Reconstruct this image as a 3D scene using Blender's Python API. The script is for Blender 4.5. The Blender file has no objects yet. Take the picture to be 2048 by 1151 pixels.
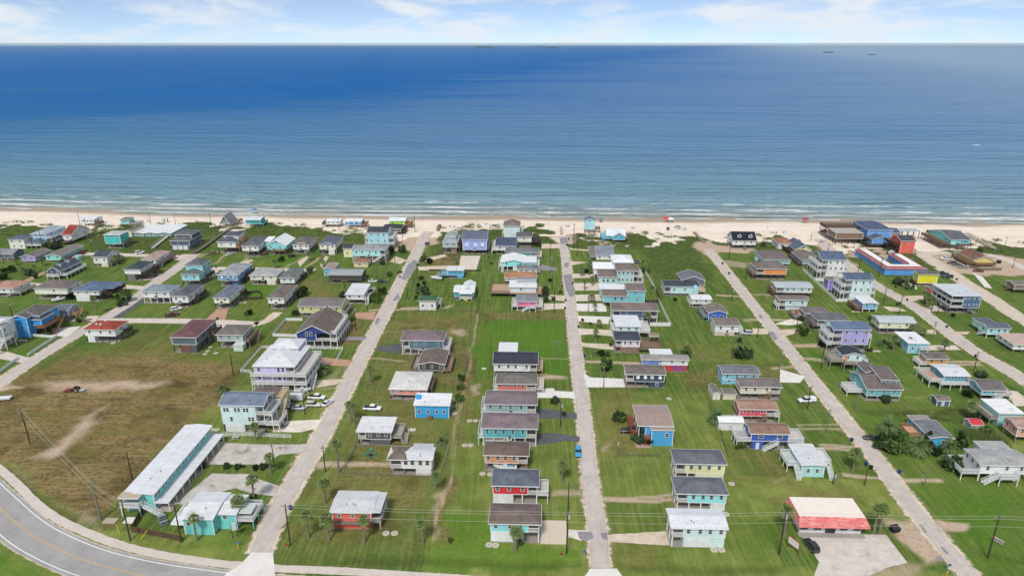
import bpy, math, random, zlib
def crc(t): return zlib.crc32(t.encode())
import numpy as np
from mathutils import Vector

scene = bpy.context.scene
COL = scene.collection
rnd = random.Random(11)

# ------------------------------------------------------------------ camera
CAM_H = 110.0
FPX, CXP, CYP = 1365.0, 1024.0, 575.5          # focal length and centre in photo pixels (2048 wide)
PITCH = math.atan((CYP - 87.0) / FPX)
cam_data = bpy.data.cameras.new("camera")
cam_data.sensor_width = 36.0
cam_data.lens = 36.0 * FPX / 2048.0
cam_data.clip_start = 1.0
cam_data.clip_end = 200000.0
cam = bpy.data.objects.new("camera", cam_data)
COL.objects.link(cam)
cam.location = (0, 0, CAM_H)
cam.rotation_euler = (math.pi / 2 - PITCH, 0, 0)
scene.camera = cam

# ------------------------------------------------------------------ sky, sun, exposure
SUN_EL, SUN_AZ = math.radians(50), math.radians(196)      # azimuth clockwise from +Y
world = bpy.data.worlds.new("World")
scene.world = world
world.use_nodes = True
wn = world.node_tree.nodes
wl = world.node_tree.links
wn.clear()
w_out = wn.new("ShaderNodeOutputWorld")
w_bg = wn.new("ShaderNodeBackground")
w_bg.inputs["Strength"].default_value = 0.056
w_sky = wn.new("ShaderNodeTexSky")
w_sky.sky_type = 'NISHITA'
w_sky.sun_disc = False
w_sky.sun_elevation = SUN_EL
w_sky.sun_rotation = SUN_AZ
w_sky.altitude = 100
w_sky.air_density = 0.38
w_sky.dust_density = 0.0
w_sky.ozone_density = 4.0
# clouds: a broken layer projected on a plane overhead, so that it foreshortens to the horizon
w_tc = wn.new("ShaderNodeTexCoord")
w_sep = wn.new("ShaderNodeSeparateXYZ")
wl.new(w_tc.outputs["Generated"], w_sep.inputs[0])
def wmath(op, a, b=None, c=None):
    n = wn.new("ShaderNodeMath"); n.operation = op
    for i, v in enumerate((a, b, c)):
        if v is None: continue
        if isinstance(v, (int, float)): n.inputs[i].default_value = v
        else: wl.new(v, n.inputs[i])
    return n.outputs[0]
w_map = wn.new("ShaderNodeMapping")
w_map.inputs["Scale"].default_value = (1.0, 1.0, 4.2)
w_map.inputs["Location"].default_value = (0.7, 2.2, 0.0)
wl.new(w_tc.outputs["Generated"], w_map.inputs[0])
w_noise = wn.new("ShaderNodeTexNoise")
w_noise.inputs["Scale"].default_value = 7.5
w_noise.inputs["Detail"].default_value = 9.0
w_noise.inputs["Roughness"].default_value = 0.6
w_noise.inputs["Distortion"].default_value = 0.35
wl.new(w_map.outputs[0], w_noise.inputs["Vector"])
w_ramp = wn.new("ShaderNodeValToRGB")
w_ramp.color_ramp.elements[0].color = (.24, .24, .24, 1)      # a thin veil everywhere
w_ramp.color_ramp.elements[0].position = 0.44
w_ramp.color_ramp.elements[1].position = 0.62
wl.new(w_noise.outputs["Fac"], w_ramp.inputs[0])
w_mix = wn.new("ShaderNodeMixRGB")
w_mix.inputs[2].default_value = (7.6, 8.0, 8.4, 1)
wl.new(wmath('MULTIPLY', w_ramp.outputs[0], 0.9), w_mix.inputs[0])
w_hsv = wn.new("ShaderNodeHueSaturation")
w_hsv.inputs["Saturation"].default_value = 1.0
w_hsv.inputs["Value"].default_value = 1.0
wl.new(w_sky.outputs[0], w_hsv.inputs["Color"])
wl.new(w_hsv.outputs[0], w_mix.inputs[1])
wl.new(w_mix.outputs[0], w_bg.inputs["Color"])
wl.new(w_bg.outputs[0], w_out.inputs["Surface"])

sun_data = bpy.data.lights.new("sun", 'SUN')
sun_data.energy = 1.5
sun_data.angle = math.radians(11)
sun_data.color = (1.0, 0.96, 0.90)
sun = bpy.data.objects.new("sun", sun_data)
COL.objects.link(sun)
sd = Vector((math.sin(SUN_AZ) * math.cos(SUN_EL), math.cos(SUN_AZ) * math.cos(SUN_EL), math.sin(SUN_EL)))
sun.rotation_euler = sd.to_track_quat('Z', 'Y').to_euler()

scene.view_settings.view_transform = 'Standard'
scene.view_settings.look = 'None'
scene.view_settings.exposure = 0.96
scene.view_settings.gamma = 1.0
scene.view_settings.use_curve_mapping = False
scene.render.film_transparent = False
try:
    scene.cycles.use_denoising = True
    scene.cycles.max_bounces = 5
    scene.cycles.transparent_max_bounces = 12
    scene.cycles.caustics_reflective = False
    scene.cycles.caustics_refractive = False
except Exception:
    pass

# ------------------------------------------------------------------ photo pixel -> place on the ground
CP, SP = math.cos(PITCH), math.sin(PITCH)
CAMV = Vector((0, 0, CAM_H))
def ray(x, y):
    dx = (x - CXP) / FPX; dy = (y - CYP) / FPX
    return Vector((dx, CP - dy * SP, -SP - dy * CP))
def G(x, y, z=0.0):
    d = ray(x, y); t = (z - CAM_H) / d.z
    return Vector((d.x * t, d.y * t, z))
def proj(v):
    r = Vector(v) - CAMV
    zf = r.y * CP - r.z * SP; up = r.y * SP + r.z * CP
    return (CXP + FPX * r.x / zf, CYP - FPX * up / zf)
PHI = math.radians(2.0)                       # the street grid runs 2 degrees right of the view
EX = Vector((math.cos(PHI), -math.sin(PHI), 0))
EY = Vector((math.sin(PHI), math.cos(PHI), 0))
def on_plane(p0, x, y):
    """photo pixel -> (u along the front, z) on the upright plane through p0 facing down the street"""
    d = ray(x, y); t = (p0 - CAMV).dot(EY) / d.dot(EY)
    h = CAMV + d * t
    return (h - p0).dot(EX), h.z

# ------------------------------------------------------------------ materials
def lin(c):
    def f(v): return v / 12.92 if v <= 0.04045 else ((v + 0.055) / 1.055) ** 2.4
    if isinstance(c, str):
        c = c.lstrip('#'); c = tuple(int(c[i:i + 2], 16) / 255 for i in (0, 2, 4))
    return tuple(f(v) for v in c)
MATS = {}
class NT:
    def __init__(s, name):
        s.m = bpy.data.materials.new(name); s.m.use_nodes = True
        s.n = s.m.node_tree.nodes; s.l = s.m.node_tree.links
        s.b = s.n["Principled BSDF"]; s.out = s.n["Material Output"]
    def new(s, t, **kw):
        n = s.n.new(t)
        for k, v in kw.items(): setattr(n, k, v)
        return n
    def put(s, sock, v):
        if isinstance(v, bpy.types.NodeSocket): s.l.new(v, sock)
        elif isinstance(v, (tuple, list)) and len(v) == 3 and sock.type == 'RGBA': sock.default_value = (*v, 1)
        else: sock.default_value = v
    def math(s, op, a, b=0.5, c=0.5, clamp=False):
        n = s.new("ShaderNodeMath", operation=op); n.use_clamp = clamp
        for i, v in enumerate((a, b, c)): s.put(n.inputs[i], v)
        return n.outputs[0]
    def mix(s, f, a, b, blend='MIX'):
        n = s.new("ShaderNodeMixRGB", blend_type=blend)
        for i, v in enumerate((f, a, b)): s.put(n.inputs[i], v)
        return n.outputs[0]
    def coord(s, kind="Object"):
        return s.new("ShaderNodeTexCoord").outputs[kind]
    def pos(s):
        return s.new("ShaderNodeNewGeometry").outputs["Position"]
    def mapv(s, v, scale=(1, 1, 1), rot=(0, 0, 0), loc=(0, 0, 0)):
        n = s.new("ShaderNodeMapping"); s.l.new(v, n.inputs[0])
        n.inputs["Scale"].default_value = scale; n.inputs["Rotation"].default_value = rot; n.inputs["Location"].default_value = loc
        return n.outputs[0]
    def noise(s, v, scale, detail=4.0, rough=0.55, dist=0.0, col=False):
        n = s.new("ShaderNodeTexNoise")
        s.l.new(v, n.inputs["Vector"]); n.inputs["Scale"].default_value = scale
        n.inputs["Detail"].default_value = detail; n.inputs["Roughness"].default_value = rough
        n.inputs["Distortion"].default_value = dist
        return n.outputs["Color" if col else "Fac"]
    def ramp(s, v, p0, p1, c0=(0, 0, 0), c1=(1, 1, 1)):
        n = s.new("ShaderNodeValToRGB"); s.l.new(v, n.inputs[0])
        e = n.color_ramp.elements
        e[0].position, e[1].position = p0, p1
        e[0].color = (*c0, 1); e[1].color = (*c1, 1)
        return n.outputs[0]
    def bump(s, h, strength=0.3, dist=0.05):
        n = s.new("ShaderNodeBump"); n.inputs["Strength"].default_value = strength
        n.inputs["Distance"].default_value = dist
        s.l.new(h, n.inputs["Height"]); s.l.new(n.outputs[0], s.b.inputs["Normal"])
    def base(s, c, rough=0.7, spec=None):
        s.put(s.b.inputs["Base Color"], c); s.b.inputs["Roughness"].default_value = rough
        if spec is not None: s.b.inputs["Specular IOR Level"].default_value = spec
        return s.m

def sc(c, k): return tuple(min(0.92, v * k) for v in c)
def paint(c, k=1.12):
    key = ('paint', c)
    if key not in MATS:
        t = NT("paint_" + str(len(MATS)))
        col = sc(tuple(v * .94 + .03 for v in lin(c)), k * 1.18)
        o = t.coord(); g = t.pos()
        n1 = t.noise(t.mapv(g, (0.5, 0.5, 0.16)), 1.0, 5, 0.6)
        n2 = t.noise(t.mapv(g, (1, 1, 0.25)), 3.1, 3)
        f = t.math('ADD', t.math('MULTIPLY', n1, 0.7), t.math('MULTIPLY', n2, 0.3))
        dirty = tuple(v * 0.74 + 0.012 for v in col)
        cc = t.mix(t.ramp(f, 0.36, 0.66), dirty, col)
        sep = t.new("ShaderNodeSeparateXYZ"); t.l.new(o, sep.inputs[0])
        board = t.math('FRACT', t.math('MULTIPLY', sep.outputs[2], 4.6))
        cc = t.mix(t.math('MULTIPLY', t.math('LESS_THAN', board, 0.14), 0.22), cc, tuple(v * 0.5 for v in col))
        t.bump(board, 0.5, 0.03)
        MATS[key] = t.base(cc, 0.62, 0.3)
    return MATS[key]
def plain(c, rough=0.6, k=1.0, spec=0.35):
    key = ('plain', c, rough)
    if key not in MATS:
        t = NT("plain_" + str(len(MATS)))
        col = sc(lin(c), k)
        n = t.noise(t.pos(), 1.4, 5, 0.6)
        MATS[key] = t.base(t.mix(t.ramp(n, 0.3, 0.7), tuple(v * 0.86 for v in col), col), rough, spec)
    return MATS[key]
def shingle(c):
    key = ('shingle', c)
    if key not in MATS:
        t = NT("shingle_" + str(len(MATS)))
        col = lin(c); g = t.pos(); o = t.coord()
        n1 = t.noise(g, 0.35, 5, 0.65); n2 = t.noise(t.mapv(o, (1, 1, 2.2)), 5.5, 4, 0.7)
        cc = t.mix(t.ramp(n1, 0.34, 0.66), tuple(v * 0.62 for v in col), tuple(v * 0.96 for v in col))
        cc = t.mix(t.ramp(n2, 0.33, 0.67), t.mix(1.0, cc, (0.70, 0.70, 0.71), 'MULTIPLY'), t.mix(1.0, cc, (1.22, 1.2, 1.18), 'MULTIPLY'))
        sep = t.new("ShaderNodeSeparateXYZ"); t.l.new(o, sep.inputs[0])
        rows = t.math('FRACT', t.math('MULTIPLY', sep.outputs[2], 9.0))
        cc = t.mix(t.math('MULTIPLY', t.math('LESS_THAN', rows, 0.22), 0.30), cc, tuple(v * 0.45 for v in col))
        t.bump(n2, 0.35, 0.03)
        MATS[key] = t.base(cc, 0.9, 0.2)
    return MATS[key]
def metal(c, axis='x'):
    key = ('metal', c, axis)
    if key not in MATS:
        t = NT("metal_roof_" + str(len(MATS)))
        col = sc(lin(c), 1.0); o = t.coord(); g = t.pos()
        sep = t.new("ShaderNodeSeparateXYZ"); t.l.new(o, sep.inputs[0])
        a = sep.outputs[0 if axis == 'x' else 1]
        fr = t.math('FRACT', t.math('MULTIPLY', a, 1.35))
        rib = t.math('LESS_THAN', t.math('ABSOLUTE', t.math('SUBTRACT', fr, 0.5)), 0.09)
        n1 = t.noise(t.mapv(g, (0.25, 0.8, 0.3)), 1.0, 5, 0.65)
        cc = t.mix(t.ramp(n1, 0.3, 0.62), tuple(v * 0.80 for v in col), col)
        n3 = t.noise(g, 0.9, 6, 0.7)
        cc = t.mix(t.math('MULTIPLY', t.ramp(n3, 0.50, 0.72), 0.45), cc, tuple(v * w for v, w in zip(col, (0.62, 0.55, 0.48))))
        cc = t.mix(t.math('MULTIPLY', rib, 0.40), cc, tuple(v * 0.55 for v in col))
        t.bump(rib, 0.6, 0.04)
        MATS[key] = t.base(cc, 0.42, 0.4)
    return MATS[key]
def wood(c):
    key = ('wood', c)
    if key not in MATS:
        t = NT("wood_" + str(len(MATS)))
        col = lin(c); o = t.coord()
        n = t.noise(t.mapv(o, (1, 6, 1)), 1.2, 5, 0.6)
        cc = t.mix(t.ramp(n, 0.3, 0.7), tuple(v * 0.68 for v in col), tuple(v * 1.1 for v in col))
        sep = t.new("ShaderNodeSeparateXYZ"); t.l.new(o, sep.inputs[0])
        gap = t.math('LESS_THAN', t.math('FRACT', t.math('MULTIPLY', sep.outputs[0], 3.3)), 0.12)
        cc = t.mix(t.math('MULTIPLY', gap, 0.6), cc, tuple(v * 0.25 for v in col))
        MATS[key] = t.base(cc, 0.85, 0.2)
    return MATS[key]
def glass(c='#27313a'):
    key = ('glass', c)
    if key not in MATS:
        t = NT("window_glass_" + str(len(MATS)))
        n = t.noise(t.pos(), 0.9, 2)
        col = lin(c)
        cc = t.mix(t.ramp(n, 0.4, 0.6), tuple(v * 0.6 for v in col), tuple(v * 1.6 for v in col))
        MATS[key] = t.base(cc, 0.12, 0.6)
    return MATS[key]
def car_paint(c):
    key = ('car', c)
    if key not in MATS:
        t = NT("car_paint_" + str(len(MATS)))
        t.b.inputs["Coat Weight"].default_value = 0.5
        t.b.inputs["Coat Roughness"].default_value = 0.08
        MATS[key] = t.base(sc(lin(c), 1.0), 0.35, 0.5)
    return MATS[key]
TRIM = '#eceeef'

# ------------------------------------------------------------------ mesh helpers
class MB:
    def __init__(s): s.v = []; s.f = []
    def box(s, x0, x1, y0, y1, z0, z1):
        b = len(s.v)
        s.v += [(x0, y0, z0), (x1, y0, z0), (x1, y1, z0), (x0, y1, z0), (x0, y0, z1), (x1, y0, z1), (x1, y1, z1), (x0, y1, z1)]
        s.f += [(b, b + 3, b + 2, b + 1), (b + 4, b + 5, b + 6, b + 7), (b, b + 1, b + 5, b + 4), (b + 1, b + 2, b + 6, b + 5), (b + 2, b + 3, b + 7, b + 6), (b + 3, b, b + 4, b + 7)]
        return s
    def bar(s, a, b_, w, h=None):
        """square bar from a to b_: w across, h upright"""
        a = Vector(a); b_ = Vector(b_); h = w if h is None else h
        d = (b_ - a)
        if d.length < 1e-6: return s
        d.normalize()
        side = d.cross(Vector((0, 0, 1)))
        if side.length < 1e-4: side = Vector((1, 0, 0))
        side.normalize(); up = side.cross(d); up.normalize()
        i = len(s.v)
        for p in (a, b_):
            for su, sv in ((-1, -1), (1, -1), (1, 1), (-1, 1)):
                q = p + side * (su * w / 2) + up * (sv * h / 2); s.v.append(tuple(q))
        s.f += [(i, i + 1, i + 2, i + 3), (i + 7, i + 6, i + 5, i + 4)]
        for k in range(4):
            k2 = (k + 1) % 4
            s.f.append((i + k2, i + k, i + 4 + k, i + 4 + k2))
        return s
    def cone(s, a, b_, r0, r1, n=8, cap=True):
        a = Vector(a); b_ = Vector(b_); d = (b_ - a).normalized()
        e = d.orthogonal().normalized(); g = d.cross(e)
        i = len(s.v)
        for p, r in ((a, r0), (b_, r1)):
            for k in range(n):
                t = 2 * math.pi * k / n
                s.v.append(tuple(p + e * (r * math.cos(t)) + g * (r * math.sin(t))))
        for k in range(n):
            k2 = (k + 1) % n
            s.f.append((i + k, i + k2, i + n + k2, i + n + k))
        if cap:
            s.f.append(tuple(i + n + k for k in range(n))); s.f.append(tuple(i + n - 1 - k for k in range(n)))
        return s
    def prism(s, pts, z0, z1):
        n = len(pts); i = len(s.v)
        s.v += [(p[0], p[1], z0) for p in pts] + [(p[0], p[1], z1) for p in pts]
        s.f.append(tuple(i + n - 1 - k for k in range(n))); s.f.append(tuple(i + n + k for k in range(n)))
        for k in range(n):
            k2 = (k + 1) % n
            s.f.append((i + k, i + k2, i + n + k2, i + n + k))
        return s
    def poly(s, pts):
        i = len(s.v); s.v += [tuple(p) for p in pts]; s.f.append(tuple(range(i, i + len(pts)))); return s
    def slab(s, quad, th):
        """quad (4 points, counter-clockwise from above) given thickness th downwards"""
        i = len(s.v); s.v += [tuple(p) for p in quad] + [(p[0], p[1], p[2] - th) for p in quad]
        n = len(quad)
        s.f.append(tuple(range(i, i + n))); s.f.append(tuple(i + 2 * n - 1 - k for k in range(n)))
        for k in range(n):
            k2 = (k + 1) % n
            s.f.append((i + k, i + n + k, i + n + k2, i + k2))
        return s
    def mesh(s, name, mat, smooth=False):
        me = bpy.data.meshes.new(name)
        me.from_pydata(s.v, [], s.f)
        if mat is not None: me.materials.append(mat)
        if smooth:
            for p in me.polygons: p.use_smooth = True
        return me
    def build(s, name, mat, parent=None, smooth=False):
        return add(name, s.mesh(name, mat, smooth), parent)
def add(name, me, parent=None, loc=None, rz=None, scale=None):
    o = bpy.data.objects.new(name, me); COL.objects.link(o)
    if parent is not None: o.parent = parent
    if loc is not None: o.location = loc
    if rz is not None: o.rotation_euler = (0, 0, rz)
    if scale is not None: o.scale = scale
    return o
def empty(name, loc, rz=0.0):
    o = bpy.data.objects.new(name, None); COL.objects.link(o)
    o.empty_display_size = 0.5
    o.location = loc; o.rotation_euler = (0, 0, rz); return o
def tag(o, label=None, cat=None, group=None, kind=None):
    if label: o["label"] = label
    if cat: o["category"] = cat
    if group: o["group"] = group
    if kind: o["kind"] = kind
    return o
def struct(o, label=None):
    o["kind"] = "structure"
    if label: o["label"] = label
    return o
MESHC = {}
def box_mesh(name, sx, sy, sz, mat):
    """shared box mesh, its base centred at the origin"""
    key = (name, round(sx, 2), round(sy, 2), round(sz, 2), mat.name)
    if key not in MESHC:
        MESHC[key] = MB().box(-sx / 2, sx / 2, -sy / 2, sy / 2, 0, sz).mesh(name, mat)
    return MESHC[key]
def copy_tree(o, parent=None):
    c = o.copy(); COL.objects.link(c); c.parent = parent
    for ch in o.children: copy_tree(ch, c)
    return c
# ------------------------------------------------------------------ ground, beach, sea
def px_poly(pts): return np.array([[G(x, y).x, G(x, y).y] for x, y in pts])
def poly_sd(P, poly):
    """signed distance (negative inside) from points P (n,2) to a polygon"""
    n = len(poly); d = np.full(len(P), 1e9); inside = np.zeros(len(P), bool)
    for i in range(n):
        a = poly[i]; b = poly[(i + 1) % n]; ab = b - a
        t = np.clip(((P - a) @ ab) / max(1e-9, ab @ ab), 0, 1)
        d = np.minimum(d, np.hypot(*(P - (a + t[:, None] * ab)).T))
        c = ((a[1] > P[:, 1]) != (b[1] > P[:, 1]))
        with np.errstate(divide='ignore', invalid='ignore'):
            xi = (b[0] - a[0]) * (P[:, 1] - a[1]) / (b[1] - a[1] + 1e-12) + a[0]
        inside ^= c & (P[:, 0] < xi)
    return np.where(inside, -d, d)
def line_d(P, pts):
    d = np.full(len(P), 1e9)
    for a, b in zip(pts[:-1], pts[1:]):
        ab = b - a; t = np.clip(((P - a) @ ab) / max(1e-9, ab @ ab), 0, 1)
        d = np.minimum(d, np.hypot(*(P - (a + t[:, None] * ab)).T))
    return d
def soft(d, w): return np.clip(0.5 - d / w, 0, 1)

# lines along the coast
SHORE = px_poly([(-400, 402), (0, 413.5), (400, 424), (1000, 430.5), (1500, 435.5), (2048, 443.5), (2500, 450)])
DUNE = px_poly([(-400, 432), (0, 440), (60, 450), (160, 458), (260, 452), (430, 452), (600, 452), (700, 457), (800, 470), (870, 459), (960, 452), (1060, 457), (1150, 466), (1230, 468), (1400, 468), (1560, 476), (1650, 492), (1760, 496), (1880, 498), (1960, 484), (2048, 484), (2500, 494)])
def shore_y(X): return np.interp(X, SHORE[:, 0], SHORE[:, 1])
def dune_y(X): return np.interp(X, DUNE[:, 0], DUNE[:, 1])
SEA_Z = -1.3

# patches of the lawn with a look of their own (photo pixel outlines)
DRY = [  # dry mown field and worn lots
    ([(-60, 800), (60, 742), (130, 715), (270, 710), (440, 724), (474, 742), (440, 800), (405, 838), (330, 890), (262, 965), (215, 1040), (150, 1040), (90, 985), (20, 925), (-60, 905)], 1.0, 9),
    ([(770, 625), (960, 625), (950, 690), (935, 760), (900, 800), (880, 950), (820, 1080), (600, 1100), (640, 960), (720, 830), (760, 700)], .45, 20),
    ([(690, 640), (740, 640), (720, 680), (690, 690)], .8, 6), ([(955, 624), (1130, 622), (1130, 640), (955, 640)], .5, 4),
    ([(930, 700), (948, 700), (935, 770), (918, 770)], .8, 3), ([(912, 770), (955, 765), (935, 905), (905, 905)], .5, 8),
    ([(880, 950), (905, 950), (880, 1090), (860, 1080)], .8, 4), ([(1190, 780), (1260, 770), (1290, 900), (1200, 905)], .45, 12),
    ([(1470, 735), (1600, 735), (1590, 752), (1470, 750)], .5, 5), ([(1380, 740), (1440, 742), (1430, 790), (1380, 780)], .55, 8), ([(850, 505), (930, 510), (915, 545), (855, 560)], .6, 8),
    ([(1340, 690), (1440, 690), (1440, 720), (1360, 725)], .4, 10), ([(560, 560), (640, 560), (690, 600), (560, 600)], .4, 12), ([(1560, 985), (1700, 975), (1720, 1000), (1560, 1005)], .5, 8),
    ([(1240, 1095), (1320, 1095), (1300, 1130), (1250, 1125)], .6, 8), ([(130, 700), (330, 690), (420, 720), (140, 722)], .45, 10), ([(240, 660), (340, 655), (340, 700), (250, 690)], .35, 12),
    ([(440, 690), (560, 680), (540, 720), (470, 740)], .3, 10), ([(545, 640), (600, 640), (595, 672), (550, 668)], .4, 6), ([(1450, 900), (1560, 880), (1600, 960), (1470, 960)], .35, 14)]
DIRT = [
    ([(60, 768), (180, 758), (345, 760), (350, 772), (290, 782), (170, 785), (90, 780)], .7, 8), ([(55, 912), (110, 882), (170, 838), (205, 812), (215, 808), (190, 850), (130, 900), (80, 925)], .7, 6),
    ([(-20, 768), (55, 765), (40, 776), (-20, 785)], .7, 4), ([(260, 790), (300, 780), (295, 795)], .4, 5), ([(380, 770), (450, 735), (470, 745), (430, 790), (400, 800)], .35, 12),
    ([(890, 655), (945, 655), (940, 672), (895, 668)], .6, 5), ([(770, 656), (850, 656), (850, 662), (770, 662)], .45, 3), ([(795, 618), (840, 610), (840, 622), (800, 622)], .7, 3), ([(890, 608), (910, 606), (905, 620), (888, 620)], .6, 3),
    ([(1090, 745), (1140, 748), (1142, 760), (1080, 758)], .75, 4), ([(1860, 1045), (1935, 1042), (1945, 1068), (1880, 1075)], .9, 3), ([(1790, 1045), (1830, 1040), (1900, 1120), (1840, 1130), (1810, 1100)], .85, 4),
    ([(1625, 1115), (1850, 1120), (1850, 1170), (1625, 1170)], .55, 5), ([(935, 770), (960, 765), (955, 785), (935, 790)], .6, 3), ([(865, 985), (880, 985), (868, 1080), (858, 1075)], .6, 2), ([(778, 1020), (792, 1020), (785, 1050), (778, 1048)], .5, 2),
    ([(1225, 820), (1240, 820), (1245, 850), (1225, 850)], .4, 4), ([(1200, 885), (1230, 885), (1225, 902), (1205, 902)], .5, 3), ([(700, 400), (870, 400), (880, 480), (850, 500), (800, 500), (740, 505)], .9, 6), ([(1090, 470), (1150, 462), (1150, 486), (1120, 490)], .8, 5), ([(1200, 482), (1245, 482), (1245, 492), (1195, 492)], .7, 4),
    ([(1380, 485), (1420, 480), (1445, 500), (1420, 512), (1395, 498)], .8, 4), ([(1430, 490), (1510, 498), (1500, 508), (1430, 505)], .8, 4), ([(1440, 520), (1510, 525), (1500, 540), (1450, 530)], .5, 4), ([(1600, 460), (1660, 460), (1730, 560), (1700, 560), (1640, 500)], .85, 5), ([(1690, 485), (1760, 495), (1830, 520), (1760, 520), (1700, 515)], .9, 5),
    ([(1820, 500), (1960, 505), (2060, 520), (2060, 552), (1960, 550), (1900, 548), (1860, 530)], .95, 5), ([(880, 455), (930, 455), (925, 470), (890, 470)], .3, 5), ([(140, 1020), (200, 1040), (200, 1062), (150, 1058)], .6, 5), ([(90, 985), (130, 1010), (190, 1052), (170, 1058), (110, 1025)], .5, 4), ([(0, 905), (30, 930), (95, 990), (80, 1000), (20, 950)], .5, 4),
    ([(380, 505), (420, 505), (400, 540), (385, 545)], .5, 6), ([(700, 725), (640, 760), (630, 775), (690, 760)], .5, 6), ([(625, 775), (690, 762), (680, 775)], .6, 4), ([(1470, 640), (1500, 636), (1500, 650)], .5, 3), ([(790, 720), (825, 735), (835, 745), (790, 730)], .4, 4), ([(1255, 760), (1275, 800), (1240, 800)], .2, 5)]
LUSH = [
    ([(955, 642), (1131, 642), (1142, 745), (1090, 748), (1000, 700), (955, 760), (935, 800)], .95, 3), ([(955, 700), (985, 700), (985, 830), (940, 905), (925, 1000), (900, 1090), (880, 1090), (900, 950), (940, 800)], .55, 10), ([(872, 1032), (985, 1034), (985, 1085), (1170, 1092), (1170, 1140), (860, 1140)], .9, 2.5),
    ([(1260, 470), (1390, 480), (1430, 560), (1330, 560), (1280, 520)], .55, 14), ([(1640, 480), (1700, 485), (1690, 520)], .3, 8), ([(1830, 960), (2048, 970), (2048, 1151), (1960, 1151)], .8, 16), ([(1470, 960), (1600, 1010), (1600, 1140), (1220, 1150), (1230, 1090), (1460, 1090)], .5, 20), ([(1690, 820), (1960, 810), (2000, 860), (1980, 930), (1760, 930)], .6, 14),
    ([(1720, 690), (1870, 690), (1920, 800), (1740, 820)], .35, 14), ([(1560, 690), (1680, 700), (1760, 800), (1620, 740)], .5, 12), ([(170, 690), (250, 690), (260, 705), (160, 712)], .7, 8), ([(500, 570), (560, 572), (560, 590), (490, 590)], .9, 6), ([(380, 1075), (520, 1040), (500, 1110), (420, 1120), (300, 1095)], .5, 10), ([(0, 1090), (170, 1160), (-80, 1180)], .8, 6), ([(0, 440), (110, 455), (130, 490), (30, 500), (-60, 480)], .7, 8),
    ([(540, 505), (590, 512), (640, 540), (540, 535)], .7, 8), ([(440, 790), (470, 770), (440, 850), (400, 850)], .6, 6), ([(1220, 760), (1260, 790), (1220, 800)], .4, 6), ([(225, 600), (290, 600), (280, 640), (225, 640)], .25, 10), ([(0, 600), (60, 580), (140, 600), (30, 640)], .4, 10), ([(0, 700), (100, 690), (60, 740), (0, 745)], .6, 8), ([(1190, 775), (1205, 775), (1212, 830), (1195, 830)], .9, 3)]

gx0, gx1, gy0 = -420.0, 430.0, 96.0
xs = np.concatenate([[-2600, -900], np.arange(gx0, gx1 + .1, 1.25), [900, 2600]])
ys_t = np.linspace(0, 1, 300)                              # rows compressed to follow the dune line
NX, NY = len(xs), len(ys_t)
top = dune_y(xs) + 16.0
Xg = np.repeat(xs[None, :], NY, 0)
Yg = gy0 + (top[None, :] - gy0) * ys_t[:, None]
Pg = np.stack([Xg.ravel(), Yg.ravel()], 1)
rs = np.random.RandomState(5)
def vnoise(P, cell, seed):
    r = np.random.RandomState(seed); t = r.rand(256, 256)
    u = P / cell; i = np.floor(u).astype(int); f = u - i; f = f * f * (3 - 2 * f)
    g = lambda a, b: t[(i[:, 0] + a) % 256, (i[:, 1] + b) % 256]
    return (g(0, 0) * (1 - f[:, 0]) + g(1, 0) * f[:, 0]) * (1 - f[:, 1]) + (g(0, 1) * (1 - f[:, 0]) + g(1, 1) * f[:, 0]) * f[:, 1]
wob = np.stack([vnoise(Pg, 7, 1) - .5, vnoise(Pg, 7, 2) - .5], 1) * 5 + np.stack([vnoise(Pg, 2.6, 3) - .5, vnoise(Pg, 2.6, 4) - .5], 1) * 2
Pw = Pg + wob
def layer(items):
    r = np.zeros(len(Pg))
    for pts, amt, w in items:
        q = px_poly(pts); lo = q.min(0) - w; hi = q.max(0) + w
        s_ = np.all((Pw > lo) & (Pw < hi), 1)
        if s_.any(): r[s_] = np.maximum(r[s_], amt * soft(poly_sd(Pw[s_], q), w))
    return r
m_dry, m_dirt, m_lush = layer(DRY), layer(DIRT), layer(LUSH)
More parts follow.
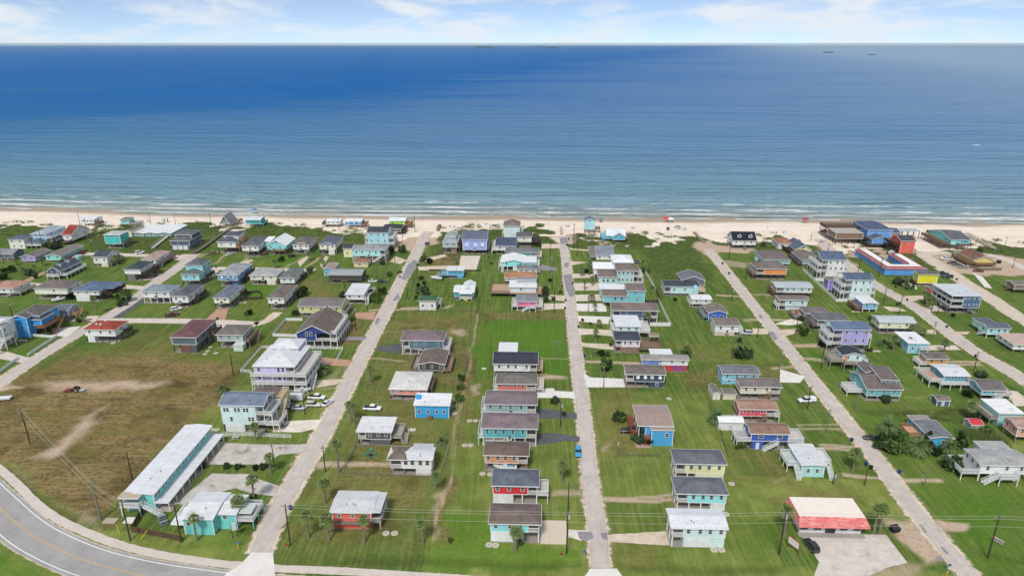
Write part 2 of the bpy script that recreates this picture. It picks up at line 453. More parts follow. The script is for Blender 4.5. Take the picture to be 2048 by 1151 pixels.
# tyre tracks and worn strips
for pts, w, amt in (([(1205, 994), (1350, 992)], .5, .7), ([(1205, 1001), (1350, 1000)], .5, .7), ([(1600, 850), (1690, 848)], .5, .6), ([(1600, 858), (1690, 858)], .5, .6), ([(1640, 890), (1712, 893)], .6, .7), ([(1640, 898), (1712, 900)], .6, .7),
                    ([(1690, 948), (1750, 955)], .6, .8), ([(1805, 958), (1880, 960)], .8, .8), ([(590, 925), (780, 930)], 1.2, .7), ([(640, 930), (700, 930)], 1.6, .5), ([(1880, 722), (1960, 724)], .5, .8), ([(1880, 728), (1960, 729)], .5, .8), ([(735, 715), (810, 722)], .6, .6), ([(740, 620), (850, 617)], 1.0, .7), ([(1098, 986), (1168, 990)], .8, .6), ([(1098, 982), (1168, 980)], .6, .5),
                    ([(1500, 588), (1570, 592)], 1.2, .6), ([(1435, 590), (1490, 593)], 1.0, .7), ([(1500, 638), (1600, 640)], 1.2, .7), ([(1590, 692), (1690, 688)], 1.8, .7), ([(1590, 715), (1660, 722)], 1.6, .6), ([(1560, 658), (1620, 665)], 1.4, .5), ([(1085, 715), (1140, 718)], .6, .5), ([(1170, 722), (1285, 726)], 1.2, .7), ([(1545, 736), (1600, 733)], 1.0, .6), ([(430, 527), (450, 508)], .8, .6), ([(475, 530), (495, 515)], .8, .6), ([(570, 535), (605, 515)], .8, .6), ([(610, 535), (640, 515)], .8, .6), ([(1370, 590), (1440, 600)], .3, .4), ([(395, 1095), (500, 1060)], .3, .0),
                    ([(1545, 965), (1600, 940)], .6, .4), ([(955, 628), (948, 680), (938, 730), (926, 770), (912, 850), (905, 930), (898, 950)], .5, .5), ([(900, 955), (878, 1020), (866, 1080)], .5, .6), ([(640, 620), (740, 560)], .0, .0)):
    if w <= 0: continue
    q = px_poly(pts); lo = q.min(0) - 6; hi = q.max(0) + 6; s_ = np.all((Pw > lo) & (Pw < hi), 1)
    m_dirt[s_] = np.maximum(m_dirt[s_], amt * np.clip(1.3 - line_d(Pg[s_] + wob[s_] * .25, q) / (w + .5), 0, 1))
# drainage ditches
Z = np.zeros(len(Pg)); m_ditch = np.zeros(len(Pg))
for pts in ([(60, 752), (128, 708), (150, 690)], [(485, 1080), (520, 1025), (535, 1010)], [(700, 1112), (800, 1120), (860, 1118), (1000, 1125), (1150, 1128)], [(1240, 1130), (1420, 1138), (1560, 1135)], [(770, 650), (800, 610)], [(20, 935), (90, 1005), (150, 1045)], [(1950, 1100), (2060, 1125)], [(735, 700), (765, 660)], [(620, 985), (640, 930)]):
    q = px_poly(pts); lo = q.min(0) - 6; hi = q.max(0) + 6; s_ = np.all((Pg > lo) & (Pg < hi), 1)
    k = np.clip(1 - line_d(Pg[s_] + wob[s_] * .2, q) / 1.9, 0, 1); m_ditch[s_] = np.maximum(m_ditch[s_], k)
Z -= 0.45 * m_ditch
# dunes: gentle humps towards the beach
dd = dune_y(Pg[:, 0]) - Pg[:, 1]
hump = np.clip(1 - np.abs(dd - 10) / 26, 0, 1) * (vnoise(Pg, 13, 8) - .35)
Z += np.maximum(0, hump) * 1.6 * (m_dirt < .4)
edge = np.clip((dd + 1 + (vnoise(Pg, 18, 6) - .5) * 34 + (vnoise(Pg, 6, 7) - .5) * 20) / 14, 0, 1)
wild = np.clip(1.25 - (dd - 4) / 40 + (vnoise(Pg, 20, 9) - .5) * .8, 0, 1)
for pts in ([(1270, 470), (1395, 475), (1440, 570), (1330, 560), (1300, 545)], [(110, 470), (340, 470), (440, 490), (330, 520), (200, 500)], [(1690, 822), (1960, 806), (1985, 850), (1850, 850)], [(880, 455), (905, 455), (890, 515), (855, 520)], [(1385, 500), (1440, 570), (1380, 560)]):
    wild = np.maximum(wild, .8 * soft(poly_sd(Pw, px_poly(pts)), 9))
# every lot is mown and watered in its own way
uu = Pg @ np.array([EX.x, EX.y]) + wob[:, 0] * .15; vv = Pg @ np.array([EY.x, EY.y]) + wob[:, 1] * .15
cols = np.digitize(uu, [-215, -172, -150, -108, -64, -24, 14, 56, 96, 136, 176, 222, 260]); rowi = np.floor((vv + cols * 6.1) / 17.3).astype(int)
lot_t = np.random.RandomState(77).rand(64, 64)[cols % 64, rowi % 64]
lot_t = lot_t * np.where(vv > 205, .32, 1.0)
me = bpy.data.meshes.new("ground")
idx = np.arange(NX * NY).reshape(NY, NX)
F = np.stack([idx[:-1, :-1], idx[:-1, 1:], idx[1:, 1:], idx[1:, :-1]], -1).reshape(-1, 4)
me.from_pydata(np.column_stack([Pg, Z]).tolist(), [], F.tolist())
me.polygons.foreach_set("use_smooth", [True] * len(me.polygons))
ca = me.color_attributes.new("patch", 'FLOAT_COLOR', 'POINT')
ca.data.foreach_set("color", np.column_stack([m_dry, m_dirt, m_lush, edge]).ravel())
cb = me.color_attributes.new("growth", 'FLOAT_COLOR', 'POINT')
cb.data.foreach_set("color", np.column_stack([wild, m_ditch, lot_t, np.ones(len(Pg))]).ravel())

def sand_color(t, g):
    n1 = t.noise(g, .12, 6, .6); n2 = t.noise(g, 1.4, 5, .65)
    c = t.mix(t.ramp(n1, .35, .68), lin('#dcc8b2'), lin('#efe2d3'))
    return t.mix(t.math('MULTIPLY', t.ramp(n2, .5, .75), .35), c, lin('#b7a08a'))
t = NT("lawn_and_dirt"); g = t.pos()
at = t.new("ShaderNodeAttribute", attribute_name="patch"); sepc = t.new("ShaderNodeSeparateColor"); t.l.new(at.outputs["Color"], sepc.inputs[0])
at2 = t.new("ShaderNodeAttribute", attribute_name="growth"); sep2 = t.new("ShaderNodeSeparateColor"); t.l.new(at2.outputs["Color"], sep2.inputs[0])
n_big = t.noise(g, .022, 5, .6, .4); n_mid = t.noise(g, .13, 5, .6, .3); n_s = t.noise(g, .9, 5, .65); n_f = t.noise(t.mapv(g, (1, 1.6, 1)), 3.4, 4, .7)
tone = t.math('ADD', t.math('MULTIPLY', sep2.outputs[2], .75), t.math('MULTIPLY', n_big, .55))
green = t.mix(t.ramp(tone, .30, .95), lin('#46662a'), lin('#89944c'))
green = t.mix(t.math('MULTIPLY', t.ramp(n_mid, .40, .62), .55), green, lin('#4f6626'))
green = t.mix(t.math('MULTIPLY', t.ramp(t.noise(g, .3, 6, .68, .5), .54, .70), .40), green, lin('#98955a'))
green = t.mix(t.math('MULTIPLY', t.ramp(t.noise(g, .07, 5, .6, .6), .54, .66), .55), green, lin('#4a6223'))
green = t.mix(t.math('MULTIPLY', t.ramp(n_s, .54, .72), .32), green, lin('#a09e62'))
green = t.mix(t.math('MULTIPLY', t.ramp(n_f, .48, .66), .50), green, lin('#40561f'))
mowf = t.noise(t.mapv(g, (1.1, .05, 1), (0, 0, -PHI)), 1.0, 2, .5)
green = t.mix(t.math('MULTIPLY', t.ramp(mowf, .47, .60), .22), green, lin('#a6a45e'))
def grow(a, n, lo=.28, hi=.72): # ragged edge from the noise
    return t.ramp(t.math('ADD', a, t.math('MULTIPLY', t.math('SUBTRACT', n, .5), .9)), lo, hi)
c = t.mix(t.math('MULTIPLY', grow(sepc.outputs[2], n_mid, .2, .8), .65), green, t.mix(t.ramp(n_s, .3, .7), lin('#466c1c'), lin('#5f8a28')))
rowf = t.noise(t.mapv(g, (.10, .85, 1), (0, 0, .05)), 1.0, 6, .68, 1.6)
dry = t.mix(t.ramp(n_mid, .3, .7), lin('#54432a'), lin('#6f5c3a'))
dry = t.mix(t.math('MULTIPLY', t.ramp(t.math('ADD', t.math('MULTIPLY', rowf, .9), n_s), .84, 1.25), .5), dry, lin('#b09c6c'))
dry = t.mix(t.math('MULTIPLY', t.ramp(t.noise(g, .06, 5, .65, .6), .48, .62), .75), dry, lin('#463822'))
dry = t.mix(t.math('MULTIPLY', t.ramp(t.noise(t.mapv(g, (.035, .16, 1), (0, 0, .12)), 1.0, 5, .65, 1.2), .47, .60), .6), dry, lin('#6c6a34'))
dry = t.mix(t.math('MULTIPLY', t.ramp(n_f, .50, .64), .24), dry, lin('#a89668'))
c = t.mix(t.math('MULTIPLY', grow(sepc.outputs[0], n_mid, .05, .75), 1.0), c, dry)
wildc = t.mix(t.ramp(t.noise(g, .32, 6, .7), .36, .66), lin('#33411f'), lin('#616e36'))
wildc = t.mix(t.math('MULTIPLY', t.ramp(t.noise(g, .5, 5, .7), .55, .7), .6), wildc, lin('#9a8f63'))
c = t.mix(t.math('MULTIPLY', grow(sep2.outputs[0], n_s, .3, .7), .8), c, wildc)
c = t.mix(t.math('MULTIPLY', sep2.outputs[1], .5), c, lin('#4a4f28'))
dirt = t.mix(t.ramp(n_s, .3, .7), lin('#a98e74'), lin('#cdb8a2')); dirt = t.mix(t.math('MULTIPLY', t.ramp(n_f, .45, .7), .5), dirt, lin('#d9cbb8'))
c = t.mix(grow(sepc.outputs[1], n_f, .3, .7), c, dirt)
hgt = t.math('ADD', t.math('MULTIPLY', n_f, .6), t.math('MULTIPLY', t.math('MULTIPLY', n_s, sep2.outputs[0]), 3.0))
t.bump(hgt, .8, .25)
t.base(c, .95, .1)
tr = t.new("ShaderNodeBsdfTransparent"); mx = t.new("ShaderNodeMixShader")
al = t.ramp(t.math('ADD', at.outputs["Alpha"], t.math('MULTIPLY', t.math('SUBTRACT', t.noise(g, .45, 6, .7), .5), .9)), .42, .58)
t.l.new(al, mx.inputs[0]); t.l.new(tr.outputs[0], mx.inputs[1]); t.l.new(t.b.outputs[0], mx.inputs[2]); t.l.new(mx.outputs[0], t.out.inputs[0])
me.materials.append(t.m)
struct(add("ground", me), "grass lawns, dry field and dune growth around the houses")
# land behind and beside the camera, so that the ground goes on
MB().poly([(-2600, -1500, -.02), (2600, -1500, -.02), (2600, gy0 + .5, -.02), (-2600, gy0 + .5, -.02)]).build("land", None)
o_ = bpy.data.objects["land"]; t2 = NT("far_lawn"); g2 = t2.pos(); t2.base(t2.mix(t2.ramp(t2.noise(g2, .03, 6), .35, .65), lin('#566f2c'), lin('#75873f')), .95, .1); o_.data.materials.append(t2.m); struct(o_, "grassland beyond the highway")

# beach
bx = np.concatenate([[-9000, -2600, -900], np.arange(-460, 470, 3.0), [900, 2600, 9000]]); bt = np.linspace(0, 1, 70)
Xb = np.repeat(bx[None, :], 70, 0); y_in = dune_y(bx) - 55; y_out = shore_y(bx) + 40
Yb = y_in[None, :] + (y_out - y_in)[None, :] * bt[:, None]
Pb = np.stack([Xb.ravel(), Yb.ravel()], 1)
dsh = shore_y(Pb[:, 0]) - Pb[:, 1]
Zb = SEA_Z + np.where(dsh > 0, np.minimum(dsh * .030, 1.16), dsh * .030) + (vnoise(Pb, 14, 21) - .5) * .16 + (vnoise(Pb, 37, 22) - .5) * .22
Zb = np.minimum(Zb, -0.06 - (vnoise(Pb, 4, 23)) * .04)
mb = bpy.data.meshes.new("beach"); ib = np.arange(len(Pb)).reshape(Xb.shape)
mb.from_pydata(np.column_stack([Pb, Zb]).tolist(), [], np.stack([ib[:-1, :-1], ib[:-1, 1:], ib[1:, 1:], ib[1:, :-1]], -1).reshape(-1, 4).tolist())
mb.polygons.foreach_set("use_smooth", [True] * len(mb.polygons))
wa = mb.color_attributes.new("wet", 'FLOAT_COLOR', 'POINT')
wet = np.clip(1 - (dsh - (vnoise(Pb, 30, 25)) * 9) / 7.0, 0, 1); track = np.exp(-((dsh - 27 - (vnoise(Pb, 60, 26) - .5) * 8) / 5.0) ** 2)
wa.data.foreach_set("color", np.column_stack([wet, track, wet * 0, wet * 0 + 1]).ravel())
t = NT("beach_sand"); g = t.pos(); at = t.new("ShaderNodeAttribute", attribute_name="wet"); sp = t.new("ShaderNodeSeparateColor"); t.l.new(at.outputs["Color"], sp.inputs[0])
sd0 = sand_color(t, g)
streak = t.noise(t.mapv(g, (.012, .22, 1), (0, 0, .055)), 1.0, 6, .65)
sd0 = t.mix(t.math('MULTIPLY', t.ramp(streak, .42, .62), .5), sd0, lin('#f3e8da'))
sd0 = t.mix(t.math('MULTIPLY', sp.outputs[1], .45), sd0, lin('#f0e6da'))
sd0 = t.mix(t.math('MULTIPLY', t.ramp(t.noise(g, .3, 6, .7), .62, .75), .4), sd0, lin('#a08a72'))
sd0 = t.mix(sp.outputs[0], sd0, lin('#a9957f'))
rgh = t.math('SUBTRACT', .95, t.math('MULTIPLY', sp.outputs[0], .5)); t.base(sd0, .9, .2); t.l.new(rgh, t.b.inputs["Roughness"]); t.bump(t.noise(g, 1.2, 5), .4, .1)
mb.materials.append(t.m); struct(add("beach", mb), "pale sandy beach")

# sea: one sheet out to the horizon
far = 40000.0
sxs = np.concatenate([[-60000, -20000, -6000, -2000, -900], np.linspace(-520, 520, 90), [900, 2000, 6000, 20000, 60000]])
off = np.concatenate([np.linspace(-30, 160, 80), [200, 300, 500, 900, 1800, 4000, 9000, 20000, far]])
Xs = np.repeat(sxs[None, :], len(off), 0); Ys = np.interp(sxs, SHORE[:, 0], SHORE[:, 1])[None, :] + off[:, None]
Ps = np.stack([Xs.ravel(), Ys.ravel()], 1)
ds = Ps[:, 1] - shore_y(Ps[:, 0])
sw = np.sin(ds * .42 + (vnoise(Ps, 60, 31) - .5) * 9) * np.clip(1 - ds / 140, 0, 1) * np.clip((ds + 4) / 14, 0, 1) * .28
ms = bpy.data.meshes.new("sea"); i_s = np.arange(len(Ps)).reshape(Xs.shape)
ms.from_pydata(np.column_stack([Ps, SEA_Z + sw]).tolist(), [], np.stack([i_s[:-1, :-1], i_s[:-1, 1:], i_s[1:, 1:], i_s[1:, :-1]], -1).reshape(-1, 4).tolist())
ms.polygons.foreach_set("use_smooth", [True] * len(ms.polygons))
sa = ms.color_attributes.new("shoredist", 'FLOAT_COLOR', 'POINT')
sa.data.foreach_set("color", np.column_stack([ds, ds, ds, np.ones(len(ds))]).ravel())
t = NT("sea_water"); g = t.pos(); at = t.new("ShaderNodeAttribute", attribute_name="shoredist"); spx = t.new("ShaderNodeSeparateColor"); t.l.new(at.outputs["Color"], spx.inputs[0]); dsn = spx.outputs[0]
far_n = t.noise(t.mapv(g, (.0012, .0035, 1)), 1.0, 5, .6); mid_n = t.noise(t.mapv(g, (.006, .02, 1)), 1.0, 5, .62)
dlog = t.math('LOGARITHM', t.math('MAXIMUM', dsn, 1.0), 10.0)
k1 = t.ramp(t.math('ADD', t.math('DIVIDE', dlog, 4.0), t.math('MULTIPLY', t.math('SUBTRACT', mid_n, .5), .10)), .40, .66)
col = t.mix(k1, lin('#7da3a8'), lin('#4583aa'))
k2 = t.ramp(t.math('DIVIDE', dlog, 4.0), .56, .78); col = t.mix(k2, col, lin('#086ab4'))
# water colour ramped paler to the east, with a wandering edge
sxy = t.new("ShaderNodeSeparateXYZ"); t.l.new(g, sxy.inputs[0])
pale_side = t.math('ADD', t.math('MULTIPLY', sxy.outputs[0], .95), t.math('MULTIPLY', sxy.outputs[1], -.31))
pale_side = t.math('ADD', t.math('DIVIDE', pale_side, 1900.0), t.math('MULTIPLY', t.math('SUBTRACT', far_n, .5), .9))
col = t.mix(t.math('MULTIPLY', t.ramp(t.math('ADD', t.math('MULTIPLY', pale_side, .7), .5), .12, .95), .9), col, lin('#9cb6cc'))
col = t.mix(t.math('MULTIPLY', t.ramp(far_n, .52, .70), .32), col, lin('#4a86a6'))
col = t.mix(t.math('MULTIPLY', t.ramp(mid_n, .56, .73), .22), col, lin('#7098a4'))
shal = t.ramp(t.math('DIVIDE', dsn, 40.0), .0, 1.0); col = t.mix(shal, lin('#a0a69c'), col)
# foam: short broken crests lying along the shore, in three bands
foam = None
for (c0, wd, thr, sx, sy, seed) in ((2.5, 3.5, .34, .02, .26, 1.0), (14, 6, .38, .022, .15, 7.0), (28, 8, .40, .026, .13, 3.0), (46, 10, .47, .03, .13, 9.0)):
    band = t.math('SUBTRACT', 1.0, t.math('ABSOLUTE', t.math('DIVIDE', t.math('SUBTRACT', dsn, c0), wd)), clamp=True)
    nn = t.noise(t.mapv(g, (sx, sy, 1), (0, 0, .055), (seed, seed * 3, 0)), 1.0, 6, .66)
    fm = t.ramp(t.math('ADD', nn, t.math('MULTIPLY', t.math('SUBTRACT', band, 1.0), .35)), thr, thr + .07)
    foam = fm if foam is None else t.math('MAXIMUM', foam, fm)
brk = t.noise(t.mapv(g, (.5, 1.4, 1)), 1.0, 4, .7); foam = t.math('MULTIPLY', foam, t.ramp(brk, .30, .50))
near = t.math('LESS_THAN', dsn, 75.0); foam = t.math('MULTIPLY', foam, near)
film = t.math('MULTIPLY', t.ramp(t.noise(t.mapv(g, (.04, .10, 1)), 1.0, 6, .7), .5, .68), t.math('SUBTRACT', 1.0, t.math('DIVIDE', dsn, 70.0), clamp=True))
col = t.mix(t.math('MULTIPLY', film, .9), col, lin('#d5dad8'))
col = t.mix(foam, col, (.85, .87, .88))
t.base(col, .55, .03); t.b.inputs["IOR"].default_value = 1.33
w1 = t.noise(t.mapv(g, (.035, .16, 1), (0, 0, .06)), 1.0, 4, .6); w2 = t.noise(t.mapv(g, (.12, .55, 1), (0, 0, .03)), 1.0, 3, .6); w3 = t.noise(t.mapv(g, (.006, .035, 1), (0, 0, .05)), 1.0, 4, .6)
hh = t.math('ADD', t.math('ADD', t.math('MULTIPLY', w1, 1.6), t.math('MULTIPLY', w2, .7)), t.math('MULTIPLY', w3, 5.0))
t.bump(hh, 1.0, 5.0)
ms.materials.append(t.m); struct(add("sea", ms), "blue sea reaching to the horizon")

# ------------------------------------------------------------------ roads, paths, drives (flat sheets, a few millimetres apart)
def smooth_line(pts, n=6):
    P = [Vector(p) for p in pts]; out = []
    for i in range(len(P) - 1):
        p0 = P[max(0, i - 1)]; p1 = P[i]; p2 = P[i + 1]; p3 = P[min(len(P) - 1, i + 2)]
        for k in range(n):
            s_ = k / n
            out.append(.5 * ((2 * p1) + (p2 - p0) * s_ + (2 * p0 - 5 * p1 + 4 * p2 - p3) * s_ ** 2 + (3 * p1 - p0 - 3 * p2 + p3) * s_ ** 3))
    out.append(P[-1]); return out
def ribbon(name, pts_px, w, z, mat, ragged=.6, world=False, wob=.2, label=None, n=6):
    """strip along a line; attribute 'rim' falls to 0 at the edges so that the material can fray there"""
    L = smooth_line([Vector((*p, 0)) if world else G(*p) for p in pts_px], n)
    rr = random.Random(crc(name + str(len(pts_px)) + str(pts_px[0])))
    v, f, a = [], [], []
    for i, p in enumerate(L):
        d = (L[min(i + 1, len(L) - 1)] - L[max(i - 1, 0)]); d.z = 0; d.normalize(); s_ = Vector((d.y, -d.x, 0))
        ww = w / 2 * (1 + rr.uniform(-wob, wob) * .3)
        for q, al in ((-ww - ragged, 0), (-ww + ragged, 1), (0, 1), (ww - ragged, 1), (ww + ragged, 0)):
            v.append((p.x + s_.x * q, p.y + s_.y * q, z)); a.append(al if ragged else 1)
    for i in range(len(L) - 1):
        for k in range(4): f.append((i * 5 + k, (i + 1) * 5 + k, (i + 1) * 5 + k + 1, i * 5 + k + 1))
    m_ = bpy.data.meshes.new(name); m_.from_pydata(v, [], [tuple(reversed(q)) for q in f]); m_.materials.append(mat)
    at_ = m_.attributes.new("rim", 'FLOAT', 'POINT'); at_.data.foreach_set("value", a)
    return struct(add(name, m_), label)
def patch(name, pts_px, z, mat, ragged=.4, label=None):
    P = [G(*p) for p in pts_px]
    c = sum(P, Vector()) / len(P); n = len(P)
    area = sum(P[i].x * P[(i + 1) % n].y - P[(i + 1) % n].x * P[i].y for i in range(n))
    if area < 0: P.reverse()
    Q = []
    for i in range(n):                                       # more points on the rim, slightly uneven
        a, b = P[i], P[(i + 1) % n]; k = max(1, int((b - a).length / 2.0))
        for j in range(k): Q.append(a + (b - a) * (j / k))
    rr = random.Random(crc(name + str(pts_px[0]))); n = len(Q)
    v, f, at_v = [], [], []
    for i in range(n):
        t_ = (Q[(i + 1) % n] - Q[i - 1]); t_.normalize(); nrm = Vector((t_.y, -t_.x, 0))
        r_ = rr.uniform(.6, 1.2) * ragged
        v.append(tuple(Q[i] + nrm * r_)); v.append(tuple(Q[i] - nrm * r_)); at_v += [0 if ragged else 1, 1]
    for i in range(n):
        j = (i + 1) % n; f.append((2 * i, 2 * j, 2 * j + 1, 2 * i + 1))
    f.append(tuple(2 * i + 1 for i in range(n)))
    m_ = bpy.data.meshes.new(name); m_.from_pydata([(q[0], q[1], z) for q in v], [], f); m_.materials.append(mat)
    at_ = m_.attributes.new("rim", 'FLOAT', 'POINT'); at_.data.foreach_set("value", at_v)
    return struct(add(name, m_), label)
def surface(name, c0, c1, c2=None, rough=.9, fray=True, crack=.0, amt=.5, scale=.35, joint=1.0, streak=0):
    t = NT(name); g = t.pos()
    n1 = t.noise(g, scale, 6, .62, .3); n2 = t.noise(g, 3.0, 5, .7)
    c = t.mix(t.ramp(n1, .34, .66), lin(c0), lin(c1))
    c = t.mix(t.math('MULTIPLY', t.ramp(n2, .45, .75), .30), c, tuple(v * .78 for v in lin(c0)))
    if streak: c = t.mix(t.math('MULTIPLY', t.ramp(t.noise(t.mapv(g, (.9, .04, 1), (0, 0, streak)), 1.0, 4, .6), .45, .68), .45), c, tuple(v * .82 for v in lin(c0)))
    if c2: c = t.mix(t.math('MULTIPLY', t.ramp(t.noise(g, .16, 6, .65, .8), .54, .66), amt), c, lin(c2))
    if crack:                                                # slab joints, and fine wandering cracks
        sx = t.new("ShaderNodeSeparateXYZ"); t.l.new(t.mapv(g, (1, 1, 1), (0, 0, PHI)), sx.inputs[0])
        j = t.math('MAXIMUM', t.math('LESS_THAN', t.math('FRACT', t.math('DIVIDE', sx.outputs[0], 4.6)), .018), t.math('LESS_THAN', t.math('FRACT', t.math('DIVIDE', sx.outputs[1], 4.6)), .018))
        cr = t.math('LESS_THAN', t.math('ABSOLUTE', t.math('SUBTRACT', t.noise(g, .25, 7, .62), .5)), .006)
        c = t.mix(t.math('MULTIPLY', t.math('MAXIMUM', t.math('MULTIPLY', j, joint), cr), crack), c, tuple(v * .5 for v in lin(c0)))
    t.bump(n2, .2, .03); t.base(c, rough, .25)
    if fray:
        at = t.new("ShaderNodeAttribute", attribute_name="rim")
        al = t.ramp(t.math('ADD', at.outputs["Fac"], t.math('MULTIPLY', t.math('SUBTRACT', t.noise(g, .55, 8, .74), .5), 1.3)), .40, .60)
        tr = t.new("ShaderNodeBsdfTransparent"); mx = t.new("ShaderNodeMixShader")
        t.l.new(al, mx.inputs[0]); t.l.new(tr.outputs[0], mx.inputs[1]); t.l.new(t.b.outputs[0], mx.inputs[2]); t.l.new(mx.outputs[0], t.out.inputs[0])
    return t.m
M_ASPH = surface('old_asphalt', '#bfb5ae', '#cfc5be', '#aba19b', crack=.35, joint=0, streak=-PHI); M_SAND = surface('sandy_shoulder', '#c6b39c', '#ded0bd', '#b09e85'); M_NEWA = surface('dark_asphalt_patch', '#86848a', '#98959a'); M_BLACK = surface('black_asphalt', '#55565a', '#66676b')
M_HWY = surface('highway_asphalt', '#9c9997', '#adaaa8', '#8d8a89', crack=.3, scale=.12, joint=0); M_PATH = surface('path_concrete', '#c9beb4', '#d6cbc1', '#b7aba0', fray=True); M_CONC = surface('white_concrete', '#dcd7d1', '#e8e4df', '#cac3bb', crack=.2); M_TANC = surface('tan_concrete', '#cfc2b2', '#ddd1c2', '#bdaf9e'); M_SHELL = surface('crushed_shell', '#e0d6c8', '#ece5da', '#c3b49f', scale=.8); M_STAIN = surface('stained_concrete', '#b9b1a9', '#cfc8c1', '#726b66', crack=.5, amt=.8); M_LOT = surface('pale_parking_concrete', '#cbc2b8', '#dcd4ca', '#a99d92', crack=.4); M_BRICK = surface('brick_paving', '#b08a74', '#c39c86', '#9c7a68')
ZS, ZR, ZP, ZD = .012, .020, .028, .016
ROADS = dict(
    left_street=([(-90, 838), (14, 755), (127, 683), (207, 639), (268, 600), (300, 573), (345, 542), (372, 522), (388, 508)], 5.0, 'pale street running from the left edge towards the boardwalk'),
    sandy_street=([(519, 1106), (525, 1092), (555, 1021), (596, 951), (647, 863), (700, 760), (740, 683), (777, 613), (803, 560), (825, 523), (845, 479), (858, 463)], 4.5, 'patched sandy street to the left of the centre'),
    middle_street=([(1202, 1135), (1199, 1110), (1196, 1065), (1184, 988), (1177, 931), (1169, 845), (1156, 740), (1142, 613), (1136, 560), (1133, 523), (1127, 488), (1127, 472)], 3.9, 'straight narrow street right of the centre'),
    diagonal_street=([(1990, 1215), (1939, 1151), (1835, 1027), (1763, 931), (1729, 889), (1681, 828), (1610, 740), (1565, 683), (1509, 613), (1467, 560), (1437, 523), (1416, 498)], 3.8, 'street running up from the lower right corner'),
    outer_street=([(2140, 815), (2080, 780), (2022, 743), (1947, 700), (1889, 658), (1828, 612), (1760, 575), (1715, 545), (1668, 508), (1640, 478)], 4.8, 'street near the right edge passing the motel court'),
    sand_road=([(2200, 720), (2048, 640), (1990, 602), (1925, 562), (1880, 532), (1840, 506)], 6.4, 'sand road at the far right'))
for nm, (pts, w, lb) in ROADS.items():
    ribbon(nm + '_shoulder', pts, w + (1.5 if nm in ('middle_street', 'left_street') else 2.2), ZS, M_SAND, 1.7, label='sandy shoulder of the ' + nm.replace('_', ' '))
    ribbon(nm, pts, w, ZR, M_ASPH if nm != 'sand_road' else surface('sand_road_mat', '#c6b8a6', '#d6c9b8', '#b3a28c'), .45, label=lb)
for nm, pts, w in (('cross_street', [(200, 641), (330, 641), (440, 644), (515, 648)], 4.6), ('lane', [(146, 507), (200, 508), (300, 511), (375, 514)], 4.4), ('back_street', [(395, 536), (480, 537), (560, 539), (630, 541)], 4.4), ('side_lane', [(-40, 563), (40, 567), (90, 570), (180, 573), (245, 573), (290, 576)], 4.0), ('sand_lane', [(510, 648), (535, 640), (556, 624)], 3.4), ('corner_lane', [(1840, 508), (1900, 505), (1990, 512), (2060, 540)], 5.0)):
    ribbon(nm + '_shoulder', pts, w + 1.0, ZS + .002, M_SAND, 1.0); ribbon(nm, pts, w, ZR + .002, M_SAND if nm == 'sand_lane' else M_PATH, .4)
# darker repair patches in the streets
for i, pts in enumerate(([(815, 530), (828, 519), (836, 523), (826, 545), (812, 560), (803, 558)], [(785, 600), (796, 585), (800, 596), (790, 602)], [(751, 640), (757, 632), (760, 640), (755, 648), (750, 648)], [(1126, 549), (1143, 548), (1147, 570), (1149, 590), (1140, 594), (1132, 578)], [(1119, 476), (1134, 474), (1136, 486), (1122, 488)], [(1127, 532), (1131, 524), (1138, 525), (1137, 536)], [(1535, 664), (1545, 662), (1556, 676), (1550, 680)], [(1517, 628), (1524, 630), (1526, 638), (1518, 634)], [(1839, 1048), (1843, 1048), (1854, 1064), (1850, 1064)], [(1881, 1093), (1886, 1093), (1897, 1106), (1893, 1108)], [(1870, 1112), (1882, 1112), (1890, 1120), (1880, 1122)], [(1155, 1062), (1182, 1062), (1188, 1074), (1172, 1082), (1158, 1076)], [(1200, 1065), (1214, 1064), (1216, 1080), (1205, 1076)])):
    patch('road_patch', pts, ZP, M_NEWA, .16)
# highway bend, its lines and the path beside it
HWY = [(-90, 925), (-40, 976), (0, 1015), (30, 1043), (65, 1070), (105, 1092), (140, 1108), (180, 1123), (230, 1137), (290, 1150), (380, 1164), (520, 1180), (800, 1197), (1100, 1208), (1500, 1220), (2100, 1240)]
LW = [G(*p) for p in HWY]; hl = smooth_line(LW, 6)
def offset(L, d):
    out = []
    for i, p in enumerate(L):
        q = (L[min(i + 1, len(L) - 1)] - L[max(i - 1, 0)]); q.z = 0; q.normalize(); out.append((p.x - q.y * d, p.y + q.x * d))
    return out
ribbon('highway', [(p.x, p.y) for p in hl[::3]], 9.6, ZR, M_HWY, .2, True, 0, 'curving grey highway in the lower left corner')
ribbon('highway_verge', [(p.x, p.y) for p in hl[::3]], 10.2, ZS, M_SAND, .6, True, 0)
M_WL = surface('white_road_paint', '#e6e6e2', '#f0f0ee', fray=False); M_YL = surface('yellow_road_paint', '#cfa868', '#d8b478', fray=False)
for d, w, mt, nm in ((4.0, .22, M_WL, 'white_edge_line'), (-4.0, .22, M_WL, 'white_edge_line'), (.15, .11, M_YL, 'yellow_centre_line'), (-.15, .11, M_YL, 'yellow_centre_line')):
    ribbon(nm, offset(hl, d)[::3], w, ZP, mt, 0, True, 0)
ribbon('bike_path', [(-60, 890), (-20, 922), (17, 952), (44, 977), (76, 1009), (123, 1041), (176, 1065), (228, 1085), (299, 1104), (360, 1115), (440, 1126), (500, 1131), (560, 1136), (640, 1139), (720, 1143), (860, 1152), (1000, 1160), (1300, 1168), (2100, 1190)], 2.3, ZR + .003, M_PATH, .2, label='pale concrete path beside the highway')
patch('street_apron', [(503, 1104), (546, 1104), (550, 1151), (552, 1180), (430, 1180), (452, 1146), (480, 1128)], ZP + .006, M_CONC, .1, 'white concrete apron where the sandy street meets the highway')
patch('street_apron', [(1180, 1136), (1234, 1136), (1255, 1165), (1160, 1165)], ZP + .006, M_CONC, .1, 'white concrete apron of the middle street')
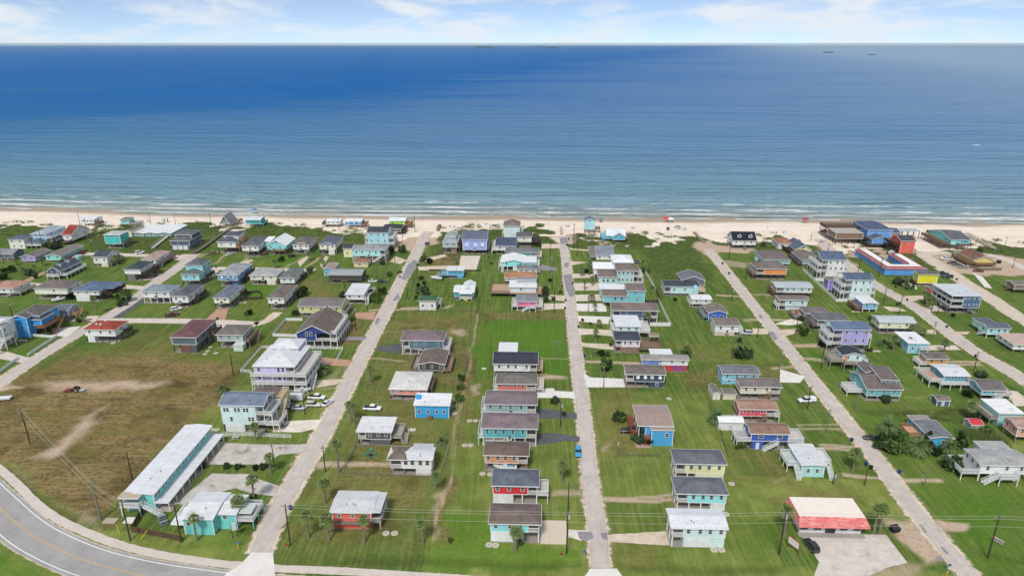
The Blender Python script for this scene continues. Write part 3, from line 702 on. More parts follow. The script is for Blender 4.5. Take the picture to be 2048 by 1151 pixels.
# drives, slabs and parking
DRV = [('parking_lot', [(430, 884), (520, 888), (598, 888), (634, 884), (620, 905), (560, 908), (527, 928), (402, 928)], M_STAIN), ('parking_lot', [(352, 1003), (424, 946), (500, 947), (520, 958), (556, 970), (550, 992), (500, 985), (470, 975), (420, 990), (370, 1012)], M_STAIN),
    ('driveway', [(545, 863), (558, 842), (645, 838), (632, 856), (600, 864)], M_SHELL), ('driveway', [(632, 716), (645, 714), (705, 720), (698, 732), (650, 730)], M_BRICK), ('driveway', [(744, 697), (770, 691), (804, 687), (806, 706), (775, 704)], M_BLACK), ('driveway', [(678, 672), (735, 673), (732, 680), (684, 680)], M_NEWA),
    ('driveway', [(1073, 818), (1100, 817), (1154, 826), (1154, 837), (1120, 836), (1073, 837)], M_BLACK), ('driveway', [(1073, 866), (1100, 865), (1160, 872), (1158, 883), (1130, 881), (1075, 890)], M_BLACK), ('driveway', [(1073, 776), (1108, 776), (1110, 781), (1152, 783), (1154, 799), (1140, 795), (1073, 795)], M_CONC),
    ('driveway', [(1165, 742), (1180, 754), (1252, 757), (1252, 774), (1172, 774)], M_CONC), ('driveway', [(1146, 566), (1200, 565), (1203, 580), (1150, 581)], M_TANC), ('driveway', [(1150, 589), (1205, 588), (1207, 601), (1152, 602)], M_TANC), ('driveway', [(1152, 607), (1210, 606), (1214, 623), (1155, 622)], M_CONC), ('driveway', [(1155, 631), (1224, 633), (1226, 648), (1195, 646), (1156, 642)], M_CONC), ('driveway', [(1155, 656), (1230, 660), (1230, 673), (1190, 668), (1158, 669)], M_TANC), ('driveway', [(1160, 685), (1230, 688), (1230, 699), (1200, 697), (1162, 692)], M_SAND), ('driveway', [(1144, 547), (1190, 547), (1192, 555), (1145, 556)], M_TANC),
    ('driveway', [(1087, 588), (1130, 591), (1132, 602), (1087, 597)], M_SAND), ('driveway', [(1075, 607), (1133, 606), (1133, 617), (1073, 620)], M_TANC), ('driveway', [(1083, 474), (1120, 475), (1122, 484), (1083, 484)], M_TANC), ('driveway', [(1083, 487), (1122, 488), (1124, 496), (1083, 497)], M_SAND), ('driveway', [(1080, 528), (1115, 536), (1112, 541), (1080, 540)], M_NEWA), ('driveway', [(1138, 492), (1180, 492), (1205, 494), (1180, 502), (1140, 499)], M_SAND), ('driveway', [(1140, 522), (1175, 524), (1140, 531)], M_SAND),
    ('driveway', [(922, 511), (961, 511), (952, 541), (916, 541)], M_TANC), ('driveway', [(835, 533), (890, 531), (916, 534), (916, 541), (838, 540)], M_SAND), ('driveway', [(790, 512), (815, 520), (800, 528), (780, 523)], M_SAND), ('driveway', [(850, 516), (888, 508), (895, 512), (850, 524)], M_SAND), ('driveway', [(708, 625), (752, 623), (748, 640), (712, 636)], M_BRICK),
    ('parking_lot', [(1602, 1066), (1772, 1068), (1790, 1092), (1815, 1124), (1775, 1134), (1740, 1150), (1625, 1160), (1638, 1122), (1618, 1092)], M_LOT), ('driveway', [(1213, 1068), (1270, 1065), (1344, 1060), (1346, 1090), (1300, 1088), (1215, 1082)], M_SAND), ('driveway', [(1137, 1058), (1180, 1060), (1186, 1076), (1160, 1080), (1137, 1073)], M_SHELL),
    ('driveway', [(106, 656), (162, 652), (134, 673), (104, 671)], M_CONC), ('driveway', [(140, 632), (200, 631), (188, 642), (140, 642)], M_TANC), ('driveway', [(-30, 697), (15, 703), (62, 716), (50, 726), (-30, 712)], M_PATH), ('driveway', [(225, 636), (270, 600), (287, 592), (290, 600), (245, 634)], M_BLACK), ('driveway', [(437, 615), (458, 612), (450, 642), (408, 641)], M_BRICK), ('driveway', [(424, 648), (455, 650), (432, 668), (418, 662)], M_CONC), ('driveway', [(290, 548), (325, 546), (318, 558), (285, 561)], M_TANC), ('driveway', [(418, 548), (412, 538), (440, 536), (432, 552), (420, 560)], M_SAND), ('driveway', [(34, 567), (55, 557), (88, 541), (92, 545), (62, 561), (50, 570)], M_BRICK), ('driveway', [(340, 520), (365, 508), (395, 508), (390, 520)], M_SAND), ('driveway', [(475, 527), (500, 518), (507, 520), (490, 532)], M_SAND), ('driveway', [(595, 524), (612, 512), (620, 512), (600, 533)], M_SAND), ('driveway', [(640, 530), (650, 512), (658, 513), (645, 536)], M_SAND),
    ('driveway', [(1560, 738), (1610, 752), (1600, 765), (1560, 764)], M_CONC), ('driveway', [(1858, 690), (1910, 690), (1922, 699), (1856, 700)], M_TANC), ('driveway', [(1838, 617), (1870, 610), (1905, 612), (1908, 622), (1850, 622)], M_TANC), ('driveway', [(1803, 567), (1830, 565), (1835, 578), (1812, 577)], M_TANC), ('driveway', [(1805, 592), (1850, 590), (1846, 600), (1815, 602)], M_SAND), ('driveway', [(1765, 612), (1800, 615), (1815, 622), (1780, 622)], M_SAND), ('driveway', [(1850, 660), (1870, 658), (1872, 668), (1840, 666)], M_SAND), ('driveway', [(1905, 663), (1940, 663), (1935, 668), (1908, 667)], M_SAND), ('driveway', [(2012, 780), (2035, 782), (2070, 810), (2030, 812)], M_TANC), ('driveway', [(1580, 638), (1600, 634), (1605, 646), (1580, 650), (1548, 648)], M_SHELL), ('driveway', [(1945, 545), (1965, 553), (1985, 577), (1970, 574)], M_CONC), ('driveway', [(1505, 656), (1540, 657), (1535, 668), (1505, 668)], M_SAND), ('driveway', [(1560, 660), (1600, 656), (1600, 664), (1570, 672)], M_SAND), ('driveway', [(625, 760), (690, 757), (675, 768), (625, 776)], M_SAND)]
for nm, pts, mt in DRV: patch(nm, pts, ZD, mt, .3)
# ------------------------------------------------------------------ house builder
HOUSES = []                                   # (x, y, short name) for the labels of things nearby
def roof_parts(rt, x0, x1, y0, y1, z, sl, oh=0.45, th=0.16):
    """roof mesh, eave/rake trim mesh and list of ridge points for a roof over the box"""
    m, t = MB(), MB()
    a0, a1, b0, b1 = x0 - oh, x1 + oh, y0 - oh, y1 + oh
    W, D = a1 - a0, b1 - b0
    ze = z - sl * oh if rt not in ('flat', 'shed') else z
    tw = 0.07
    def rim(zz):
        t.box(a0 - tw, a1 + tw, b0 - tw, b0 - 0.004, zz - th - 0.06, zz + 0.02)
        t.box(a0 - tw, a1 + tw, b1 + 0.004, b1 + tw, zz - th - 0.06, zz + 0.02)
        t.box(a0 - tw, a0 - 0.004, b0, b1, zz - th - 0.06, zz + 0.02)
        t.box(a1 + 0.004, a1 + tw, b0, b1, zz - th - 0.06, zz + 0.02)
    if rt == 'hip':
        h = min(W, D) / 2; zr = ze + h * sl
        if W >= D: r0, r1 = (a0 + h * 0.98, (b0 + b1) / 2, zr), (a1 - h * 0.98, (b0 + b1) / 2, zr)
        else: r0, r1 = ((a0 + a1) / 2, b0 + h * 0.98, zr), ((a0 + a1) / 2, b1 - h * 0.98, zr)
        c = [(a0, b0, ze), (a1, b0, ze), (a1, b1, ze), (a0, b1, ze)]
        if W >= D:
            m.poly([c[0], c[1], r1, r0]); m.poly([c[1], c[2], r1]); m.poly([c[2], c[3], r0, r1]); m.poly([c[3], c[0], r0])
        else:
            m.poly([c[0], c[1], r0]); m.poly([c[1], c[2], r1, r0]); m.poly([c[2], c[3], r1]); m.poly([c[3], c[0], r0, r1])
        m.poly([(p[0], p[1], ze - th) for p in reversed(c)])
        for k in range(4):
            p, q = c[k], c[(k + 1) % 4]
            m.poly([(p[0], p[1], ze - th), (q[0], q[1], ze - th), q, p])
        cap = MB()
        cap.bar(r0, r1, 0.3, 0.08)
        for cc, rr in ((c[0], r0), (c[3], r0 if W >= D else r1), (c[1], r1 if W >= D else r0), (c[2], r1)):
            cap.bar(cc, rr, 0.24, 0.07)
        rim(ze)
        return m, t, cap
    if rt == 'gx':
        ym = (b0 + b1) / 2; zr = ze + sl * D / 2
        m.slab([(a0, b0, ze), (a1, b0, ze), (a1, ym, zr), (a0, ym, zr)], th)
        m.slab([(a0, ym, zr), (a1, ym, zr), (a1, b1, ze), (a0, b1, ze)], th)
        t.box(a0, a1, b0 - tw, b0 - 0.004, ze - th - 0.06, ze + 0.02); t.box(a0, a1, b1 + 0.004, b1 + tw, ze - th - 0.06, ze + 0.02)
        for a, s in ((a0, -1), (a1, 1)):
            xx = a + s * 0.04
            t.bar((xx, b0, ze - th / 2), (xx, ym, zr - th / 2), 0.07, th + 0.1); t.bar((xx, ym, zr - th / 2), (xx, b1, ze - th / 2), 0.07, th + 0.1)
        return m, t, MB().bar((a0, ym, zr), (a1, ym, zr), 0.3, 0.08)
    if rt == 'gy':
        xm = (a0 + a1) / 2; zr = ze + sl * W / 2
        m.slab([(a0, b0, ze), (xm, b0, zr), (xm, b1, zr), (a0, b1, ze)], th)
        m.slab([(xm, b0, zr), (a1, b0, ze), (a1, b1, ze), (xm, b1, zr)], th)
        t.box(a0 - tw, a0 - 0.004, b0, b1, ze - th - 0.06, ze + 0.02); t.box(a1 + 0.004, a1 + tw, b0, b1, ze - th - 0.06, ze + 0.02)
        for b, s in ((b0, -1), (b1, 1)):
            yy = b + s * 0.04
            t.bar((a0, yy, ze - th / 2), (xm, yy, zr - th / 2), 0.07, th + 0.1); t.bar((xm, yy, zr - th / 2), (a1, yy, ze - th / 2), 0.07, th + 0.1)
        return m, t, MB().bar((xm, b0, zr), (xm, b1, zr), 0.3, 0.08)
    if rt == 'shed':                                   # rises to the back
        zr = z + sl * D
        m.slab([(a0, b0, z), (a1, b0, z), (a1, b1, zr), (a0, b1, zr)], th)
        t.box(a0, a1, b0 - tw, b0 - 0.004, z - th - 0.06, z + 0.02)
        for a, s in ((a0, -1), (a1, 1)):
            t.bar((a + s * 0.04, b0, z - th / 2), (a + s * 0.04, b1, zr - th / 2), 0.07, th + 0.1)
        return m, t, None
    m.box(a0, a1, b0, b1, z - th, z + 0.02)            # flat
    rim(z)
    return m, t, None

def rail(parent, pts, z, c=TRIM, h=1.0, name='railing'):
    m = MB()
    for (p, q) in zip(pts[:-1], pts[1:]):
        p = Vector((p[0], p[1], z)); q = Vector((q[0], q[1], z)); L = (q - p).length
        if L < 0.1: continue
        up = Vector((0, 0, 1))
        m.bar(p + up * h, q + up * h, 0.13, 0.10); m.bar(p + up * 0.12, q + up * 0.12, 0.06, 0.10)
        n = max(1, int(L / 1.8))
        for k in range(n + 1):
            a = p + (q - p) * (k / n); m.bar(a, a + up * (h + 0.06), 0.10)
        nb = int(L / 0.24)
        for k in range(1, nb):
            a = p + (q - p) * (k / nb); m.bar(a + up * 0.12, a + up * h, 0.085)
    return m.build(name, plain(c, 0.6), parent)

def stair_run(parent, a, b, w, c, rails=True):
    """stairs from the top a to the foot b (local points), w wide"""
    a = Vector(a); b = Vector(b); d = b - a; hd = Vector((d.x, d.y, 0)); L = hd.length
    hd.normalize(); sd_ = hd.cross(Vector((0, 0, 1)))
    n = max(3, int(abs(d.z) / 0.19))
    m = MB()
    for k in range(n):
        p = a + d * ((k + 0.5) / n)
        q0 = p - sd_ * (w / 2); q1 = p + sd_ * (w / 2)
        m.bar(q0, q1, L / n * 0.92, 0.05)
    for s in (-1, 1):
        m.bar(a + sd_ * (s * w / 2) - Vector((0, 0, .12)), b + sd_ * (s * w / 2) - Vector((0, 0, .0)), 0.06, 0.25)
    o = m.build('stairs', plain(c, 0.7), parent)
    if rails:
        r = MB(); up = Vector((0, 0, 1))
        for s in (-1, 1):
            e = sd_ * (s * (w / 2 + 0.04))
            r.bar(a + e + up * 0.95, b + e + up * 0.95, 0.08, 0.07)
            r.bar(a + e + up * 0.5, b + e + up * 0.5, 0.05, 0.05)
            for k in range(0, 5):
                p = a + d * (k / 4) + e; r.bar(p, p + up * 0.95, 0.08)
        r.build('stair_rail', plain(c, 0.65), o)
    return o

class House:
    def __init__(s, name, short, extra, x1, x2, yb, ye, yt, wall, roof, rt='hip', yw=None, sl=None, fl=1, D=None, metalroof=None,
                 trim=TRIM, cat='house', oh=0.45, label=None, pile=None):
        s.P0 = G((x1 + x2) / 2, yb)
        u1, z1 = on_plane(s.P0, x1, ye); u2, z2 = on_plane(s.P0, x2, ye)
        s.P0 = s.P0 + EX * ((u1 + u2) / 2)
        s.W = u2 - u1; s.He = max(2.2, (z1 + z2) / 2)
        s.ye, s.xm = ye, (x1 + x2) / 2
        s.zp = max(0.0, on_plane(s.P0, (x1 + x2) / 2, yw)[1]) if yw else (pile or 0.0)
        s.sl = sl if sl is not None else {'hip': 0.36, 'gx': 0.36, 'gy': 0.42, 'shed': 0.06, 'flat': 0.0}[rt]
        if rt != 'gy' and oh > .3: s.He = max(2.2, on_plane(s.P0 - EY * oh, s.xm, ye)[1] + s.sl * oh + .08)     # ye is the drip edge
        s.rt = rt; s.fl = fl; s.trim = trim; s.wallc = wall
        if D is None:
            lo, hi = 3.5, 34.0
            for _ in range(30):
                mid = (lo + hi) / 2
                if s.top_px(mid) > yt: lo = mid
                else: hi = mid
            D = (lo + hi) / 2
        s.D = D
        s.root = empty(name, s.P0, -PHI)
        s.short = short
        tag(s.root, label or (short + (' ' + extra if extra else '')), cat)
        s.x0, s.x1 = -s.W / 2, s.W / 2
        s.vis = 1 if (x1 + x2) / 2 < 1075 else -1            # which side wall the photograph shows
        s.wm = paint(wall)
        s.roofc = roof
        s.rm = (metal(roof, metalroof) if metalroof else shingle(roof))
        HOUSES.append((s.P0.x, s.P0.y + s.D / 2, short, s.W, s.D))
        s.oh = oh
        s.y0 = 0.0
        s.info = (short, round(s.W, 1), round(s.D, 1), round(s.He, 1), round(s.zp, 1))
    def wpt(s, x, y, z): return s.P0 + EX * x + EY * y + Vector((0, 0, z))
    def top_px(s, D):
        c = [(0, D + 0.45, s.He)]; W = s.W
        if s.rt == 'gx': c.append((0, D / 2, s.He + s.sl * D / 2))
        elif s.rt == 'gy': c.append((0, D, s.He + s.sl * W / 2))
        elif s.rt == 'hip':
            h = min(W, D) / 2
            c.append((0, D / 2 if W >= D else D - h, s.He + s.sl * h))
        elif s.rt == 'shed': c.append((0, D, s.He + s.sl * D))
        return min(proj(s.wpt(*q))[1] for q in c)
    # ---- pieces
    def block(s, x0, x1, y0, y1, z0, z1, rt, sl, wallm, roofm, oh=0.45, roofname='roof', trim=True, corners=True):
        m = MB().box(x0, x1, y0, y1, z0, z1)
        if rt == 'gx':
            zr = z1 + sl * (y1 - y0) / 2; ym = (y0 + y1) / 2
            for x in (x0, x1): m.poly([(x, y0, z1), (x, y1, z1), (x, ym, zr)])
        elif rt == 'gy':
            zr = z1 + sl * (x1 - x0) / 2; xm = (x0 + x1) / 2
            for y in (y0, y1): m.poly([(x0, y, z1), (x1, y, z1), (xm, y, zr)])
        elif rt == 'shed':
            zr = z1 + sl * (y1 - y0)
            for x in (x0, x1): m.poly([(x, y0, z1), (x, y1, z1), (x, y1, zr)])
            m.poly([(x0, y1, z1), (x1, y1, z1), (x1, y1, zr), (x0, y1, zr)])
        w = m.build('wall', wallm, s.root)
        if corners:
            s.corner_boards(w, x0, x1, y0, y1, z0, z1)
        s.add_roof(rt, x0, x1, y0, y1, z1, sl, roofm, oh, roofname, trim)
        return w
    def corner_boards(s, w, x0, x1, y0, y1, z0, z1):
        me = box_mesh('corner_board', .2, .2, max(.3, z1 - z0 - .2), plain(s.trim))
        for x in (x0, x1):
            for y in (y0, y1):
                if y == y1 and (x == x0) == (s.vis > 0): continue          # the far hidden corner
                add('corner_board', me, w, (x, y, z0 - .004))
        if z0 > .6: MB().box(x0 - .06, x1 + .06, y0 - .06, y1 + .06, z0 - .16, z0 - .006).build('floor_beam', plain(s.trim), w)
    def add_roof(s, rt, x0, x1, y0, y1, z, sl, roofm, oh=0.45, name='roof', trim=True):
        m, t, cap = roof_parts(rt, x0, x1, y0, y1, z + 0.03, sl, oh)
        r = m.build(name, roofm, s.root)
        if trim: t.build('fascia', plain(s.trim), r)
        if cap: cap.build('ridge_cap', roofm, r)
        return r
    def body(s, porch='', pw=None, ac=False, nf=3, ns=2, win='#2b343d', winw=0.74, winh=1.12, pilec=None, rows=3, slab=True, door=True, shutters=None, floorz=None):
        """living floor(s) on pilings under one roof; porch: letters L/R/F for open bays under the roof"""
        pw = pw or min(3.2, s.W * 0.22)
        bx0 = s.x0 + (pw if 'L' in porch else 0); bx1 = s.x1 - (pw if 'R' in porch else 0)
        by0 = pw if 'F' in porch else 0.0
        s.bx0, s.bx1, s.by0 = bx0, bx1, by0
        m = MB().box(bx0, bx1, by0, s.D, s.zp, s.He)
        if s.rt in ('gx', 'gy', 'shed'):
            if s.rt == 'gx':
                zr = s.He + s.sl * s.D / 2
                for x in (bx0, bx1): m.poly([(x, by0, s.He), (x, s.D, s.He), (x, s.D / 2, zr)])
            elif s.rt == 'gy':
                zr = s.He + s.sl * s.W / 2
                for y in (by0, s.D): m.poly([(s.x0, y, s.He), (s.x1, y, s.He), (0, y, zr)])
            else:
                zr = s.He + s.sl * s.D
                for x in (bx0, bx1): m.poly([(x, by0, s.He), (x, s.D, s.He), (x, s.D, zr)])
                m.poly([(bx0, s.D, s.He), (bx1, s.D, s.He), (bx1, s.D, zr), (bx0, s.D, zr)])
        w = m.build('wall', s.wm, s.root)
        s.corner_boards(w, bx0, bx1, by0, s.D, s.zp, s.He)
        s.roof = s.add_roof(s.rt, s.x0, s.x1, 0, s.D, s.He, s.sl, s.rm, s.oh)
        fh = (s.He - s.zp) / s.fl
        s.fh = fh
        # open bays
        for k in range(s.fl):
            zf = s.zp + k * fh
            if porch:
                f = MB(); pr = []
                if 'L' in porch: f.box(s.x0, bx0 - 0.003, 0, s.D, zf - 0.2, zf); pr.append([(bx0, 0.06), (s.x0 + .06, 0.06), (s.x0 + .06, s.D - .06), (bx0, s.D - .06)])
                if 'R' in porch: f.box(bx1 + 0.003, s.x1, 0, s.D, zf - 0.2, zf); pr.append([(bx1, 0.06), (s.x1 - .06, 0.06), (s.x1 - .06, s.D - .06), (bx1, s.D - .06)])
                if 'F' in porch: f.box(s.x0, s.x1, 0, by0 - 0.003, zf - 0.2, zf); pr.append([(s.x0 + .06, by0), (s.x0 + .06, .06), (s.x1 - .06, .06), (s.x1 - .06, by0)])
                if s.zp > 0.6 or k: f.build('porch_floor', plain('#b9aea2', 0.8), s.root)
                for q in pr:
                    if s.zp > 0.6 or k: rail(s.root, q, zf, s.trim)
        if porch:
            pp = set()
            for L, xs in (('L', s.x0 + .1), ('R', s.x1 - .1)):
                if L in porch:
                    n = max(1, round(s.D / 4))
                    for k in range(n + 1): pp.add((round(xs, 2), round(.1 + (s.D - .2) * k / n, 2)))
            if 'F' in porch:
                n = max(1, round(s.W / 3.5))
                for k in range(n + 1): pp.add((round(s.x0 + .1 + (s.W - .2) * k / n, 2), 0.1))
            me = box_mesh('porch_post', 0.18, 0.18, s.He - s.zp - 0.05, plain(s.trim))
            for (x, y) in sorted(pp): add('porch_post', me, s.root, (x, y, s.zp))
        s.windows_front(nf, win, winw, winh, bx0, bx1, by0)
        s.windows_side(ns, win, winw, winh, shutters)
        if door:
            xx = bx0 + 0.0
            dm = plain('#d8d4cc')
            if 'L' in porch: o = MB().box(bx0 - 0.06, bx0 - 0.004, s.D * .5, s.D * .5 + 0.95, s.zp, s.zp + 2.05).build('door', dm, s.root)
            elif 'R' in porch: o = MB().box(bx1 + 0.004, bx1 + 0.06, s.D * .5, s.D * .5 + 0.95, s.zp, s.zp + 2.05).build('door', dm, s.root)
        if s.zp > 0.7:
            s.pilings(pilec or '#6d6257', rows)
            if slab: s.slab()
        if ac: s.aircon()
        s.vents(2 if s.W > 6 else 1)
        return s
    def slab(s, x0=None, x1=None, y0=None, y1=None, c='#9b948b'):
        MB().box(s.x0 - .2 if x0 is None else x0, s.x1 + .2 if x1 is None else x1, -.2 if y0 is None else y0, s.D + .2 if y1 is None else y1, -0.05, 0.06).build('slab', plain(c, 0.9), s.root)
    def pilings(s, c, rows=3, x0=None, x1=None, y0=None, y1=None, h=None, name='piling'):
        x0 = s.x0 + .18 if x0 is None else x0; x1 = s.x1 - .18 if x1 is None else x1
        y0 = .18 if y0 is None else y0; y1 = s.D - .18 if y1 is None else y1
        h = s.zp - 0.1 if h is None else h
        me = box_mesh(name, 0.28, 0.28, h, wood(c) if c != TRIM else plain(TRIM))
        nx = max(1, round((x1 - x0) / 3.3)); ny = max(1, min(4, round((y1 - y0) / 3.8)))
        for i in range(nx + 1):
            for j in range(ny + 1):
                add(name, me, s.root, (x0 + (x1 - x0) * i / nx, y0 + (y1 - y0) * j / ny, 0))
    def window(s, x, y, z, w=0.95, h=1.25, side='F', c='#2b343d', frame=None):
        fr = plain(frame or s.trim); gl = glass(c)
        k = ('window', round(w, 2), round(h, 2), fr.name, gl.name)
        if k not in MESHC:
            m = MB(); d = 0.09
            m.box(-w / 2 - d, w / 2 + d, -0.07, 0.0, h, h + d * 1.3); m.box(-w / 2 - d * 1.3, w / 2 + d * 1.3, -0.10, 0.0, -d, 0)
            m.box(-w / 2 - d, -w / 2, -0.07, 0, 0, h); m.box(w / 2, w / 2 + d, -0.07, 0, 0, h)
            m.box(-w / 2, w / 2, -0.06, 0, h / 2 - 0.03, h / 2 + 0.03)
            MESHC[k] = (m.mesh('window', fr), MB().box(-w / 2, w / 2, -0.03, -0.004, 0, h).mesh('pane', gl))
        a, b = MESHC[k]
        rz = {'F': 0, 'R': math.pi / 2, 'L': -math.pi / 2, 'B': math.pi}[side]
        o = add('window', a, s.root, (x, y, z), rz); add('pane', b, o)
        return o
    def windows_front(s, n, c='#2b343d', w=0.95, h=1.25, x0=None, x1=None, y=None, z=None, fl=None):
        if not n: return
        x0 = s.x0 if x0 is None else x0; x1 = s.x1 if x1 is None else x1; y = 0.0 if y is None else y
        w = min(w, (x1 - x0) / n * 0.6)
        rr = random.Random(crc(s.short) & 0xffff)
        for k in range(s.fl if fl is None else fl):
            zz = (s.zp + k * s.fh + max(0.5, s.fh * 0.36)) if z is None else z
            hh = min(h, s.fh * 0.5)
            for i in range(n):
                xx = x0 + (x1 - x0) * (i + 0.5 + rr.uniform(-.12, .12)) / n
                s.window(xx, y - 0.003, zz, w, hh, 'F', c)
    def windows_side(s, n, c='#2b343d', w=0.95, h=1.25, shutters=None, x=None, y0=None, y1=None, z=None, fl=None):
        if not n: return
        sd_ = s.vis
        x = (s.bx1 if sd_ > 0 else s.bx0) if x is None else x
        y0 = s.by0 if y0 is None else y0; y1 = s.D if y1 is None else y1
        for k in range(s.fl if fl is None else fl):
            zz = (s.zp + k * s.fh + max(0.5, s.fh * 0.36)) if z is None else z
            for i in range(n):
                s.window(x + sd_ * 0.003, y0 + (y1 - y0) * (i + .5) / n, zz, min(w, (y1 - y0) / n * .6), min(h, s.fh * .5), 'R' if sd_ > 0 else 'L', c)
    def deck(s, side, w, z=None, c='#cfcac3', railc=None, y0=0.0, y1=None, x0=None, x1=None, railing=True, posts=True, postc=None):
        z = s.zp if z is None else z
        y1 = s.D if y1 is None else y1
        if side == 'R': a = (s.x1 + .004, s.x1 + w, y0, y1); pts = [(a[0], a[2]), (a[1], a[2]), (a[1], a[3]), (a[0], a[3])]
        elif side == 'L': a = (s.x0 - w, s.x0 - .004, y0, y1); pts = [(a[1], a[2]), (a[0], a[2]), (a[0], a[3]), (a[1], a[3])]
        elif side == 'F': a = (s.x0 if x0 is None else x0, s.x1 if x1 is None else x1, -w, -.004); pts = [(a[0], a[3]), (a[0], a[2]), (a[1], a[2]), (a[1], a[3])]
        else: a = (s.x0 if x0 is None else x0, s.x1 if x1 is None else x1, s.D + .004, s.D + w); pts = [(a[0], a[2]), (a[0], a[3]), (a[1], a[3]), (a[1], a[2])]
        d = MB().box(a[0], a[1], a[2], a[3], z - 0.16, z).build('deck', wood(c), s.root)
        MB().box(a[0] - .03, a[1] + .03, a[2] - .03, a[3] + .03, z - 0.34, z - 0.163).build('deck_beam', plain(railc or s.trim), d)
        if railing:
            i = 0.05
            q = [(min(max(p[0], a[0] + i), a[1] - i), min(max(p[1], a[2] + i), a[3] - i)) for p in pts]
            rail(s.root, q, z, railc or s.trim)
        if posts and z > 0.8:
            me = box_mesh('deck_post', 0.2, 0.2, z - 0.3, plain(postc or railc or s.trim))
            L = max(a[1] - a[0], a[3] - a[2]); n = max(1, round(L / 3.4))
            for k in range(n + 1):
                if side in 'LR': add('deck_post', me, s.root, ((a[1] - .2) if side == 'R' else a[0] + .2, a[2] + .15 + (a[3] - a[2] - .3) * k / n, 0))
                else: add('deck_post', me, s.root, (a[0] + .15 + (a[1] - a[0] - .3) * k / n, (a[2] + .2) if side == 'F' else a[3] - .2, 0))
        return a
    def stairs(s, side, off=0.0, w=1.1, c=None, at=0.5, toward=-1, z=None):
        """R/L: beside the house, descending along the side; F: across the front, descending sideways; X: straight out"""
        z = s.zp if z is None else z; c = c or s.trim; run = z * 1.45
        if side in 'RL':
            sg = 1 if side == 'R' else -1
            x = (s.x1 if sg > 0 else s.x0) + sg * (off + w / 2 + .06); y = s.D * at
            return stair_run(s.root, (x, y, z), (x, y + toward * run, 0.05), w, c)
        if side == 'F':
            y = -off - w / 2 - .06; x = s.x0 + s.W * at
            return stair_run(s.root, (x, y, z), (x + toward * run, y, 0.05), w, c)
        if side == 'X':                                  # out to the left/right
            sg = toward; x = (s.x1 if sg > 0 else s.x0) + sg * off
            return stair_run(s.root, (x, s.D * at, z), (x + sg * run, s.D * at, 0.05), w, c)
        if side == 'N':                                  # straight out to the front
            return stair_run(s.root, (s.x0 + s.W * at, -off, z), (s.x0 + s.W * at, -off - run, 0.05), w, c)
    def enclose(s, f0, f1, c, d0=0.0, d1=0.8, slats=0, name='enclosure', zt=None):
        x0 = s.x0 + s.W * f0 + .02; x1 = s.x0 + s.W * f1 - .02; y0 = s.D * d0 + .035; y1 = s.D * d1
        zt = (s.zp - .17) if zt is None else zt
        o = MB().box(x0, x1, y0, y1, 0.03, zt).build(name, paint(c), s.root)
        if slats:
            for k in range(slats):
                xa = x0 + (x1 - x0) * (k + .06) / slats; xb = x0 + (x1 - x0) * (k + .94) / slats
                MB().box(xa, xb, y0 - .05, y0 - .004, 0.1, zt - .1).build('panel', paint(c, 1.25), o)
        return o
    def garage(s, f0, f1, n=1, c='#e9ebec', y=None):
        for k in range(n):
            xa = s.x0 + s.W * (f0 + (f1 - f0) * (k + .08) / n); xb = s.x0 + s.W * (f0 + (f1 - f0) * (k + .92) / n)
            yy = 0.035 if y is None else y
            o = MB().box(xa, xb, yy - .07, yy - .004, .06, min(2.3, s.zp - .3)).build('garage_door', plain(c), s.root)
            g = MB()
            for q in (1, 2, 3): g.box(xa + .02, xb - .02, yy - .076, yy - .068, .06 + q * .52, .09 + q * .52)
            g.build('panel_joint', plain('#a9adb0'), o)
    def aircon(s, at=0.5, z=None):
        z = s.zp - .1 if z is None else z; x = s.x0 + s.W * at
        o = MB().box(x - .75, x + .75, -1.15, -.02, z - .1, z).build('equipment_platform', plain(s.trim), s.root)
        MB().box(x - .42, x + .42, -1.0, -.2, z + .003, z + .85).build('air_conditioner', plain('#6f7476'), o)
    def vents(s, n=2):
        rr = random.Random(crc(s.short) & 0xfff)
        for k in range(n):
            x = s.x0 + s.W * rr.uniform(.25, .75); y = s.D * rr.uniform(.15, .3)
            z = s.He + s.sl * min(y, s.W / 2 - abs(x) if s.rt == 'hip' else y) if s.rt in ('hip', 'gx') else (s.He + s.sl * (s.W / 2 - abs(x)) if s.rt == 'gy' else s.He + s.sl * y)
            MB().cone((x, y, z - .1), (x, y, z + .45), .09, .09, 8).build('vent_pipe', plain('#55585c'), s.roof)
    def chimney(s, x, y, w, c, z0, z1):
        return MB().box(x - w / 2, x + w / 2, y - w / 2, y + w / 2, z0, z1).build('chimney', paint(c), s.root)
    def skylights(s, pts, c='#dfe3e6'):
        for (fx, fy) in pts:
            x = s.x0 + s.W * fx; y = s.D * fy; z = s.He + s.sl * y
            MB().slab([(x - .35, y - .35, z - s.sl * .35 + .12), (x + .35, y - .35, z - s.sl * .35 + .12), (x + .35, y + .35, z + s.sl * .35 + .12), (x - .35, y + .35, z + s.sl * .35 + .12)], .12).build('skylight', plain(c), s.roof)
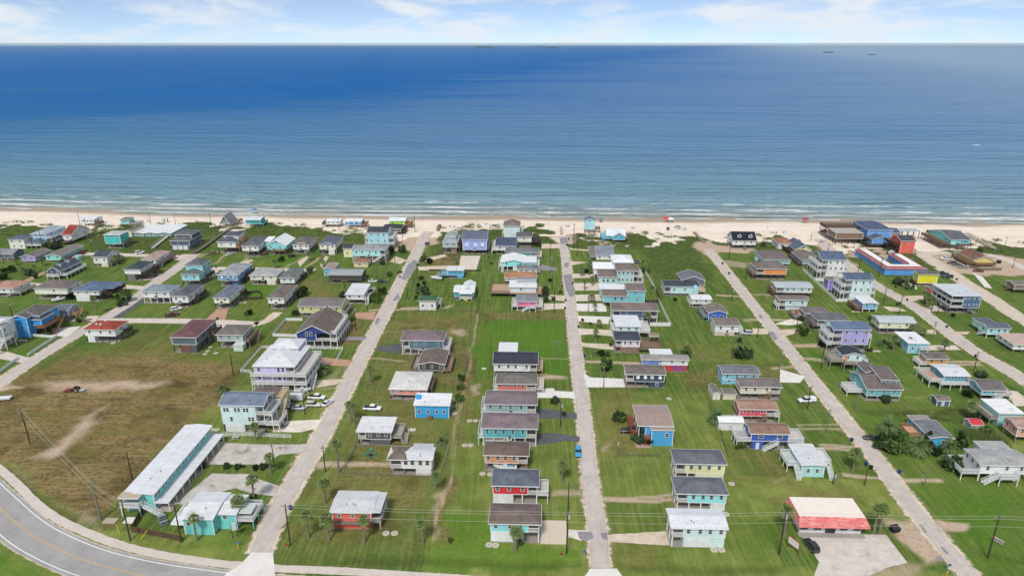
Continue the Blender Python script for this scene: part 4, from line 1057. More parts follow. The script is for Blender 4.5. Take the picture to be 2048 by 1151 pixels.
    def dormer(s, x, y, w, h, face='F', c='#eceeef', d=2.2):
        """small gabled dormer; its sill at the roof surface at (x, y)"""
        zb = s.He + (s.sl * y if face == 'F' else s.sl * (s.W / 2 - abs(x)))
        m = MB(); hz = zb + h
        if face == 'F':
            m.box(x - w / 2, x + w / 2, y, y + d, zb - .2, hz); m.poly([(x - w / 2, y, hz), (x + w / 2, y, hz), (x, y, hz + w * .35)])
            o = m.build('dormer', paint(c), s.root)
            rf = MB(); e = .15
            rf.slab([(x - w / 2 - e, y - e, hz - .03), (x, y - e, hz + w * .4), (x, y + d, hz + w * .4), (x - w / 2 - e, y + d, hz - .03)], .08)
            rf.slab([(x, y - e, hz + w * .4), (x + w / 2 + e, y - e, hz - .03), (x + w / 2 + e, y + d, hz - .03), (x, y + d, hz + w * .4)], .08)
            rf.build('dormer_roof', s.rm, o)
            MB().box(x - w * .28, x + w * .28, y - .04, y - .004, zb + .35, hz - .1).build('pane', glass(), o)
        else:
            sg = 1 if face == 'R' else -1
            m.box(min(x, x - sg * d), max(x, x - sg * d), y - w / 2, y + w / 2, zb - .2, hz); m.poly([(x, y - w / 2, hz), (x, y + w / 2, hz), (x, y, hz + w * .35)])
            o = m.build('dormer', paint(c), s.root)
            rf = MB(); e = .15
            for q in (-1, 1):
                rf.slab([(x + sg * e, y + q * (w / 2 + e), hz - .03), (x + sg * e, y, hz + w * .4), (x - sg * d, y, hz + w * .4), (x - sg * d, y + q * (w / 2 + e), hz - .03)], .08)
            rf.build('dormer_roof', s.rm, o)
            MB().box(min(x + sg * .004, x + sg * .04), max(x + sg * .004, x + sg * .04), y - w * .28, y + w * .28, zb + .35, hz - .1).build('pane', glass(), o)
        return o
def Hs(short, extra, x1, x2, yb, ye, yt, wall, roof, rt='hip', name='stilt_house', body=None, **k):
    h = House(name, short, extra, x1, x2, yb, ye, yt, wall, roof, rt, **k)
    h.body(**(body or {}))
    return h
# ------------------------------------------------------------------ the houses, from the far left to the right
SLATE, DSL, BRN, PBR, GRY, LGR, WHT, TAN, RUST, RED = '#666d7a', '#3f444e', '#7d716c', '#877b7e', '#8b8d90', '#b6b9bd', '#e8eaee', '#b89b88', '#b07c64', '#9c4c42'
WOODC, DWOOD, GWOOD = '#9a7a5e', '#4a3f38', '#8d857c'
B = dict
# ---- far left, rows towards the beach
h = Hs('pale blue three-level beach house', 'with grey roof and stacked side decks', 62, 91, 491, 468, 452, '#a9c3e6', '#b7c1d0', 'hip', fl=2, yw=484, D=17, body=B(nf=2, ns=2, slab=False))
h.enclose(0, 1, '#b4cdea'); h.deck('R', 3.0); h.deck('R', 3.0, z=h.zp + h.fh)
h = Hs('cream two-storey house with slate roofs', 'at the far left', 17, 47, 497, 479, 469, '#efe6cf', '#6a7688', 'hip', fl=2, body=B(nf=2, ns=1))
h.block(h.x1 + .01, h.x1 + 9, 0.5, 9, 1.8, h.He - 2.4, 'hip', .36, h.wm, h.rm); h.pilings('#b8ae9f', x0=h.x1 + .3, x1=h.x1 + 8.8, y0=.7, y1=8.6, h=1.7)
h = Hs('slate-grey gabled house', 'with grey roof at the left edge', -12, 25, 521, 508, 497, '#4a5b6a', '#9a9da3', 'gx', yw=516, body=B(nf=3, ns=2, pilec='#d8d8d8'))
h = Hs('lavender house with brown roof', '', 42, 69, 525, 513, 496, '#a595cc', '#8a7f7d', 'gy', sl=.3, yw=521, body=B(nf=2, ns=3))
h = Hs('aqua long house with grey-brown roof', 'beside a red deck', 91, 121, 523, 511, 500, '#86d8d2', '#8e8885', 'gy', sl=.2, yw=519.5, D=19, body=B(nf=2, ns=2))
h.deck('R', 3.2, z=1.0, c='#8a4434', railc='#8a4434', y0=3, y1=16)
h = Hs('white house with red roof', 'beside the sand dunes', 125, 142, 487, 470, 456, '#e9e6e2', '#a24a42', 'gx', sl=.45, yw=481, D=16, body=B(nf=1, ns=2, pilec='#4a3f38'))
h.deck('F', 3.0, c=GWOOD, railc=DWOOD); h.stairs('F', .2, c=DWOOD, at=.1, toward=-1)
h = Hs('turquoise box house with pale roof', 'on dark pilings', 208, 239, 496, 470, 461, '#3fb8b4', '#ccd4d6', 'hip', sl=.2, yw=487, fl=1, body=B(nf=0, ns=1, pilec=DWOOD))
h.windows_front(1, z=h.He - 1.5); h.deck('R', 1.4, c=GWOOD, railc=GWOOD)
h = Hs('cream cottage with brown roof', 'behind the turquoise box house', 250, 262, 474, 462, 452, '#e6dcb8', '#8b847d', 'gy', D=14, body=B(nf=1, ns=0))
for k, (a, b) in enumerate(((263, 287), (290, 314), (317, 341))):
    h = Hs(('left', 'middle', 'right')[k] + ' one of three white-roofed low cottages', 'in a row by the dunes', a, b, 473, 466, 456, '#8fb0b4', '#eef0f2', 'gy', name='cottage', sl=.16, metalroof='y', D=20, body=B(nf=1, ns=2))
h = Hs('white beach house on grey pilings', 'standing on the sand at the left', 161, 187, 451, 440, 432, '#d5d8dc', '#e5e8ec', 'gx', sl=.2, metalroof='x', yw=446, body=B(nf=3, ns=1, pilec='#5d5750', slab=False))
h.deck('R', 4, c='#7a5a48', railc='#7a5a48', y1=4)
h = Hs('small aqua beach cabin', 'with a grey deck on the sand', 241, 257, 450, 440.5, 437, '#7fd3cb', '#8d9092', 'shed', name='beach_cabin', yw=447.5, D=6, body=B(nf=1, ns=1, slab=False))
h.deck('R', 6, c=GWOOD, railc='#c9c9c6')
h = Hs('dark slate two-tier house', 'with three white garage doors', 341, 378, 499, 482, 457, '#46546a', '#6f7677', 'hip', yw=490, D=15, body=B(nf=1, ns=1, slab=True))
h.block(h.x0 + 1, h.x1 - .3, 4, h.D - .5, h.He - .6, h.He + 2.6, 'hip', .36, h.wm, h.rm); h.windows_front(3, y=4, z=h.He + 1.0, w=.8, h=.8, fl=1)
h.enclose(0, 1, '#46546a'); h.garage(.05, .9, 3)
h = Hs('cream square house with dark slate roof', 'above a small enclosed base', 186, 213, 533, 514, 501, '#efe9d4', '#565c68', 'gx', sl=.32, yw=526, D=11, body=B(nf=2, ns=1))
h.enclose(.5, 1, '#d8cfb4'); h.deck('R', 2, c=GWOOD, railc=GWOOD)
h = Hs('navy gabled house with white wraparound deck', 'and two white dormers', 95, 120, 557, 541, 520, '#2f4a63', '#5d6875', 'gy', sl=.62, yw=549.5, D=16, body=B(nf=2, ns=3, pilec=DWOOD))
h.deck('F', 1.7); h.deck('R', 3.0)
for y in (4.5, 10.5): h.dormer(h.x1 - 1.8, y, 1.7, 1.3, 'R')
h = Hs('white house with dark green hip roof', 'beside a long wooden deck', 249, 280, 561, 539, 522, '#e6e8e4', '#4e5a5c', 'hip', yw=547, body=B(nf=0, ns=1, pilec=DWOOD))
h.deck('R', 3, c=DWOOD, railc=DWOOD); h.stairs('R', 3.0, c=DWOOD, at=.9); h.enclose(.1, .6, '#6d6a66')
h = Hs('white house with pinkish tan roof', 'behind the dark green roof', 284, 310, 533, 519, 503, '#e3e6e8', '#c0a99d', 'hip', yw=526, D=15, body=B(nf=2, ns=1))
h.deck('R', 3.2, c=GWOOD, railc=GWOOD, y0=-6); h.stairs('R', 3.2, c=GWOOD, at=.0)
h = Hs('cream house with tan roof', 'cut by the left edge, with grey stairs', -22, 26, 592, 577, 560, '#ece6d6', '#c29a86', 'hip', yw=585, body=B(nf=4, ns=1))
h.deck('R', 3, c=GWOOD, railc='#c8c8c8'); h.stairs('F', .3, c='#b9b9b9', at=.95, toward=-1)
h = Hs('cream long house with brown hip roof', 'over an open carport', 69, 133, 598, 577, 560, '#ece9cf', '#84797a', 'hip', yw=587, body=B(nf=1, ns=2))
h = Hs('white house with blue-slate hip roof', 'and dark screened side porch', 147, 197, 602, 582.5, 562, '#dfe6ee', '#6b7f9c', 'hip', yw=589, body=B(nf=3, ns=0, pilec=DWOOD))
h.enclose(.05, .6, '#dcdfe2'); h.garage(.1, .55, 1); h.deck('R', 5, c=DWOOD, railc=DWOOD, y0=2); h.add_roof('flat', h.x1 + .5, h.x1 + 5, 3, h.D, h.He - .1, 0, h.rm, .2, 'porch_roof', False)
# ---- beach row
a = House('a_frame_cabin', 'grey A-frame cabin', 'on the sand beside the boardwalk', 440, 459, 452, 446, 427, '#8b8a86', '#9b9ea3', 'gy', sl=1.55, pile=1.6, D=11)
a.He = 2.0; a.body(nf=0, ns=0, slab=False, pilec='#6a6058')
a.window(0, -.003, 3.6, 1.5, 1.6); a.window(0, -.003, 6.2, .9, 1.0); a.deck('R', 4, c=GWOOD, railc=GWOOD, y0=5)
h = Hs('deep teal beach house with pale roof', 'right of the A-frame cabin', 491, 520, 452, 440, 433, '#1f9aa8', '#d6e4ea', 'gx', sl=.22, metalroof='x', yw=447.5, body=B(nf=2, ns=2, pilec='#167583', slab=False))
h.deck('R', 2, railc='#35a9b3')
h = Hs('white beach house with grey deck', 'on dark pilings beside the bright blue one', 653, 679, 454, 443, 436, '#e0e3e6', '#eef0f3', 'gx', sl=.18, metalroof='x', yw=448, body=B(nf=3, ns=1, pilec=DWOOD, slab=False))
h.deck('L', 3, c=GWOOD, railc='#6d655d')
h = Hs('bright blue beach house with white roof', 'on the sand', 691, 722, 455, 443, 436, '#2f86c8', '#edf0f4', 'gx', sl=.18, metalroof='x', yw=449, body=B(nf=3, ns=1, pilec='#5f554c', slab=False, win='#dfe6ea'))
h.deck('R', 3, c=WOODC, railc=WOODC)
h = Hs('lime green beach house with white roof', 'and brown wooden stairs', 778, 809, 455, 442, 434, '#a2d93c', '#eef1f4', 'gx', sl=.2, metalroof='x', yw=449, body=B(nf=2, ns=1, pilec='#5f554c', slab=False))
h.deck('R', 4, c='#9c7757', railc='#9c7757'); h.stairs('R', 4, c='#9c7757', at=.4)
# ---- second row, left of the main sandy street
h = Hs('cream house with two slate roof tiers', 'and a wooden side deck', 435, 470, 506, 484, 466, '#f0e8d2', '#626a7a', 'hip', yw=494, D=13, body=B(nf=2, ns=1, pilec=DWOOD))
h.block(h.x0 + 2, h.x1 + .2, 4.5, h.D, h.He - .5, h.He + 2.3, 'hip', .3, h.wm, h.rm); h.deck('R', 2.2, c='#b98a5e', railc='#b98a5e'); h.deck('R', 2.2, z=h.He - .2, c='#b98a5e', railc='#b98a5e', y0=5)
h = Hs('white house with slate hip roof', 'on pilings beside the aqua gabled house', 484, 516, 513, 492, 472, '#e4e7ee', '#70747e', 'hip', yw=501, body=B(nf=3, ns=3, pilec=GWOOD, ac=True))
h = Hs('aqua gabled house with white roof', 'and a wooden front deck', 534, 571, 509, 490, 466, '#83d3d6', '#eef2f4', 'gy', sl=.55, metalroof='y', yw=499, body=B(nf=2, ns=2, pilec=GWOOD))
h.window(0, -.003, h.He + 1.2, .9, 1.0); h.deck('F', 1.8, c=WOODC, railc=WOODC, x0=-1.5); h.stairs('F', .2, c=WOODC, at=.1, toward=-1)
h.block(h.x0 - 3, h.x0 - .01, 5, 12, h.zp, h.He + .8, 'shed', .1, h.wm, h.rm)
h = Hs('pale grey house with brown hip roof', 'between the aqua gable and a cream house', 586, 617, 507, 489.5, 472, '#dde2e6', '#7f7773', 'hip', yw=498, body=B(nf=3, ns=3, pilec=GWOOD, ac=True))
h.add_roof('hip', -2, 2, 1, 4, h.He + .7, .3, h.rm, .3, 'entry_roof'); h.stairs('R', .3, c=WOODC, at=.9); h.enclose(.6, .85, '#dcdcd8', .1, .3)
h = Hs('cream house with slate-blue hip roof', 'with a pale storage box below', 639, 670, 509, 489, 471, '#ece6cc', '#6c7382', 'hip', yw=498, body=B(nf=3, ns=3, pilec=DWOOD, ac=True))
h.add_roof('hip', -2, 2, 1, 4, h.He + .7, .3, h.rm, .3, 'entry_roof'); h.stairs('L', .3, c=WOODC, at=.6); h.enclose(.55, .95, '#e4e2d0', -.02, .25)
h = Hs('light aqua tower house with grey-green roofs', 'on tall dark pilings', 363, 397, 571, 549, 515, '#8fcfe0', '#727c7c', 'hip', yw=560, D=13, body=B(nf=2, ns=1, pilec='#4b4540'))
h.block(h.x0 + .3, h.x1 - .01, 4.5, h.D - .3, h.He - .5, h.He + 3.2, 'hip', .55, h.wm, h.rm); h.windows_side(2, x=h.x1 - .01, y0=5, y1=h.D, z=h.He + 1, fl=1); h.deck('R', 1.6, c=DWOOD, railc=DWOOD, y0=6)
h = Hs('steel blue house with light grey hip roof', 'and white shutters', 436, 474, 572, 550.5, 526, '#6390c2', '#aeb2b8', 'hip', yw=560, body=B(nf=3, ns=3, win='#e8ecf0', pilec='#55504b', ac=True))
h.deck('R', 1.6, c=GWOOD, railc=DWOOD, y0=h.D * .55); h.stairs('R', .1, c=DWOOD, at=.55); h.enclose(.6, .95, '#6390c2', .1, .5)
h = Hs('beige low house with pale hip roof', 'over a partly slatted carport', 500, 552, 569, 551.5, 536, '#ddd6c2', '#b9bcba', 'hip', sl=.25, yw=559, body=B(nf=3, ns=1, pilec='#b0a696', ac=True))
h.enclose(.62, .95, '#e6dfca', 0, .5, slats=3); h.deck('R', 1.8, c=GWOOD, railc=GWOOD, y0=4)
h = Hs('pale grey-green house with grey roof', 'beside a gravel strip', 560, 588, 572, 556, 535, '#cbd8d6', '#7d8482', 'hip', yw=565, body=B(nf=2, ns=3, pilec=DWOOD))
h.deck('R', 1.4, c=DWOOD, railc=DWOOD, y0=h.D * .6)
h = Hs('small cyan house with rusty roof', 'behind the dark metal carport', 648, 666, 552, 537, 524, '#55b6d8', '#a68f86', 'gy', sl=.15, metalroof='y', D=9, body=B(nf=2, ns=1))
h = Hs('dark brown shed house with ribbed grey roof', '', 657, 722, 566, 551, 537, '#3d3835', '#a5a8aa', 'gx', name='shed_house', sl=.2, metalroof='x', yw=560, body=B(nf=0, ns=0, pilec='#332e2b'), trim='#77736e')
h = Hs('white house with slate hip roof and side stairs', 'left of the cream slate-roofed one', 344, 375, 614, 592.5, 568, '#e4e7ea', '#6d727c', 'hip', yw=604, body=B(nf=2, ns=3, pilec=DWOOD, ac=True))
h.deck('R', 1.6, c=DWOOD, railc=DWOOD, y0=h.D * .5); h.stairs('R', .1, c='#7a6a5c', at=.5)
h = Hs('cream house with blue-slate hip roof', 'above a brick-coloured drive', 428, 457, 617, 596, 569, '#efe7cc', '#7d8798', 'hip', yw=605, body=B(nf=2, ns=4, pilec='#4b4540', ac=True))
h.deck('R', 1.4, c=DWOOD, railc=DWOOD, y0=h.D * .75)
h = Hs('pinkish white house with brown hip roof', 'on a concrete slab', 536, 567, 618, 596, 568, '#eae2e2', '#857a76', 'hip', yw=606, body=B(nf=2, ns=4, pilec='#4b4540', ac=True))
h.deck('R', 1.4, c=DWOOD, railc=DWOOD, y0=h.D * .7)
h = Hs('white house with pale slate roof', 'on white pilings and white side stairs', 285, 338, 606, 584, 568, '#e2ebf2', '#93a0ac', 'hip', yw=594, body=B(nf=3, ns=1, pilec=TRIM, ac=True))
h.deck('R', 1.5, y0=3); h.stairs('R', 1.5, at=.4)
# ---- left block, nearer rows
h = House('stilt_house', 'azure blue tower house', 'with brown wooden stairs and white fence', 32, 78, 668, 631, 609, '#1f93dc', '#75706f', 'hip', yw=648, D=11)
h.body(nf=0, ns=2, pilec=DWOOD, slab=False)
h.block(h.x0 + 1.5, h.x0 + 6.4, -3.2, -.01, 0.02, h.He + .2, 'gy', .4, h.wm, h.rm); h.window(h.x0 + 3.9, -3.2, 3.6, 1.2, 1.2)
h.enclose(0, .5, '#1f93dc', 0, .9); h.block(h.x1 - 3.5, h.x1 + 1, -1.0, 6, h.zp, h.He - 1.4, 'hip', .3, h.wm, h.rm)
h.deck('R', 3.6, c='#8d6a4e', railc='#8d6a4e', y0=-3, y1=7, postc='#6d5340'); h.stairs('R', 3.6, c='#8d6a4e', at=.6)
h = Hs('grey-blue gabled house with slate roof', 'and pale wooden side stairs', 104, 136, 641, 620.5, 607, '#8fa3b4', '#75808a', 'gx', yw=629, body=B(nf=1, ns=1, pilec='#8d9299'))
h.deck('R', 2.6, c='#c2a27e', railc='#c2a27e', y0=1, y1=6); h.stairs('R', 2.6, c='#c2a27e', at=.5)
h = Hs('white house with brick-red hip roof', 'alone at a street corner', 169, 229, 684, 659.5, 640, '#ece8dc', '#ab5546', 'hip', yw=671, body=B(nf=3, ns=1, pilec='#5b4a40'))
h.enclose(.05, .28, '#e9e9e2', 0, .3); h.skylights([(.28, .3), (.42, .3), (.5, .55)]); h.deck('R', 2, c=DWOOD, railc=DWOOD, y0=5)
h = House('beach_house', 'white modern house with wide stairs', 'cut by the left edge', -95, -14, 700, 655, 632, '#dfe4ea', '#cfd5da', 'flat', yw=680, D=10)
h.body(nf=3, ns=1, pilec=TRIM); h.deck('R', 3.4, z=h.He - .5, y1=5); h.deck('R', 3.4, y1=5); h.stairs('R', 1.0, at=.1, w=1.6); h.add_roof('flat', h.x1 + .3, h.x1 + 3.4, 0, 3, h.He + 2.2, 0, plain(TRIM), .1, 'pergola')
h = Hs('dark slate house with maroon hip roof', 'and enclosed lower level', 343, 391, 705, 675, 638, '#4f6069', '#7f5f60', 'hip', yw=688, body=B(nf=0, ns=3, pilec='#3f3a37'))
h.enclose(.3, .98, '#4a4f50', 0, .55); h.enclose(.32, .72, '#6d4038', -.006, .1, name='lower_wall'); h.deck('R', 2.4, c='#8b7360', railc='#6d5a4c', y0=h.D * .6)
h = Hs('grey house with grey hip roof', 'and long wooden side stairs', 434, 484, 695, 670, 648, '#a2afb3', '#827d7a', 'hip', yw=681, body=B(nf=3, ns=1, pilec='#5a534d'))
h.deck('R', 2.6, c='#8b7d70', railc='#8b7d70'); h.stairs('R', 2.6, c='#8b7d70', at=.9)
h = Hs('olive yellow long house with grey roof', '', 598, 682, 633, 613, 595, '#c9c789', '#868283', 'gx', yw=625, sl=.3, body=B(nf=5, ns=1, pilec=DWOOD))
h.deck('R', 2.0, c=GWOOD, railc='#c9c9c9'); h.enclose(.1, .5, '#6f6a62', .1, .6)
# navy house: big gable towards the camera, two-level white porches along the right side
h = House('stilt_house', 'navy blue gabled house', 'with two-level white side porches', 593, 660, 695, 666, 617, '#12397c', '#80756f', 'gy', sl=.52, yw=680.5, fl=1, D=19)
h.body(porch='R', pw=5.5, nf=0, ns=3, pilec=TRIM)
h.window(-2.6, -.003, h.He - 1.0, .9, 1.4); h.window(-1.0, -.003, h.He - 1.0, .9, 1.4)
h.deck('R', 2.6); h.deck('R', 2.2, z=h.He - .35, y0=1, y1=h.D - 1)
# lilac three-level house
h = House('stilt_house', 'lilac three-level house with white roof', 'wrapped in white decks', 508, 588, 781, 733, 689, '#bdb4e2', '#dfe1e4', 'hip', yw=763, fl=2, sl=.32)
h.rm = metal('#dfe1e4', 'x')
h.body(porch='R', pw=3.0, nf=0, ns=3, pilec=TRIM)
for k in range(2):
    z = h.zp + k * h.fh
    h.windows_front(2, x0=h.bx1 - 3, x1=h.bx1 - .3, y=0, z=z + .8, w=.9, h=1.5, fl=1); h.windows_front(1, x0=h.bx0, x1=h.bx0 + 3, y=0, z=z + .9, w=.9, h=1.2, fl=1)
    h.deck('F', 1.5, z=z, x0=h.x0 - 1); h.deck('R', 4.2, z=z, y0=-1.5)
h.deck('L', 1.0); h.stairs('R', 4.2, at=.35, c=TRIM)
h.block(h.x0 + 2.5, h.x1 - 2, h.D - 6, h.D + 1.5, h.He - 1, h.He + 2.0, 'hip', .4, h.wm, h.rm)
# mint house with brown-roofed annex behind
h = House('stilt_house', 'mint green three-level house', 'with slate roof and angled white porches', 441, 526, 863, 811, 782, '#c3e6d8', '#8291a6', 'gx', yw=847, fl=2, sl=.36)
h.body(porch='R', pw=2.6, nf=0, ns=2, pilec=DWOOD)
z1, z2 = h.zp, h.zp + h.fh
for xx in (.10, .19, .42, .52, .68, .77): h.window(h.x0 + (h.bx1 - h.x0) * xx, -.003, z2 + .8, .7, 1.3)
for xx in (.27, .8, .9): h.window(h.x0 + (h.bx1 - h.x0) * xx, -.003, z1 + 1.0, .75, 1.4)
h.enclose(.04, .5, '#dfe6e2', 0, .7); h.garage(.05, .46, 2)
h.deck('R', 4.2, z=z1, y0=.0, y1=7); h.deck('R', 2.4, z=z2, y0=.0); 
h.block(h.x0 + 4.2, h.x1 - .5, h.D + .02, h.D + 9, z1, z2 + .2, 'flat', 0, paint('#d9cdb4'), shingle('#7c6f67'), .3, 'annex_roof')
h.deck('R', 2.2, z=z2, y0=h.D, y1=h.D + 8, c='#c9a878', railc='#d8d2c4'); h.stairs('R', 2.3, at=1.3, c='#d9c7a4', z=z2, toward=-1)
MINT = h
# ---- motel (long), small aqua office
h = House('motel', 'long aqua two-storey motel', 'with white metal roof and side gallery', 250, 306, 1020, 988, 850, '#6fc7c6', '#e9ebee', 'gx', sl=0.0, D=31.5, cat='motel')
h.rt = 'gy'; h.sl = .10; h.rm = metal('#e6e8ec', 'y'); h.zp = 0; h.fl = 1
h.body(nf=0, ns=0, slab=False)
MO = h
gz = h.He - 2.6
h.add_roof('flat', h.x1 + .3, h.x1 + 3.4, -.0, h.D, gz, 0, metal('#e3e5e8', 'y'), .15, 'gallery_roof')
n = 9
pm = box_mesh('gallery_post', .2, .2, gz - .1, plain(TRIM))
for k in range(n + 1): add('gallery_post', pm, h.root, (h.x1 + 3.4, .2 + (h.D - .4) * k / n, 0))
for k in range(n):
    y = h.D * (k + .5) / n
    h.window(h.x1 + .003, y - .6, h.He - 1.75, .8, 1.0, 'R'); h.window(h.x1 + .003, y + .7, h.He - 1.75, .8, 1.0, 'R')
    d = MB().box(h.x1 + .004, h.x1 + .08, y - .5, y + .5, .1, 2.1).build('door', plain('#dfe4e4'), h.root); MB().box(h.x1 + .081, h.x1 + .12, y + .3, y + .4, 1.0, 1.1).build('handle', plain('#77787a'), d)
    h.window(h.x1 + .003, y + 1.25, 1.0, .9, 1.1, 'R')
h.slab(h.x0 - .2, h.x1 + 3.9, -.2, h.D + .2, '#b3aaa0')
h.deck('F', 2.4, z=2.9, x0=h.x0 - .3, x1=h.x0 + 4.6, postc=TRIM); h.add_roof('flat', h.x0 - .3, h.x0 + 4.6, -2.3, -.1, 5.4, 0, wood('#c9b79f'), .1, 'balcony_roof'); h.stairs('F', 1.2, at=.75, z=2.9, toward=1)
h = House('office_building', 'small aqua office with white metal roof', 'beside the stained parking lot', 366, 424, 1068, 1038, 983, '#6cc6c6', '#e4e6ea', 'gx', sl=.16, cat='building', metalroof='x')
h.body(nf=0, ns=1, slab=False); h.window(h.x0 + 1.2, -.003, 2.6, .9, 1.0)
h.block(h.x1 + .01, h.x1 + 4.6, 2.2, h.D - .5, 0.02, h.He - .2, 'gx', .16, h.wm, h.rm); h.window(h.x1 + 2.0, 2.197, 3.0, .9, 1.1)
h.zp = 2.4; h.bx1 = h.x1
q = h.x1; h.x1 += 4.6
h.deck('R', 4.0, y0=2.5, y1=9, postc='#6cc6c6'); h.x1 = q
h.add_roof('flat', h.x1 + 4.9, h.x1 + 8.0, 3, 6.5, h.He - .6, 0, metal('#cfd8d2', 'x'), .1, 'porch_roof'); h.deck('L', 3.0, y0=3, y1=8); h.add_roof('shed', h.x0 - 3.2, h.x0 - .3, 0.5, 6, h.He - 2.3, .1, metal('#dfe6e2', 'x'), .2, 'awning')
h.deck('R', 3.0, y0=h.D - 5, y1=h.D - 1, z=2.4)
# ---- lots between the left street and the middle street
h = Hs('brick-red house with white metal roof', 'and raised side walkway, near the highway', 664, 741, 1056, 1025, 981, '#cf5b49', '#d4d6d9', 'gx', sl=.10, metalroof='x', yw=1041, body=B(nf=3, ns=2, pilec='#8c8076', winh=.9))
h.deck('R', 2.3, c=GWOOD, railc='#d6d6d4'); h.deck('F', .9, c=GWOOD, railc='#a88a80', posts=False, railing=False); h.enclose(.02, .98, '#c9503f', 0, .5, slats=6); h.vents(3)
h.add_roof('flat', h.x1 - .2, h.x1 + 2.3, 0, h.D, h.He - .02, 0, metal('#d0d2d6', 'x'), .1, 'side_roof')
h = Hs('white house with half brown half white roof', 'inside a wire fence', 779, 862, 949, 919, 893, '#e9edf1', '#dcdde0', 'gx', sl=.12, metalroof='x', yw=935, body=B(porch='L', pw=3.2, nf=4, ns=1, winw=.95, winh=1.35, win='#1f2734', pilec='#8a8178'))
h.add_roof('hip', h.x0 - .1, h.x0 + 4.4, -.1, h.D + .1, h.He + .12, .34, shingle('#857870'), .5, 'porch_roof'); h.enclose(.62, .99, '#e4e8ec', 0, .9); h.block(h.x0 + 6, h.x0 + 10.5, h.D - .5, h.D + 1.5, h.zp, h.He + .1, 'flat', 0, h.wm, plain('#b9bec4'))
h.vents(1)
h = Hs('charcoal house with white metal roof', 'and grey side stairs', 716, 781, 889, 864, 834, '#4b494b', '#e2e4e7', 'shed', sl=.05, metalroof='x', yw=877, body=B(porch='L', pw=2.2, nf=3, ns=1, pilec='#3a3838'))
h.deck('R', 3.0, c='#b4ada6', railc='#b9b6b2', y0=1); h.stairs('R', 3.0, c='#b9b6b2', at=.55, w=1.4); h.enclose(.35, .98, '#57565a', 0, .9); h.deck('L', 1.2, railc='#8b8782', c='#b4ada6', y0=3)
h = Hs('azure blue two-storey house with white roof', 'and blue chimney', 830, 897, 835, 811, 787, '#2699d8', '#eceef2', 'shed', name='house', sl=.08, metalroof='x', body=B(nf=4, ns=1, slab=False))
h.chimney(h.x0 + .6, 3.5, 1.5, '#2699d8', 0, h.He + 1.3); MB().box(-1.2, .2, -1.1, -.02, 0, .9).build('entry_step', wood('#8a6a4e'), h.root)
h = Hs('coral house with white hip roof', 'on dark pilings', 780, 852, 798, 779, 742, '#e88674', '#dcdad6', 'hip', sl=.26, metalroof='x', yw=788, body=B(porch='L', pw=2.2, nf=3, ns=2, pilec='#4a423e'))
h.deck('R', 1.4, c=GWOOD, railc=GWOOD, y0=4)
h = Hs('black gabled house with brown-grey roof', 'and decks on both sides', 838, 888, 745, 727, 696, '#3a3837', '#7e736f', 'gy', sl=.2, yw=740, body=B(nf=3, ns=2, pilec='#2f2c2a', slab=False))
h.deck('L', 3.0, c='#a89a90', railc='#6f6660'); h.deck('R', 2.6, c='#9b8676', railc='#8b7766'); h.stairs('N', .0, c='#9b8676', at=.9)
h = Hs('slate teal house with purple-brown hip roof', 'on white pilings by a black driveway', 803, 886, 709, 681, 660, '#4f7280', '#8a7b82', 'hip', yw=696.5, body=B(porch='L', pw=2.8, nf=3, ns=1, pilec=TRIM, ac=True))
h.deck('R', 2.4); h.enclose(.2, .98, '#d4dadc', .35, .95)
h = Hs('white cottage with green hip roof', 'behind a low fence', 839, 871, 620, 602, 590, '#e9eceb', '#4e7158', 'hip', name='cottage', body=B(nf=2, ns=1, slab=False))
h.deck('R', 2.2, z=2.6, c=GWOOD, railc='#d6d9d8', y0=2)
h = Hs('small teal house with white L-shaped roof', 'and yellow stair rails', 909, 947, 598, 584, 569, '#2d9fae', '#e4e7ea', 'gx', sl=.28, metalroof='x', yw=593, body=B(nf=2, ns=1, pilec='#4b5a5c'))
h.block(h.x1 - 5, h.x1 - .3, 2.0, h.D + 3, h.zp, h.He + .3, 'gy', .5, h.wm, h.rm); h.deck('F', 2.0, x0=-2, x1=h.x1 - .5); h.stairs('F', 2.0, at=.5, toward=1, c='#d9d98a')
h.add_roof('shed', -2, h.x1 - .5, -2, -.5, h.He - .35, .1, h.rm, .1, 'porch_roof')
h = Hs('small cyan house with flat white roof', 'beside a wooden seawall', 895, 926, 556, 541, 532, '#24a3d2', '#e3e6e8', 'shed', sl=.03, metalroof='x', yw=550, body=B(nf=3, ns=1, pilec='#35586a'))
h.enclose(.6, 1, '#24a3d2', 0, .8); h.deck('L', 4.0, c='#8fb6c0', railc='#7fb4c2'); h.stairs('L', 4.0, c='#c6cdd0', at=.6)
h = Hs('grey-green narrow house with two-tier grey roof', '', 886, 914, 506, 485, 457, '#9db3b1', '#b1b8ba', 'hip', yw=494, D=16, body=B(nf=2, ns=2, pilec=DWOOD))
h.block(h.x0 + 1.4, h.x1 - 1.4, 5, h.D - .5, h.He - .4, h.He + 1.8, 'hip', .4, h.wm, h.rm); h.enclose(.5, .95, '#8a6a58', .05, .4); h.deck('R', 1.4, c=WOODC, railc=WOODC)
h = Hs('periwinkle blue house with slate roof', 'and three white shuttered windows', 925, 973, 508, 479, 461, '#8fa2d6', '#707a90', 'gx', sl=.34, yw=499, body=B(nf=3, ns=1, win='#e6eaf0', pilec='#4a4744', ac=True, winw=1.5, winh=1.4))
h.deck('R', 1.2, railc='#cfd3da', y0=4)
h = Hs('light aqua three-level house with dark roof', 'and white decks at both ends', 735, 775, 498, 465, 453, '#a3d2dd', '#4d525c', 'gx', fl=2, yw=487, body=B(nf=3, ns=1, pilec=TRIM))
for k in range(2): h.deck('R', 3.4, z=h.zp + k * h.fh); h.deck('L', 1.8, z=h.zp + k * h.fh)
